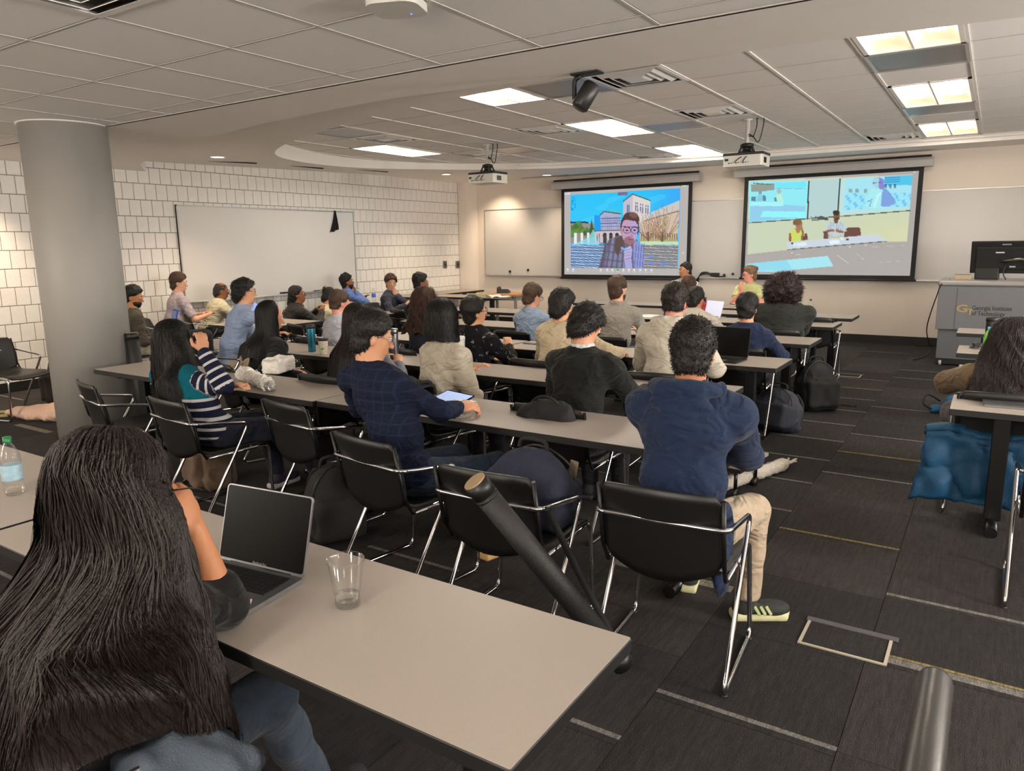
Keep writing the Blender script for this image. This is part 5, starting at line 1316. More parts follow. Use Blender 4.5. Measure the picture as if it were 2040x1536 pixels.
    if ht in ('short', 'bald', 'bun', 'pony', 'afro', 'mop', 'fade'):
        h = Sdf(); vol = opt.get('vol', 1.0); low = opt.get('low', -.115)
        if ht == 'afro':
            h.ell(H(0, -.045, .03), (.185, .15, .155), Rh, .03).ell(H(-.07, -.05, -.04), (.12, .12, .11), Rh, .04).ell(H(.07, -.05, -.04), (.12, .12, .11), Rh, .04); low = -.17
        else:
            h.ell(H(0, -.016, .04+.006*vol), (.083+.007*vol, .104+.006*vol, .088+.012*vol), Rh, .02).ell(H(0, -.042, -.03), (.075, .067, .066), Rh, .03).ell(H(0, -.052, -.065), (.058, .045, .05), Rh, .03)
            if ht == 'mop': h.ell(H(0, -.006, .05), (.094, .114, .086), Rh, .03).ell(H(0, -.042, -.012), (.085, .078, .085), Rh, .03).ell(H(0, -.055, -.06), (.066, .05, .06), Rh, .03); low = -.125
            if ht == 'fade': h.p[-1] = ('e', H(0, -.04, -.02).astype(np.float32), np.array([.069, .06, .055], np.float32), Rh, None, .03)
            if ht == 'bald': h.p[0] = ('e', H(0, -.016, .034).astype(np.float32), np.array([.0775, .098, .0885], np.float32), Rh, None, .02)
            if ht == 'bun': h.ell(H(0, -.105, .075), (.045, .04, .042), Rh, .015)
            if ht == 'pony': h.cap(H(0, -.1, .0), H(.0, -.13, -.12), .036, .042, .03).cap(H(0, -.13, -.12), H(.02, -.12, -.26), .042, .02, .02)
        am = opt.get('am', 1.0)
        if ht == 'afro': h.noise(nsum(n3(40, .008, seed), n3(95, .007, seed+2)))
        else: h.noise(nsum(n3(34, .0035*am, seed), n3(80, .0035*am, seed+2), n3(150, .0016*am, seed+4)))
        hl = opt.get('line', 0.0)
        def fcut(x, y, z):
            a, b_, c_ = head_xyz(x, y, z)
            g = (b_-.062-hl)*.85-(c_-.062)*.62                      # forehead and face stay free
            g = np.where(c_ < .02, np.maximum(g, (b_-.012)*.9+np.minimum(0, c_+.03)*-.5), g)   # clear of the ears
            return np.maximum(g, low-c_)
        if ht in ('short', 'fade', 'bald') and opt.get('ears', True):
            for s in (-1, 1): h.ell(H(s*.098, .004, -.022), (.04, .030, .042), Rh, sub=True)
        if ht != 'afro': h.cut(fcut)
        else: h.cut(lambda x, y, z: (head_xyz(x, y, z)[1]-.06))
        if ht == 'bald':
            h.cut(lambda x, y, z: (.062-np.sqrt(head_xyz(x, y, z)[0]**2+(head_xyz(x, y, z)[1]+.03)**2)) if False else (head_xyz(x, y, z)[2]-.098))
        me = h.mesh('hair', hm, vh); n_t = opt.get('tufts', 700)
        me = tufts(me, n_t if ht != 'afro' else 2600, .011*opt.get('tl', 1.0) if ht != 'afro' else .03, seed, .9 if ht != 'afro' else .1)
        ho = link('hair', me, t)
        if ht == 'bun' and opt.get('bow'):
            bo = MB()
            for s in (-1, 1): bo.tube(smooth_path([H(0, -.1, .115), H(s*.03, -.115, .14), H(s*.045, -.12, .11), H(0, -.115, .1)], 4), .006, 6); bo.tube(smooth_path([H(0, -.115, .105), H(s*.02, -.15, .07), H(s*.03, -.15, .03)], 4), .005, 6)
            bo.build('hair_ribbon', mat('ribbon_yellow', (196, 170, 96), .6), t)
    elif ht == 'drape':
        Lh = opt.get('len', .35); spread = opt.get('spread', 1.15); pm = R(opt.get('phi', 112)); wav = opt.get('wave', .004); wf = opt.get('wf', 26); ra = opt.get('r', (.092, .112, .108)); yb_off = opt.get('back', .125); endv = opt.get('end', .05); ex = opt.get('ex', .8)
        q = np.random.RandomState(seed)
        tl = math.tan(la); f1 = n3(9, 1, seed); f2 = n3(22, 1, seed+1)
        def surf(ph, tt, out=0.0):
            ph = np.asarray(ph, float); tt = np.asarray(tt, float)
            th = np.clip(tt/.42, 0, 1)*R(96); s_ = np.clip((tt-.42)/.58, 0, 1)
            hx = ra[0]*np.sin(th)*np.sin(ph); hy_ = -ra[1]*np.sin(th)*np.cos(ph)-.012; hz = ra[2]*np.cos(th)+.028
            p = C[None]+np.stack([hx, hy_, hz], -1).reshape(-1, 3) @ Rh.T.astype(float)
            hx, hy_, hz = [p[:, i] for i in range(3)]
            fl = Lh*(1+endv*np.sin(ph*7+seed)); hz = hz-s_*fl
            dx = hx-C[0]; hx = C[0]+dx*(1+(spread-1)*s_**ex)
            zc = np.minimum(hz, N[2]); yb = (zc-P[2])*tl-yb_off-.02*s_
            m = np.clip(np.cos(ph)*1.3, 0, 1)*np.clip((N[2]+.05-hz)/.12, 0, 1)*np.clip((.25-np.abs(hx))/.08, 0, 1)
            hy_ = hy_+(np.minimum(hy_, yb)-hy_)*m
            wv = np.clip(tt*1.6-.25, 0, 1)
            k = wf*(hz-C[2]); o = wav*wv*(np.sin(k+ph*9+seed)+.6*np.sin(k*1.7+ph*17))
            hx = hx+o*np.cos(ph)+out*np.sin(ph)*.9; hy_ = hy_-o*np.sin(ph)*.3-out*np.cos(ph)-wav*wv*.7*np.sin(k*1.3+ph*13)
            return np.stack([hx, hy_, hz+out*(1-np.clip(tt/.42, 0, 1))], -1)
        nu, nv = (90, 60) if vox < .01 else (56, 40)
        U, V = np.meshgrid(np.linspace(-pm, pm, nu), np.linspace(0, 1, nv)); pts = surf(U.ravel(), V.ravel(), .002*np.sin(U.ravel()*41)+.0015*np.sin(U.ravel()*97))
        i = np.arange(nu*nv).reshape(nv, nu); F = np.stack([i[:-1, :-1], i[:-1, 1:], i[1:, 1:], i[1:, :-1]], -1).reshape(-1, 4)
        me = bpy.data.meshes.new('hair'); me.from_pydata(pts.tolist(), [], F.tolist()); me.materials.append(hm)
        for pl_ in me.polygons: pl_.use_smooth = True
        ns = strands or (1500 if vox < .01 else 500); st = []
        for k in range(ns):
            ph = q.uniform(-pm, pm); t0 = q.uniform(0, .5); t1 = min(1.06, t0+q.uniform(.35, .7)); tt = np.linspace(t0, t1, 12); dr = q.normal()*.10
            o = .003+q.rand()*opt.get('fuzz', .008)
            c_ = surf(ph+dr*(tt-t0), tt, o+.004*np.sin(tt*20+k)*opt.get('fz2', .5)); w_ = np.linspace(.0024, .0009, 12)[:, None]*opt.get('sw', 1.0)
            sd_ = np.array([math.cos(ph), math.sin(ph)*.6, .0]); st.append((c_-sd_*w_, c_+sd_*w_))
        me = merge_strips(me, st); o = link('hair', me, t); solid(o, .004, -1) if False else None
    # ---- face details
    if True:
        for s in (-1, 1):
            e = MB().ell(H(s*.031, .0835, .012), (.0125, .0125, .0125), 8); e.ell(H(s*.031, .0925, .012), (.0062, .005, .0062), 6, 1); e.build('eye', [m_eye, m_iris], t)
            MB().tube([H(s*.014, .098, .034), H(s*.03, .098, .039), H(s*.047, .09, .034)], [.003, .004, .0025], 6).build('eyebrow', hm, t)
        MB().ell((0, 0, 0), (.023, .007, .0055), 8, 0, Matrix.Translation(tuple(H(0, .0985, -.062))) @ Matrix(Rh.tolist()).to_4x4()).build('mouth', m_lip, t)
    if beard:
        k_ = Sdf(); k_.ell(H(0, .034, -.062), (.062, .066, .062), Rh, .02).ell(H(0, .048, -.092), (.04, .037, .032), Rh, .02)
        k_.noise(n3(120, .002, seed)); k_.cut(lambda x, y, z: head_xyz(x, y, z)[2]+.042+.25*np.maximum(0, head_xyz(x, y, z)[1]-.07)*-1).cut(lambda x, y, z: -.0-head_xyz(x, y, z)[1])
        me = k_.mesh('beard', hair_mat(beard, HAIR[beard]), .006); link('beard', me, t)
    if spec:
        g = MB()
        for s in (-1, 1):
            g.tube([H(s*.034+.024*math.cos(a), .108-.006*abs(math.cos(a)), .008+.02*math.sin(a)) for a in np.linspace(0, 2*math.pi, 14)], .0018, 5)
            g.tube([H(s*.058, .1, .014), H(s*.076, .06, .016), H(s*.08, -.01, .014), H(s*.079, -.03, -.004)], .0019, 5)
        g.tube([H(-.01, .11, .012), H(.01, .11, .012)], .0018, 5); go = g.build('spectacles', m_chrome if spec == 'clear' else m_black, t)
        ln = MB()
        for s in (-1, 1): ln.add([H(s*.034+.023*math.cos(a), .107, .008+.019*math.sin(a)) for a in np.linspace(0, 2*math.pi, 12, endpoint=False)], [tuple(range(12))])
        ln.build('lens', m_gl, go)
    if has_chair:
        chair(rx-sz_*(-.01+chair_off), ry+cz*(-.01+chair_off), ya, chair_label or ('black chair under the '+label.replace('person in ', 'person in ').split(',')[0])[:90])
    return dict(t=t, C=C, N=N, P=P, H=H, El=El, Wr=Wr, loc=loc, up=up_, L=L, Rt=Rt, root=(rx, ry), ya=ya)
# ------------------------------------------------------------------ the audience (label, head seen at pixel, depth of the row)
PP = {}
PP['front'] = person('person with very long wavy black hair and black top, nearest the camera', (218, 985), .74, yaw=8, lean=20, w=1.0, skin='tan', hair=('drape', 'brownblack', dict(len=.58, spread=2.75, phi=132, wave=.010, wf=30, r=(.112, .135, .118), back=.20, fuzz=.016, ex=.6, sw=1.0, fz2=1.2)), strands=4200,
    top=('blacktop', (19, 18, 19)), pants=(58, 68, 82), arms=('lap', dict(pose='at', px=(386, 1052), Y=.86, elbow=(446, 1205), f=(-.35, -.05, 1), n=(-1, -.2, .1), curl=1.0)), hd=(26, 30), vox=.0094, sleeve=.66, seed=3, knee=(.14, .2), feet=(.1, .16), chair_label='black chair under the person with very long hair, nearest the camera', has_chair=True)
PP['striped'] = person('person in teal yoked navy and white striped sweater, hand on face', (345, 680), 2.42, seat=(335, 795), yaw=-6, lean=24, w=.96, hair=('drape', 'black', dict(len=.52, spread=2.8, ex=.6, phi=126, wave=.005, back=.20, fuzz=.006, r=(.1,.118,.112))), strands=1500,
    top=('sweater', pattern('striped_sweater', 'sweater')), pants=(32, 34, 48), arms=('fold', dict(pose='at', px=(405, 700), Y=2.42, pole=(1.0, .5, -.8), f=(-.2, .1, 1), n=(-1, .1, 0), curl=.8)), hd=(6, 14), vox=.0098, seed=4, feet=(.05, .22), shoe=((52, 44, 66), (196, 190, 190)), knee=(.1, .16))
PP['plaid'] = person('person in dark navy checked shirt and glasses writing on a tablet', (742, 672), 2.42, seat=(725, 870), yaw=-8, lean=17, w=1.08, skin='light', hair=('short', 'black', dict(vol=1.5, tufts=1800, low=-.10, am=.5)), top=('plaid', pattern('navy_check', 'check')), pants=(40, 52, 70),
    arms=(dict(pose='at', px=(800, 800), Z=TZ+.045), dict(pose='at', px=(913, 812), Z=TZ+.05, pole=(1, -.2, -.5), f=(.5, .6, .05), n=(-.6, 0, -1), curl=.95)), hd=(-28, 16), vox=.0094, spec='clear', collar=True, seed=5, knee=(.1, .2), feet=(.08, -.05), shoe=((200, 60, 92), (216, 178, 120)))
PP['hoodie'] = person('person in navy hooded sweatshirt and khaki trousers, seen from behind', (1380, 705), 2.52, seat=(1315, 972), yaw=4, lean=14, w=1.14, skin='tan', hair=('short', 'black', dict(vol=1.6, tufts=2600, low=-.09, tl=1.0, am=.45)), top=('hoodie_navy', (28, 42, 68)), pants=(176, 158, 136), arms=('fold', 'fold'), hd=(8, 16), vox=.0094, hood=True, seed=6, knee=(.1, .21), feet=(.12, -.06), toe=(8, -62), shoe=((34, 38, 34), (206, 204, 160)), bulk=.022)
PP['bob'] = person('person in cream satin blouse with black bob hair', (884, 638), 3.42, yaw=-16, lean=9, w=.98, hair=('drape', 'black', dict(len=.155, spread=1.14, phi=130, wave=.001, r=(.108, .124, .122), fuzz=.003, end=.03, back=.02)), strands=1300, top=('satin', (184, 174, 156), .45), pants=(34, 34, 38), arms=('desk', dict(pose='lap')), hd=(-6, 4), vox=.0104, collar=True, seed=7, bulk=.02)
PP['blazer'] = person('person in black blazer with white collar, head bowed', (1168, 650), 3.42, yaw=0, lean=16, w=1.1, hair=('mop', 'black', dict(tufts=2000, tl=1.3, am=.7)), top=('jacket_black', (24, 25, 24), .8), pants=(26, 26, 30), arms=('desk', 'desk'), hd=(-14, 34), vox=.0104, collar=(206, 208, 210), seed=8, bulk=.02)
PP['whitehood'] = person('person in cream hooded sweatshirt with short cropped hair', (1345, 604), 4.5, yaw=4, lean=13, w=1.2, skin='pink', hair=('fade', 'brownblack', dict(vol=1.7, low=-.06, tufts=1500)), top=('hoodie_cream', (196, 188, 172)), pants=(44, 44, 48), arms=('desk', 'desk'), hd=(-2, 6), vox=.0120, hood=True, seed=9, bulk=.026)
PP['blueshirt'] = person('person in light blue dress shirt, tall thick black hair and glasses', (487, 582), 4.15, yaw=-26, lean=20, w=1.05, hair=('mop', 'black', dict(tufts=1600, tl=1.8, am=1.2)), top=('blueshirt', (140, 156, 186)), pants=(168, 150, 128), arms=('desk', dict(pose='at', px=(520, 618), Y=4.5)), hd=(-12, 6), vox=.0120, spec=True, collar=True, seed=10, face=True)
PP['phone'] = person('person with long straight black hair and black top, holding a phone', (539, 632), 3.46, yaw=-18, lean=14, w=.95, hair=('drape', 'black', dict(len=.36, spread=1.5, phi=118, wave=.002, fuzz=.004, back=.175)), strands=1100, top=('blackknit', (22, 21, 22)), pants=(30, 30, 34), arms=('lap', dict(pose='at', px=(596, 752), Z=.62, n=(-.5, -.3, -1), curl=.9)), hd=(-14, 14), vox=.0120, seed=11)
PP['longhair'] = person('person with long dark brown hair and grey top, behind the tablet writer', (713, 640), 3.42, yaw=0, lean=10, w=.95, hair=('drape', 'brownblack', dict(len=.50, spread=1.8, phi=116, wave=.003, fuzz=.005, back=.18)), strands=1100, top=('greylilac', (124, 124, 140)), pants=(30, 30, 34), arms=('desk', 'desk'), hd=(4, 10), vox=.0120, seed=12)
PP['curly'] = person('person with long curly brown hair and dark navy top', (850, 604), 4.58, yaw=-6, lean=10, w=.98, hair=('drape', 'curl', dict(len=.30, spread=1.7, phi=116, wave=.016, wf=70, fuzz=.02, fz2=2.5, r=(.105, .12, .112))), strands=1500, top=('darknavy', (34, 35, 46)), pants=(28, 28, 32), arms=('desk', 'desk'), hd=(-12, 8), seed=13)
PP['floral'] = person('person in black floral shirt and short black hair, head turned right', (945, 622), 4.52, yaw=-12, lean=3, w=1.05, skin='light', hair=('short', 'black', dict(vol=1.7, tufts=1200)), top=('floral', pattern('floral_shirt', 'floral')), pants=(28, 28, 32), arms=('lap', dict(pose='desk')), hd=(-18, -6, 8), collar=True, seed=14, spec=True, face=True, vox=.0120)
PP['bluegrey'] = person('person in blue grey shirt with brown hair and glasses', (1061, 592), 5.9, yaw=-6, lean=8, w=1.02, skin='fair', hair=('short', 'brown', dict(vol=1.9, tufts=1100, low=-.1)), top=('bluegrey', (126, 142, 164)), pants=(40, 44, 54), arms=('desk', 'desk'), hd=(-14, 18), spec=True, collar=True, seed=15)
PP['tan'] = person('person in tan shirt with thick black hair, arm along the desk', (1120, 608), 4.58, yaw=-4, lean=12, w=1.04, skin='light', hair=('mop', 'black', dict(tufts=1100, am=.8)), top=('tan', (196, 178, 148)), pants=(40, 40, 46), arms=('desk', dict(pose='at', px=(1236, 703), Z=TZ+.04, pole=(1, -.4, -.4))), hd=(-4, 10), seed=16, vox=.0120, bulk=.02)
PP['greysweater'] = person('person in grey knitted sweater with short dark beard', (1231, 577), 5.9, yaw=4, lean=8, w=1.06, skin='fair', hair=('short', 'brown', dict(vol=1.4, tufts=900)), top=('sweaterknit', pattern('grey_knit', 'knit')), pants=(40, 40, 46), arms=('desk', 'desk'), hd=(-14, 6), collar=True, beard='brown', seed=17)
PP['creamlaptop'] = person('person in off white sweatshirt at a small white laptop', (1386, 597), 6.95, yaw=2, lean=22, w=1.15, skin='tan', hair=('short', 'black', dict(vol=1.4)), top=('offwhite', (190, 180, 166)), pants=(40, 40, 46), arms=('desk', 'desk'), hd=(-16, 16), seed=18)
PP['red'] = person('person in red top with brown hair, mostly hidden behind cropped head', (1372, 571), 8.1, yaw=10, lean=8, w=.9, skin='fair', hair=('short', 'midbrown', dict(vol=1.5, low=-.11)), top=('red', (186, 74, 80)), pants=(40, 40, 46), arms=('desk', 'desk'), hd=(4, 8), seed=19, vox=.013)
PP['navyshirt'] = person('person in navy shirt with short black hair, last seat of fifth row', (1489, 616), 5.75, yaw=4, lean=10, w=1.0, skin='light', hair=('short', 'black', dict(vol=1.6, low=-.09, tufts=1200)), top=('navyshirt', (32, 42, 68)), pants=(34, 34, 40), arms=('desk', 'desk'), hd=(-2, 10), collar=True, seed=20)
PP['afro'] = person('person with big curly dark hair and dark green sweater', (1561, 578), 7.05, yaw=6, lean=10, w=1.5, skin='tan', hair=('afro', 'afro'), top=('sweater_green', (44, 47, 43)), pants=(28, 28, 30), arms=('desk', 'fold'), hd=(0, 8), seed=21, feet=(.0, .02), knee=(.12, .2), shoe=((24, 24, 26), (40, 40, 40)), bulk=.03)
PP['panelm'] = person('person in striped shirt speaking at the panel table', (1365, 539), 10.2, yaw=176, lean=4, w=1.05, skin='tan', hair=('short', 'black', dict(vol=.6, line=-.012)), top=('stripeshirt', pattern('striped_shirt', 'stripeshirt')), pants=(52, 50, 52), arms=(dict(pose='desk'), dict(pose='lap')), hd=(-34, 4), face=True, collar=True, seed=22, sleeve=.45, vox=.0118)
PP['panelw'] = person('person in lime top and glasses at the panel table, hand on chin', (1493, 547), 10.2, yaw=172, lean=8, w=.92, skin='pink', hair=('bun', 'fair', dict(vol=1.3)), top=('lime', (196, 204, 146)), pants=(52, 50, 52), arms=('desk', dict(pose='at', px=(1478, 581), Y=10.0, f=(.1, .15, 1), n=(0, -1, 0), pole=(.3, .6, -.9))), hd=(-42, 8), spec=True, face=True, seed=23, sleeve=.3, vox=.0118)
PP['column'] = person('person in dark olive jacket with small beard, beside the column', (266, 592), 4.25, yaw=-24, lean=10, w=1.05, skin='tan', hair=('short', 'black', dict(vol=1.3)), top=('jacket_olive', (74, 68, 60)), pants=(190, 180, 160), arms=('lap', 'lap'), hd=(-22, 14), face=True, beard='black', seed=24)
PP['lavender'] = person('person in lavender striped shirt with brown hair by the block wall', (356, 564), 5.2, yaw=-20, lean=14, w=1.02, skin='fair', hair=('short', 'brown', dict(vol=1.8, tufts=1000)), top=('finestripe', pattern('lavender_shirt', 'finestripe')), pants=(50, 50, 56), arms=('desk', 'desk'), hd=(-18, 10), face=True, collar=True, sleeve=.45, seed=25)
PP['creamtee'] = person('person in cream T-shirt with thinning dark hair', (441, 580), 5.8, yaw=-22, lean=26, w=1.14, skin='brown', hair=('bald', 'darkgrey', dict(tufts=300)), top=('creamtee', (208, 200, 172)), pants=(50, 50, 56), arms=('desk', 'desk'), hd=(-8, 12), sleeve=.45, seed=26, spec=True)
PP['ponytail'] = person('person in black leather jacket with ponytail and glasses', (593, 588), 6.2, yaw=-28, lean=10, w=.98, skin='brown', hair=('pony', 'black'), top=('jacket_leather', (30, 28, 28), .42), pants=(30, 30, 34), arms=('desk', 'desk'), hd=(-16, -8), face=True, spec=True, seed=27, collar=True, bulk=.022)
PP['bow'] = person('person in cream blouse with yellow ribbon in her bun', (656, 592), 6.75, yaw=-18, lean=14, w=.9, skin='light', hair=('bun', 'black', dict(bow=True)), top=('ivory', (206, 194, 160)), pants=(50, 50, 56), arms=('desk', 'desk'), hd=(-10, 26), seed=28, collar=True)
PP['pale'] = person('person in pale grey shirt with short brown hair, left of long dark hair', (677, 604), 4.72, yaw=-6, lean=12, w=1.05, skin='pink', hair=('short', 'brown', dict(vol=1.2, low=-.07)), top=('palegrey', (178, 178, 186)), pants=(50, 50, 56), arms=('desk', 'desk'), hd=(-14, 10), collar=True, seed=29)
PP['handmouth'] = person('person in blue shirt with black curly hair, hand on mouth', (692, 562), 7.95, yaw=-30, lean=12, w=1.0, skin='brown', hair=('short', 'black', dict(vol=1.9, am=1.6, tufts=900)), top=('bluecotton', (104, 130, 190)), pants=(50, 50, 56), arms=('desk', 'chin'), hd=(-14, -4), face=True, beard='black', collar=True, seed=30)
PP['staring'] = person('person in charcoal jacket with curly hair, face turned to the camera', (779, 564), 7.6, yaw=-78, lean=10, w=1.05, skin='fair', hair=('short', 'brown', dict(vol=1.6, am=1.8, tufts=900)), top=('jacket_charcoal', (58, 60, 70)), pants=(50, 50, 56), arms=('chin', 'desk'), hd=(-46, 10), face=True, collar=True, seed=31)
PP['darkglasses'] = person('person in dark navy jacket with black hair and glasses, by far left desk', (838, 563), 7.2, yaw=-22, lean=10, w=1.08, skin='brown', hair=('short', 'black', dict(vol=1.8)), top=('jacket_navy', (30, 34, 52)), pants=(40, 40, 46), arms=('desk', 'desk'), hd=(-16, 6), spec=True, face=True, collar=True, seed=32)
PP['right'] = person('person in brown jacket with long wavy dark hair, at the right edge', (2016, 682), 4.75, seat=(2005, 783), yaw=2, lean=18, w=1.08, skin='light', hair=('drape', 'brownblack', dict(len=.42, spread=2.0, phi=124, wave=.012, wf=44, fuzz=.014, fz2=1.8, r=(.112, .125, .115), back=.20)), strands=1500, top=('jacket_brown', (112, 92, 70)), pants=(92, 86, 86), arms=(dict(pose='at', px=(1935, 738), Z=TZ+.045, pole=(-1, .1, -.5)), 'fold'), hd=(-10, 14), vox=.0120, seed=33, bulk=.03, knee=(.26, .1), shoe=((20, 20, 20), (24, 24, 24)), chair_off=-.02)
# ------------------------------------------------------------------ things on the desks
m_silver = mat('laptop_silver', (150, 150, 152), .32, .85, var=.02); m_key = mat('laptop_keys', (22, 22, 24), .5)
m_dscr = mat('laptop_screen_off', (9, 9, 10), .3, var=.3, scale=9, spec=.12)
def laptop(loc, rz, w_, d, ang, label, body=None, scr=None, keys=True, sticker=False, group=None, lid=None):
    body = body or m_silver; scr = scr or m_dscr; t = empty('laptop', loc, rz, label, 'laptop', group)
    MB().prism(rrect(w_, d, .012, 4, 0, -d/2), 0, .011).build('base', body, t)
    if keys:
        MB().box((-w_*.42, -d*.56, .011), (w_*.42, -d*.09, .0114)).build('keyboard_well', m_key, t); b = MB(); kw = w_*.84/14
        for r_ in range(6):
            for k in range(14):
                if r_ == 5 and 3 < k < 9: continue
                x0 = -w_*.42+k*kw+.001; y1 = -d*.10-r_*d*.077
                b.box((x0, y1-d*.066, .0114), (x0+kw-.002, y1, .0135))
        b.box((-w_*.42+4*kw+.001, -d*.10-5*d*.077-d*.066, .0114), (-w_*.42+9*kw-.001, -d*.10-5*d*.077, .0135)); b.build('keys', m_key, t)['kind'] = 'stuff'
        MB().prism(rrect(w_*.42, d*.33, .008, 3, 0, -d*.79), .011, .0114).build('trackpad', mat('trackpad', (142, 142, 145), .3, .6), t)
    Mx = Matrix.Translation((0, 0, .011)) @ Matrix.Rotation(ang, 4, 'X')      # lid turns about the hinge
    MB().prism(rrect(w_, d*.98, .012, 4, 0, d*.49), -.003, .003, 0, Mx @ Matrix.Rotation(R(90), 4, 'X') @ Matrix.Rotation(R(0), 4, 'Z')).build('lid', lid or body, t)
    P = rrect(w_*.975, d*.93, .008, 3, 0, d*.5); o = MB().prism(P, .003, .0036, 0, Mx @ Matrix.Rotation(R(90), 4, 'X')).build('screen', scr, t)
    MB().tube([(-w_*.35, 0, .009), (w_*.35, 0, .009)], .006, 8).build('hinge', m_key, t)
    return t
A = at(437, 1112, Z=TZ+.011); B = at(606, 1152, Z=TZ+.011); rz = math.atan2(B[1]-A[1], B[0]-A[0]); lw = math.hypot(*(B-A)[:2])
mid = (A+B)/2
t = laptop((mid[0], mid[1], TZ+.001), rz, lw, lw*.70, R(-16), 'open silver laptop with dark screen on the nearest desk')
me = text_mesh('MacBook Pro', .009, .0001); me.materials.append(m_grey); o = link('lettering', me, t)
Mx = Matrix.Translation((0, 0, .011)) @ Matrix.Rotation(R(-16), 4, 'X') @ Matrix.Rotation(R(90), 4, 'X') @ Matrix.Translation((-.026, .008, .0042)); o.matrix_local = Mx
m_red = mat('sticker_red', (190, 36, 40), .5); m_stw = mat('sticker_white', (226, 220, 214), .5)
s_ = MB().prism([(-.03, -.028), (.012, -.034), (.03, -.012), (.034, .012), (.02, .03), (.002, .022), (-.02, .03), (-.034, .01)], 0, .0005, M=Matrix.Translation((lw*.32, -lw*.70*.82, .0112))).build('sticker', m_stw, t)
b = MB(); b.prism([(-.02, -.02), (.004, -.024), (.014, -.006), (0, .004), (-.022, .0)], .0005, .0009, M=Matrix.Translation((lw*.32, -lw*.70*.82, .0112))); b.prism([(-.004, .006), (.016, .004), (.024, .016), (.014, .02), (0, .014)], .0005, .0009, M=Matrix.Translation((lw*.32, -lw*.70*.82, .0112))); b.build('print', m_red, s_)['kind'] = 'stuff'
# clear cup of water
m_clear = glass('clear_plastic', mixt=.82); m_water = glass('water', (254, 255, 255), .01, mixt=.6)
q = at(693, 1205, Z=TZ); s2 = .92
t = empty('plastic_cup', (q[0], q[1], TZ+.001), 0, 'clear plastic cup with a little water on the nearest desk', 'cup')
MB().lathe([(.0001, .002), (.029, .002), (.0295, .0), (.031, .004), (.031, .03), (.033, .034), (.043, .112), (.0465, .116), (.047, .12), (.0455, .122), (.0435, .12), (.042, .112), (.0322, .035), (.0302, .03), (.0302, .006), (.0001, .005)], (0, 0, 0), 40).build('cup', m_clear, t)
MB().lathe([(.0001, .006), (.0299, .006), (.0299, .029), (.0001, .029)], (0, 0, 0), 32).build('water', m_water, t)
def bottle(px, Z, hgt, r, label, cap, lab, group=None, fill=None, cat='bottle', labz=(.3, .58)):
    q = at(*px, Z=Z); t = empty('water_bottle', (q[0], q[1], Z+.0005), 0, label, cat, group)
    pr = [(.0001, 0), (r*.8, 0), (r, .02*hgt/.2), (r, hgt*.25), (r*.94, hgt*.3), (r, hgt*.36), (r, hgt*.58), (r*.92, hgt*.7), (r*.55, hgt*.84), (r*.36, hgt*.9), (r*.36, hgt*.93)]
    MB().lathe(pr, (0, 0, 0), 24).build('bottle', fill or m_clear, t)
    MB().lathe([(r*.40, hgt*.9), (r*.42, hgt*.91), (r*.42, hgt*1.0), (.0001, hgt*1.0)], (0, 0, 0), 20).build('cap', cap, t)
    MB().lathe([(r*1.01, hgt*labz[0]), (r*1.02, hgt*(labz[0]+.02)), (r*1.02, hgt*labz[1]), (r*1.01, hgt*(labz[1]+.01))], (0, 0, 0), 24).build('label', lab, t); return t
def label_mat(name, a, b_):
    m = mat(name, a, .4); nt = m.node_tree; mx = nt.nodes[m['mix']]; mx.inputs['B'].default_value = L3(b_); return m
t = bottle((30, 984), TZ, .215, .034, 'water bottle with green cap and pale blue label, left edge', mat('cap_green', (20, 110, 60), .4), label_mat('label_blue', (96, 150, 180), (186, 206, 214)), labz=(.26, .52))
bottle((745, 600), TZ, .21, .032, 'water bottle with blue label, left of the staring person', m_cream, label_mat('label_deepblue', (40, 90, 190), (60, 120, 210)))
bottle((1613, 632), TZ, .21, .032, 'clear bottle with dark green cap beside big curly hair', mat('cap_dark_green', (30, 60, 50), .4), label_mat('label_green', (120, 150, 140), (180, 196, 190)))
bottle((1967, 703), TZ, .2, .036, 'bright green bottle with light blue cap on right block desk', mat('cap_cyan', (90, 190, 220), .4), label_mat('label_lime', (130, 200, 90), (90, 190, 60)), fill=mat('green_juice', (110, 186, 70), .2))
def tumbler(px, Z, hgt, r0, r1, label, m, lidm, cat='tumbler', extra=None):
    q = at(*px, Z=Z); t = empty('tumbler', (q[0], q[1], Z+.0005), 0, label, cat)
    MB().lathe([(.0001, 0), (r0*.96, 0), (r0, .006), (r1, hgt*.84), (r1*.98, hgt*.86)], (0, 0, 0), 28).build('body', m, t)
    MB().lathe([(r1*1.0, hgt*.85), (r1*1.05, hgt*.86), (r1*1.05, hgt*.97), (r1*.9, hgt), (.0001, hgt)], (0, 0, 0), 28).build('lid', lidm, t); return t
tumbler((622, 700), TZ, .23, .031, .036, 'teal metal tumbler with black lid on third row desk', mat('teal_metal', (46, 118, 140), .25, .7, var=.08), m_black)
def cup_mat():
    m = mat('printed_cup', (206, 196, 178), .6); nt = m.node_tree; b = nt.nodes['Principled BSDF']; v = nt.nodes.new('ShaderNodeTexVoronoi'); v.inputs['Scale'].default_value = 60
    tc = nt.nodes.new('ShaderNodeTexCoord'); nt.links.new(tc.outputs['Object'], v.inputs['Vector']); r = nt.nodes.new('ShaderNodeValToRGB'); r.color_ramp.interpolation = 'CONSTANT'
    r.color_ramp.elements[0].color = L3((96, 74, 60)); r.color_ramp.elements[1].position = .2; r.color_ramp.elements[1].color = L3((210, 200, 182)); nt.links.new(v.outputs['Distance'], r.inputs[0]); nt.links.new(r.outputs[0], b.inputs['Base Color']); return m
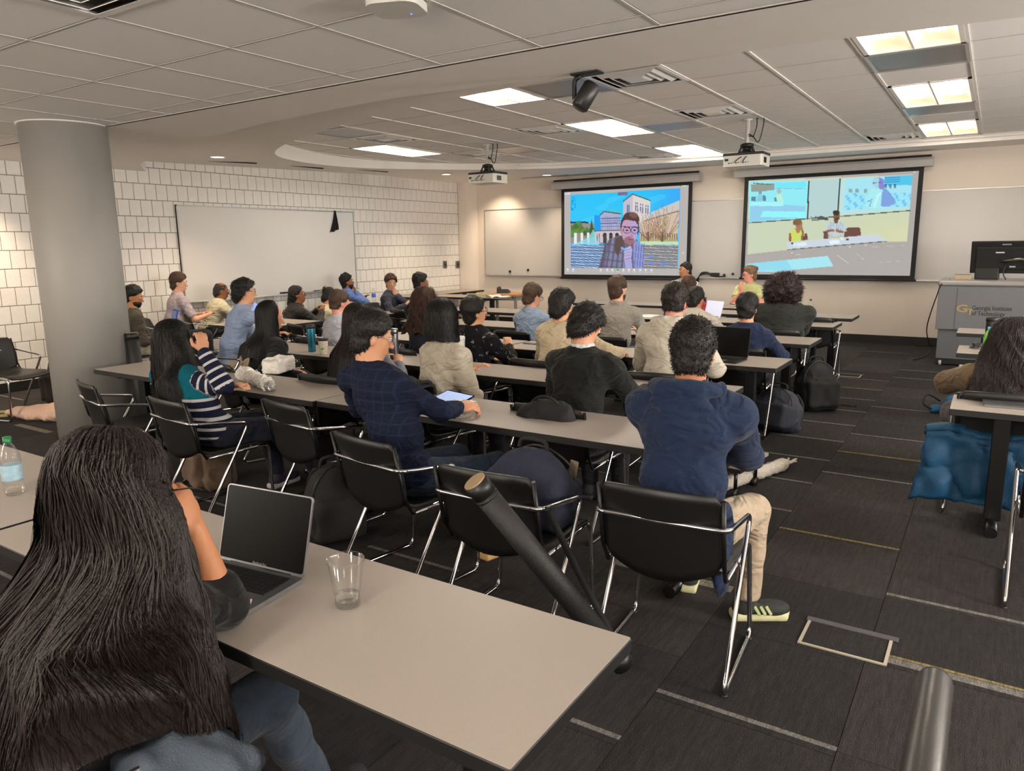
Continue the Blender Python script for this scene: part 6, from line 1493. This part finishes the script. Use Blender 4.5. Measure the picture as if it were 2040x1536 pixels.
t = tumbler((645, 706), TZ, .135, .03, .041, 'patterned paper coffee cup with black lid on third row desk', cup_mat(), m_black, 'cup')
MB().prism([(-.012, .014), (0, .004), (.012, .014), (.008, -.004), (0, -.014), (-.008, -.004)], 0, .001, M=Matrix.Translation((.022, -.0315, .05)) @ Matrix.Rotation(R(35), 4, 'Z') @ Matrix.Rotation(R(84), 4, 'X')).build('leaf_mark', mat('print_green', (70, 150, 60), .6), t)
tumbler((786, 722), TZ, .26, .032, .036, 'grey metal tumbler right of the tablet writer', mat('grey_metal_tumbler', (120, 122, 126), .25, .8, var=.05), m_steel)
tumbler((916, 722), TZ, .2, .036, .043, 'white tumbler beside the black bob hair', mat('white_tumbler', (206, 206, 196), .35), m_cream)
tumbler((1972, 690), TZ, .24, .042, .045, 'dark cylinder tumbler in front of the right edge person', mat('dark_tumbler', (48, 42, 46), .3, .5), m_black)
q = at(1282, 668, Z=TZ); t = empty('plastic_cup', (q[0], q[1], TZ+.001), 0, 'clear plastic cup near the grey sweater arm', 'cup')
MB().lathe([(.0001, .002), (.03, .002), (.043, .115), (.046, .118), (.044, .12), (.0425, .115), (.029, .006), (.0001, .006)], (0, 0, 0), 24).build('cup', m_clear, t); MB().lathe([(.0001, .007), (.03, .007), (.037, .07), (.0001, .07)], (0, 0, 0), 24).build('water', m_water, t)
q = at(1481, 602, Z=TZ); t = empty('mug', (q[0], q[1], TZ+.001), 0, 'white cup in front of the lime top person', 'cup')
MB().lathe([(.0001, 0), (.038, 0), (.045, .1), (.048, .105), (.044, .105), (.036, .006), (.0001, .006)], (0, 0, 0), 24).build('cup', m_cream, t)
MB().tube([(.043, 0, .08), (.07, 0, .07), (.07, 0, .04), (.04, 0, .03)], .006, 6).build('handle', m_cream, t)
# phones, cards, lids
m_phone = mat('phone_black', (18, 18, 20), .18, spec=.5)
def slab(px, Z, w_, d, h_, rz, label, cat, m, name, parts=()):
    q = at(*px, Z=Z); t = empty(name, (q[0], q[1], Z+.0006), rz, label, cat)
    MB().prism(rrect(w_, d, min(w_, d)*.14, 4), 0, h_).build('body', m, t)
    for nm, (x0, y0, x1, y1), m2 in parts: MB().box((x0, y0, h_), (x1, y1, h_+.0006)).build(nm, m2, t)
    return t
slab((1285, 772), TZ, .072, .145, .009, R(4), 'black phone on third row desk, right of black blazer', 'phone', m_phone, 'phone', [('screen', (-.033, -.068, .033, .068), m_dscr)])
slab((470, 741), TZ, .072, .15, .009, R(-80), 'dark phone on desk by the striped sleeve', 'phone', m_phone, 'phone', [('screen', (-.033, -.07, .033, .07), m_dscr)])
slab((1060, 685), TZ, .16, .08, .006, R(-4), 'dark printed card on fourth row desk', 'card', mat('card_dark', (60, 66, 60), .5, var=.5, scale=60), 'card', [('print', (-.06, -.02, .03, .01), m_grey)])
slab((1462, 712), TZ, .075, .15, .009, R(-70), 'black phone beside the black laptop on fourth row desk', 'phone', m_phone, 'phone', [('screen', (-.034, -.07, .034, .07), m_dscr)])
q = at(1946, 694, Z=TZ); t = empty('cup_lid', (q[0], q[1], TZ+.001), 0, 'round black lid with steel rim on right block desk', 'lid')
MB().lathe([(.0001, 0), (.052, 0), (.055, .01)], (0, 0, 0), 24).build('rim', m_steel, t); MB().lathe([(.054, .01), (.048, .014), (.044, .038), (.03, .046), (.0001, .046)], (0, 0, 0), 24).build('cap', m_black, t)
q = at(1921, 738, Z=TZ); tag(MB().box((-.03, -.04, 0), (.05, .03, .012), 0, .003).build('phone', m_phone, None, (q[0]+.02, q[1]+.08, TZ+.0006)), 'small black phone at the edge of right block desk by brown sleeve', 'phone')
q = at(2010, 806, Z=TZ); laptop_c = empty('laptop', (q[0]+.04, q[1], TZ+.001), R(2), 'closed grey laptop on the nearest right block desk', 'laptop')
MB().prism(rrect(.32, .22, .012, 4), 0, .008).build('base', m_silver, laptop_c); MB().prism(rrect(.32, .22, .012, 4), .0088, .016).build('lid', mat('laptop_grey', (104, 104, 106), .35, .7), laptop_c)
# tablet and pen of the writer
def tablet_mat():
    m = mat('tablet_page', (170, 190, 232), .3, emit=.62); nt = m.node_tree; b = nt.nodes['Principled BSDF']
    tc = nt.nodes.new('ShaderNodeTexCoord'); br = nt.nodes.new('ShaderNodeTexBrick'); br.inputs['Scale'].default_value = 70; br.offset = .37; br.inputs['Mortar Size'].default_value = .018
    br.inputs['Row Height'].default_value = .55; br.inputs['Brick Width'].default_value = 1.9
    br.inputs['Color1'].default_value = L3((178, 196, 236)); br.inputs['Color2'].default_value = L3((160, 182, 228)); br.inputs['Mortar'].default_value = L3((90, 108, 150))
    nt.links.new(tc.outputs['Object'], br.inputs['Vector']); nt.links.new(br.outputs[0], b.inputs['Emission Color']); return m
A = at(829, 818, Z=TZ+.05); q = at(878, 806, Z=TZ+.03)
t = empty('tablet', (q[0], q[1], TZ+.036), R(-8), 'tablet showing a page of writing, propped on second row desk', 'tablet'); t.rotation_euler = (R(15), 0, R(-14))
MB().prism(rrect(.24, .30, .014, 4), -.006, 0).build('body', m_phone, t); MB().box((-.11, -.14, 0), (.11, .14, .0006)).build('page', tablet_mat(), t)
MB().box((-.09, .06, -.035), (.09, .1, -.006), 0, .004).build('folded_cover', m_black, t)
p0 = at(905, 797, Z=TZ+.085); p1 = at(950, 800, Z=TZ+.05)
tag(MB().tube([tuple(p0), tuple(p0*.2+p1*.8), tuple(p1)], [.0042, .0042, .001], 8).build('stylus', mat('stylus_white', (226, 224, 220), .3)), 'white stylus in the hand of the tablet writer', 'pen')
# small round golden tin lid near the writer
q = at(800, 790, Z=TZ+.09)
tag(MB().lathe([(.0001, 0), (.03, 0), (.032, .004), (.0315, .006), (.028, .004), (.0001, .004)], (0, 0, 0), 24, M=Matrix.Translation(tuple(at(800, 766, Z=TZ+.06))) @ Matrix.Rotation(R(55), 4, 'X')).build('round_tin', mat('gold_tin', (180, 160, 90), .25, .8)), 'small round gold tin held beyond the tablet writer shoulder', 'tin')
# crumpled bags on the second row desk
m_bag = mat('thin_white_bag', (238, 232, 222), .4, var=.06, scale=30, bump=.6, bscale=60); m_foil = mat('foil', (190, 188, 184), .3, .7, var=.1, bump=.8, bscale=90)
q0, q1 = at(486, 745, Z=TZ+.04), at(535, 766, Z=TZ+.04)
d = (q1-q0); d /= np.linalg.norm(d)
sd = Sdf().cap(q0, q1, .05, .038, .02).cap(q0-d*.05+[0, 0, .01], q0, .03, .045, .02).noise(nsum(ridge(34, .018, 41, (1.3, 1.3, .8)), ridge(80, .009, 42), n3(170, .002, 43))).cut(lambda x, y, z: TZ+.001-z+0*x)
t = empty('wrapped_sandwich', (0, 0, 0), 0, 'food wrapped in crumpled white paper and foil on second row desk', 'wrapper'); link('wrapping', sd.mesh('wrapping', m_bag, .005), t)
sd = Sdf().cap(q1+d*.03-[0, 0, .008], q1+d*.05-[0, 0, .008], .036, .024, .01).noise(nsum(ridge(70, .010, 44), ridge(150, .004, 45))).cut(lambda x, y, z: TZ+.001-z+0*x); link('foil_end', sd.mesh('foil_end', m_foil, .0045), t)
q0, q1 = at(528, 736, Z=TZ+.045), at(575, 722, Z=TZ+.045)
t = empty('paper_bag', (0, 0, 0), 0, 'white printed takeaway bag lying behind the foil wrap', 'bag')
e = (q1-q0)/np.linalg.norm(q1-q0); sd = Sdf().box((q0+q1)/2+e*.02, (.10, .045, .03), .025, rot3(math.atan2(e[1], e[0])), .02).noise(nsum(ridge(26, .016, 46), ridge(70, .006, 47))).cut(lambda x, y, z: TZ+.001-z+0*x); link('bag', sd.mesh('bag', m_bag, .0055), t)
b = MB(); e = (q1-q0); e /= np.linalg.norm(e); nrm = np.array([.35, -.80, .5]); nrm -= e*(nrm@e); nrm /= np.linalg.norm(nrm); upv = np.cross(nrm, e)*-1
for i in range(6):
    for j in range(5):
        if rng.random() < .2: continue
        c_ = q0+e*(.02+.026*i)+nrm*(.0535+.0022*i)+upv*(-.03+.014*j)*-1; l_ = .010+.008*rng.random()
        b.add([c_-e*l_*.5-upv*.002, c_+e*l_*.5-upv*.002, c_+e*l_*.5+upv*.002, c_-e*l_*.5+upv*.002], [(0, 1, 2, 3)])
b.build('print', m_ink, t)['kind'] = 'stuff'
# laptops of the others
def lit(name, c, e): return mat(name, c, .3, emit=e, var=.02)
q = at(1446, 716, Z=TZ); laptop((q[0]-.02, q[1]+.06, TZ+.001), R(-4), .34, .23, R(-12), 'open black laptop on fourth row desk beside the cream hoodie', m_black, m_dscr)
q = at(1412, 634, Z=TZ); laptop((q[0], q[1]+.12, TZ+.001), R(-30), .28, .19, R(-16), 'small white laptop with bright page, sixth row', m_cream, lit('bright_page', (206, 212, 232), .42))
q = at(505, 634, Z=TZ); laptop((q[0], q[1], TZ+.001), R(-30), .28, .19, R(-14), 'laptop with blue screen before the light blue dress shirt', m_silver, lit('blue_page', (120, 150, 240), .7))
# blue tablet stand near the lavender shirt
q = at(345, 660, Y=4.9); t = empty('tablet', (q[0], q[1], TZ), R(-20), 'tablet in bright blue case standing left of the long haired striped sweater', 'tablet')
Mx = Matrix.Translation((0, 0, .0)) @ Matrix.Rotation(R(-14), 4, 'X')
zt = at(350, 616, Y=q[1])[2]-TZ
m_bcase = mat('case_blue', (24, 70, 170), .45); MB().box((-.115, -.006, .0), (.115, .006, zt), 0, .004, Mx).build('case', m_bcase, t); MB().box((-.1, -.0075, .02), (.1, -.006, zt-.02), 0, 0, Mx).build('screen', mat('blue_screen', (40, 84, 150), .3, emit=.25, var=.4, scale=20), t)
MB().box((-.06, .0, .0), (.06, .09, .006)).build('stand', m_bcase, t)
# papers and books
m_paper = mat('paper_white', (222, 220, 214), .8, bump=.1)
for px, l in (((1477, 604), 'sheet of white paper on the panel table'), ((1290, 630), 'white papers on the sixth row desk by red sleeve')):
    q = at(*px, Z=TZ); tag(MB().grid(lambda u, v: ((u-.5)*.22, (v-.5)*.3, .002+.004*math.sin(u*3.1)*v), 6, 6).build('paper_sheet', m_paper, None, (q[0], q[1], TZ+.001), R(8)), l, 'paper', 'loose papers')
q = at(958, 592, Z=TZ); t = empty('book', (q[0], q[1]+.02, TZ+.001), R(6), 'thick cream paperback lying on left block desk', 'book')
MB().box((-.15, -.1, .004), (.15, .1, .05)).build('pages', mat('book_pages', (196, 186, 150), .8, var=.1, stretch=(1, 1, 30)), t); MB().box((-.155, -.105, 0), (.155, .105, .004)).build('cover', mat('book_cover', (170, 158, 112), .6), t); MB().box((-.155, -.105, .05), (.155, .105, .054)).build('cover', mat('book_cover', (170, 158, 112), .6), t)
q = at(988, 594, Z=TZ); t = empty('open_book', (q[0], q[1]+.05, TZ+.001), R(-12), 'open white book beside the cream paperback', 'book')
for s in (-1, 1): MB().grid(lambda u, v, s=s: (s*u*.2, (v-.5)*.26, .006+.045*math.sin(min(1, u*1.15)*2.6)*(1 if s < 0 else .7)), 10, 4).build('page', m_paper, t)
MB().box((-.2, -.135, 0), (.2, .135, .004)).build('cover', m_cream, t)
# spectacles held by the nearest person
F = PP['front']; qh = at(338, 975, Y=.86)
t = MB(); t.tube([tuple(qh+np.array([.022*math.cos(a)-.01, -.01+.01*math.cos(a), .018*math.sin(a)])) for a in np.linspace(0, 6.28, 14)], .0018, 6); t.tube([tuple(qh+np.array([.012, .0, 0])), tuple(qh+np.array([.03, .03, .0])), tuple(qh+np.array([.02, .07, -.02]))], .0018, 6)
tag(t.build('eyeglasses', mat('thin_frame', (40, 34, 32), .3, .5)), 'thin framed glasses in the raised hand of the nearest person', 'glasses')

# ------------------------------------------------------------------ poster tubes and bags
m_tube = mat('tube_black', (30, 30, 30), .55, bump=.25, bscale=300); m_tan = mat('tube_cap_tan', (150, 128, 98), .6)
def poster_tube(a, b_, r, label, strap=None):
    a, b_ = np.array(a, float), np.array(b_, float); d = (b_-a)/np.linalg.norm(b_-a); t = empty('poster_tube', (0, 0, 0), 0, label, 'tube')
    MB().tube([tuple(a), tuple(b_)], r, 28).build('tube', m_tube, t)
    MB().tube([tuple(a-d*.004), tuple(a+d*.05)], r*1.05, 28).build('collar', m_black, t); MB().tube([tuple(a+d*.058), tuple(a+d*.064)], r*1.04, 28).build('collar', m_black, t)
    MB().tube([tuple(a-d*.010), tuple(a-d*.003)], r*.98, 28).build('end_cap', m_tan, t)
    MB().tube([tuple(b_-d*.05), tuple(b_+d*.004)], r*1.05, 28).build('foot_cap', m_black, t)
    if strap:
        P = smooth_path([tuple(p) for p in strap], 5); g = MB(); L_ = []; R_ = []
        for i, p in enumerate(P): L_.append((p[0]-.014, p[1]-.006, p[2])); R_.append((p[0]+.014, p[1]+.006, p[2]))
        n = len(P); g.add(L_+R_, [(i, i+1, n+i+1, n+i) for i in range(n-1)], 0, True); o = g.build('strap', m_blackm, t); solid(o, .003)
    return t
ta = at(948, 962, Y=1.86); tb = at(1240, 1322, Z=.05)
poster_tube(ta, tb, .040, 'black poster tube with tan cap leaning on the backpack chair', strap=[at(1092, 1015, Y=2.35), at(1120, 1075, Y=2.3), at(1165, 1165, Y=2.3), tb+[0, 0, .03]])
ta = at(262, 665, Y=3.44)
poster_tube(ta, [ta[0]+.12, ta[1]-.03, .02], .05, 'black poster tube with tan cap leaning beside the column')
# plastic wrapped roll on the carpet
m_wrap = mat('plastic_wrap', (196, 188, 174), .25, var=.12, scale=50, bump=.5, bscale=120)
a = at(1440, 965, Z=.06); b_ = at(1560, 925, Z=.05); d = (b_-a)/np.linalg.norm(b_-a)
t = empty('wrapped_roll', (0, 0, 0), 0, 'poster roll wrapped in clear plastic lying on the carpet right of hoodie', 'roll')
sd = Sdf().cap(a-d*.55, b_, .042, .042, .01).noise(nsum(n3(60, .003, 51), n3(140, .0018, 52))); link('roll', sd.mesh('roll', m_wrap, .007), t)
sd = Sdf().cap(b_, b_+d*.06, .036, .014, .02).cap(b_+d*.05, b_+d*.13+[.02, 0, .0], .013, .007, .01).cap(b_+d*.05, b_+d*.12+[-.03, .02, .012], .011, .006, .01).cap(b_+d*.05, b_+d*.10+[.03, .03, .02], .009, .005, .01).noise(n3(150, .002, 53)); link('twisted_end', sd.mesh('twisted_end', m_wrap, .004), t)
def backpack(loc, rz, size, col, label, tilt=0, straps=True, seed=60, tags=False, cat='backpack', rough=.8, roll=0, trim=None):
    w_, d_, h_ = size; t = empty('backpack', loc, rz, label, cat); t.rotation_euler = (tilt, roll, rz); m = mat('bag_%d_%d_%d' % col, col, rough, var=.12, scale=20, bump=.4, bscale=240)
    s_ = Sdf().box((0, 0, h_*.34), (w_*.5-.06, d_*.5-.05, h_*.34-.06), .055, k=.03).ell((0, .01, h_*.60), (w_*.46, d_*.44, h_*.40), k=.04); s_.noise(nsum(n3(14, .007, seed), ridge(22, .010, seed+1))); link('bag_body', s_.mesh('bag_body', m, .011), t)
    s_ = Sdf().box((0, -d_*.5, h_*.34), (w_*.34, .02, h_*.2), .03, k=.03).noise(n3(30, .004, seed+2)); link('front_pocket', s_.mesh('front_pocket', m, .01), t)
    MB().tube(smooth_path([(-w_*.42, -d_*.3, h_*.25), (-w_*.4, -d_*.32, h_*.75), (0, -d_*.2, h_*1.0), (w_*.4, -d_*.32, h_*.75), (w_*.42, -d_*.3, h_*.25)], 6), .005, 6).build('zip', trim or m_black, t)
    MB().tube(smooth_path([(-.07, 0, h_*.97), (-.05, 0, h_*1.08), (.05, 0, h_*1.08), (.07, 0, h_*.97)], 5), .009, 6).build('handle', m_blackm, t)
    if straps:
        for s in (-1, 1):
            g = MB(); P = smooth_path([(s*w_*.2, d_*.45, h_*.9), (s*w_*.3, d_*.62, h_*.7), (s*w_*.34, d_*.6, h_*.35), (s*w_*.4, d_*.4, h_*.08)], 5); n = len(P)
            g.add([(p[0]-.03, p[1], p[2]) for p in P]+[(p[0]+.03, p[1], p[2]) for p in P], [(i, i+1, n+i+1, n+i) for i in range(n-1)], 0, True); o = g.build('strap', m_blackm, t); solid(o, .012)
    if tags:
        for x, z in ((-.1, .8), (.1, .8)): MB().box((x-.02, -d_*.5-.012, h_*z-.05), (x+.02, -d_*.5-.004, h_*z+.03), 0, .003, Matrix.Rotation(R(8*(1 if x > 0 else -1)), 4, 'Y')).build('loop_patch', mat('patch_tan', (126, 112, 92), .7), t)
    return t
x5, y5 = seat_at(962, 937, R(2))
backpack((x5, y5+.08, .395), R(178), (.40, .2, .335), (34, 38, 58), 'navy backpack standing on the seat of an empty chair', tilt=R(6), tags=True, seed=61, straps=False)
q = at(1625, 815, Z=.0); backpack((q[0]+.02, q[1]-.05, .0), R(38), (.36, .22, .46), (26, 26, 27), 'large black backpack standing on the carpet at aisle edge', tilt=R(-8), seed=63)
q = at(1605, 812, Z=.0); t = empty('camera_bag', (q[0]-.1, q[1]-.16, 0), R(20), 'small black cylinder bag beside large black backpack', 'bag')
sd = Sdf().cap((-.09, 0, .075), (.09, 0, .075), .072, .072, .02).noise(n3(30, .004, 65)); link('bag_body', sd.mesh('bag_body', mat('bag_black', (24, 24, 25), .6, bump=.3), .009), t); MB().tube(smooth_path([(-.09, 0, .13), (-.05, .02, .2), (.05, .02, .2), (.09, 0, .13)], 5), .008, 6).build('strap', m_blackm, t)
g = MB(); P = [at(1640, 800, Z=.008), at(1670, 806, Z=.008), at(1706, 810, Z=.008)]; g.tube(smooth_path([tuple(p) for p in P], 5), .008, 6); tag(g.build('webbing_strap', m_blackm), 'black strap of webbing trailing over the carpet in the aisle', 'strap')
q = at(1530, 862, Z=.0); backpack((q[0], q[1]+.12, .0), R(-18), (.42, .24, .36), (40, 44, 56), 'slate blue backpack slumped under the fourth row desk', tilt=R(-14), seed=66, rough=.7)
q = at(1478, 842, Z=.0); t = empty('handbag', (q[0]-.05, q[1]+.1, .0), R(10), 'open black handbag on the carpet left of slate backpack', 'bag')
sd = Sdf().ell((0, 0, .09), (.15, .1, .1), k=.02).ell((0, 0, .19), (.12, .075, .06), sub=True).noise(n3(28, .006, 68)); link('bag_body', sd.mesh('bag_body', mat('bag_leather', (26, 22, 22), .35, bump=.3), .009), t); MB().tube(smooth_path([(-.12, 0, .15), (-.07, 0, .27), (.07, 0, .27), (.12, 0, .15)], 5), .008, 6).build('strap', m_blackm, t)
q = at(385, 975, Z=.0); backpack((q[0], q[1]+.15, .0), R(-20), (.42, .22, .40), (104, 84, 68), 'brown canvas backpack under the striped sweater chair', seed=70, straps=False, trim=mat('brass_zip', (150, 120, 70), .3, .8))
q = at(650, 1085, Z=.0); backpack((q[0]-.02, q[1]+.1, .0), R(60), (.3, .2, .42), (30, 28, 28), 'black backpack standing between the chairs behind silver laptop', seed=72)
# bag on the chair of the black blazer; jacket over the bob chair
B_ = PP['blazer']; q = at(1090, 800, Y=B_['root'][1]-.34*K); t = empty('shoulder_bag', (q[0], q[1], .60), R(0), 'black soft bag hung over the chair back of black blazer', 'bag')
sd = Sdf().ell((0, 0, .08), (.17, .065, .1), k=.02).noise(nsum(n3(22, .01, 74), n3(50, .004, 75))); link('bag_body', sd.mesh('bag_body', mat('bag_softblack', (20, 20, 21), .8, bump=.4), .01), t); MB().tube(smooth_path([(-.1, 0, .14), (-.03, -.02, .19), (.05, -.02, .18), (.12, 0, .1)], 5), .008, 6).build('strap', m_blackm, t)
B_ = PP['bob']; q = (B_['root'][0], B_['root'][1])
def drape_jacket(name, root, ya, label, m, width=.5, top=.80, low=.42, seed=80, thick=.02, side=0, front=.16):
    """cloth folded over a chair back"""
    t = empty(name, (root[0], root[1], 0), ya, label, 'jacket'); t.scale = (K, K, K); f = n3(16, .018, seed); f2 = n3(40, .007, seed+1)
    def fn(u, v):
        x = (u-.5)*width*(1+.25*abs(v-.35))+side; s = v*(front+.10+(top-low))
        if s < front: y, z = -.175, top-front+s
        elif s < front+.10: k = (s-front)/.10*math.pi; y, z = -.25-.06*math.cos(k)*-1*-1, top+.035*math.sin(k)
        else: y, z = -.325, top-(s-front-.10)
        n_ = float(f(np.float32(x), np.float32(y), np.float32(z))+f2(np.float32(x), np.float32(y), np.float32(z)))
        return (x+n_*.6, y-abs(n_)*1.2-(.02*math.sin(u*19) if z < top-.06 else 0), z+n_*.8)
    o = MB().grid(fn, 40, 34).build('cloth', m, t); solid(o, thick, 0); return t
drape_jacket('jacket', B_['root'], B_['ya'], 'dark jacket draped over the chair of black bob hair', mat('jacket_dark', (30, 29, 28), .85, bump=.4), .5, .80, .5, 81)
B_ = PP['right']; drape_jacket('jacket', B_['root'], B_['ya'], 'bright blue rain jacket hanging low on the right edge chair', mat('jacket_blue', (18, 74, 110), .6, bump=.3),   .72, .52, .10, 83, .016, -.02)
q = at(1925, 830, Z=.06); t = empty('jacket_sleeve_bag', (q[0]-.02, q[1]+.3, 0), 0, 'blue and black bag heaped on carpet under right block desk', 'bag')
sd = Sdf().ell((0, 0, .1), (.16, .12, .1), k=.03).cap((-.1, .05, .06), (-.25, .0, .03), .05, .03, .03).noise(nsum(n3(20, .012, 85), n3(60, .005, 86))).cut(lambda x, y, z: .003-z+0*x); link('bag_body', sd.mesh('bag_body', mat('bag_blue', (22, 84, 122), .7, bump=.3), .01), t); MB().tube(smooth_path([(-.2, .1, .1), (-.3, .05, .16), (-.32, -.02, .08), (-.22, -.02, .03)], 5), .01, 6).build('strap', m_blackm, t)
# loose lower hem of the navy hoodie beside the chair
H_ = PP['hoodie']; sd = Sdf().ell(H_['P']+np.array([.175, -.02, -.02]), (.035, .10, .17), rot3(R(-8)), .02).ell(H_['P']+np.array([.185, -.03, -.15]), (.026, .075, .10), rot3(R(-8)), .03).noise(nsum(ridge(22, .010, 97, (1, 1, .4)), n3(60, .002, 98))); link('hem', sd.mesh('hem', cloth_mat('hoodie_navy', (28, 42, 68)), .009), H_['t'])
sh = [c for c in H_['t'].children if c.name.startswith('shoe')][1]
for k in range(3): MB().box((-.0035, -.007, -.022), (.0035, .007, .022), 0, .002, Matrix.Translation((.0415, .035+.026*k, .055)) @ Matrix.Rotation(R(-24), 4, 'Y') @ Matrix.Rotation(R(28), 4, 'X')).build('side_stripe', mat('stripe_pale', (176, 184, 130), .6), sh)
for k in range(4): MB().tube([(-.02, .05+.018*k, .085-.005*k), (.02, .05+.018*k, .085-.005*k)], .0032, 6).build('lace', m_blackm, sh)
# pair of black flats on the carpet
m_flat = mat('flat_shoe', (18, 17, 17), .3)
for i, (px, rz) in enumerate((((1925, 962), R(-70)), ((1955, 972), R(-82)))):
    q = at(*px, Z=.0); t = empty('flat_shoe', (q[0], q[1], .0), rz, ['left of two black slip-on shoes under right block desk', 'right of two black slip-on shoes under right block desk'][i], 'shoe', 'slip-on shoes on the carpet')
    sd = Sdf().ell((0, 0, .03), (.04, .125, .033), k=.02).ell((0, -.03, .07), (.03, .075, .045), sub=True).cut(lambda x, y, z: .006-z+0*x); link('upper', sd.mesh('upper', m_flat, .006), t); MB().prism([(.036*math.cos(a), .12*math.sin(a)) for a in np.linspace(0, 6.28, 20, endpoint=False)], .0, .008).build('sole', m_black, t)
# low wheeled board behind the second row desk end
q = at(1490, 915, Z=.22); t = empty('wheeled_board', (q[0]-.25, q[1]+.05, 0), R(-8), 'low wheeled board with taupe top behind second row desk end', 'trolley')
MB().box((-.3, -.2, .2), (.3, .2, .222), 0, .003).build('board', m_lam, t)
MB().box((-.28, -.18, .17), (.28, .18, .2)).build('frame', m_edge, t)
for sx in (-1, 1):
    for sy in (-1, 1):
        c_ = MB().tube([(sx*.24, sy*.15, .17), (sx*.24, sy*.15, .06)], .012, 8).build('post', m_leg, t); MB().lathe([(.0001, -.012), (.03, -.012), (.03, .012), (.0001, .012)], (0, 0, 0), 14, M=Matrix.Translation((sx*.24, sy*.15, .031)) @ Matrix.Rotation(R(90), 4, 'Y')).build('wheel', m_black, c_)
# things by the block wall
q = at(95, 830, Z=.0); t = empty('jacket_heap', (q[0]+.1, q[1]-.05, 0), R(0), 'pale pink jacket heaped on the carpet by the column', 'jacket')
sd = Sdf().ell((-.1, .0, .05), (.26, .16, .08), rot3(R(20)), .04).cap((-.28, -.05, .04), (-.5, -.12, .02), .05, .03, .03).ell((.12, .05, .06), (.18, .15, .09), k=.04).noise(nsum(n3(14, .014, 91), n3(45, .006, 92))).cut(lambda x, y, z: .003-z+0*x); link('cloth', sd.mesh('cloth', mat('cloth_pink', (206, 172, 152), .85, bump=.3), .012), t)
MB().tube(smooth_path([(-.5, -.12, .012), (-.62, -.1, .015), (-.66, -.18, .012), (-.5, -.22, .012), (-.42, -.15, .015)], 5), .018, 6).build('drawstring', mat('cord_green', (150, 140, 90), .7), t)
q = at(88, 800, Z=.0); backpack((q[0]+.18, q[1]+.1, .0), R(-40), (.38, .22, .5), (46, 34, 30), 'dark brown backpack standing behind the column', seed=93, trim=m_cream)
# floor boxes
for (px, l, w_, d_) in (((1684, 1278), 'floor outlet lid with pale metal rim in the aisle', .29, .19), ((1690, 748), 'far floor outlet lid with pale metal rim by the aisle', .24, .17)):
    q = at(*px, Z=.006); t = empty('floor_box', (q[0], q[1], .0045), R(0), l, 'floor outlet', 'floor outlet lids')
    MB().box((-w_/2, -d_/2, 0), (w_/2, d_/2, .0025)).build('lid', m_c1, t)
    for lo, hi in (((-w_/2-.012, -d_/2-.012), (w_/2+.012, -d_/2)), ((-w_/2-.012, -d_/2), (-w_/2, d_/2)), ((w_/2, -d_/2), (w_/2+.012, d_/2))): MB().box((lo[0], lo[1], 0), (hi[0], hi[1], .005)).build('rim', mat('rim_metal', (176, 168, 150), .4, .3), t)
    MB().box((-w_/2-.02, d_/2, 0), (w_/2+.03, d_/2+.035, .007), 0, .002).build('hinge_strip', mat('strip_grey', (74, 70, 76), .6), t)
# hand rail in front of the camera place
m_rail = mat('rail_grey', (92, 90, 88), .32, .75, var=.06, scale=20, bump=.04)
RY = 1.0; rp = at(1860, 1345, Y=RY)
t = empty('hand_rail', (0, 0, 0), 0, 'dark grey round handrail end at the bottom right corner', 'railing')
pr = [(.0001, .021), (.008, .0197), (.015, .0147), (.0197, .008), (.021, 0), (.021, -1.6)]
RM = Matrix.Translation((rp[0]+.002, RY, rp[2]-.012)) @ Matrix.Rotation(R(-90), 4, 'X')
MB().lathe(pr, (0, 0, 0), 32, M=RM).build('rail', m_rail, t)
MB().tube([(rp[0]+.002, -.35, 0), (rp[0]+.002, -.35, rp[2]-.02)], .019, 16).build('post', m_rail, t); MB().lathe([(.05, 0), (.05, .012), (.02, .014)], (rp[0]+.002, -.35, .004), 20).build('base_plate', m_rail, t)
# denim bundle and a water bottle at the bottom edge
q = at(365, 1530, Z=.54); t = empty('denim_jacket', (q[0], q[1], .14), 0, 'pale blue denim jacket folded at the bottom edge', 'jacket')
sd = Sdf().ell((0, 0, .40), (.17, .10, .05), k=.03).ell((.09, .02, .42), (.08, .07, .04), k=.02).noise(nsum(n3(24, .010, 95), n3(60, .004, 96))); link('cloth', sd.mesh('cloth', mat('denim_pale', (74, 84, 96), .9, bump=.4), .009), t)
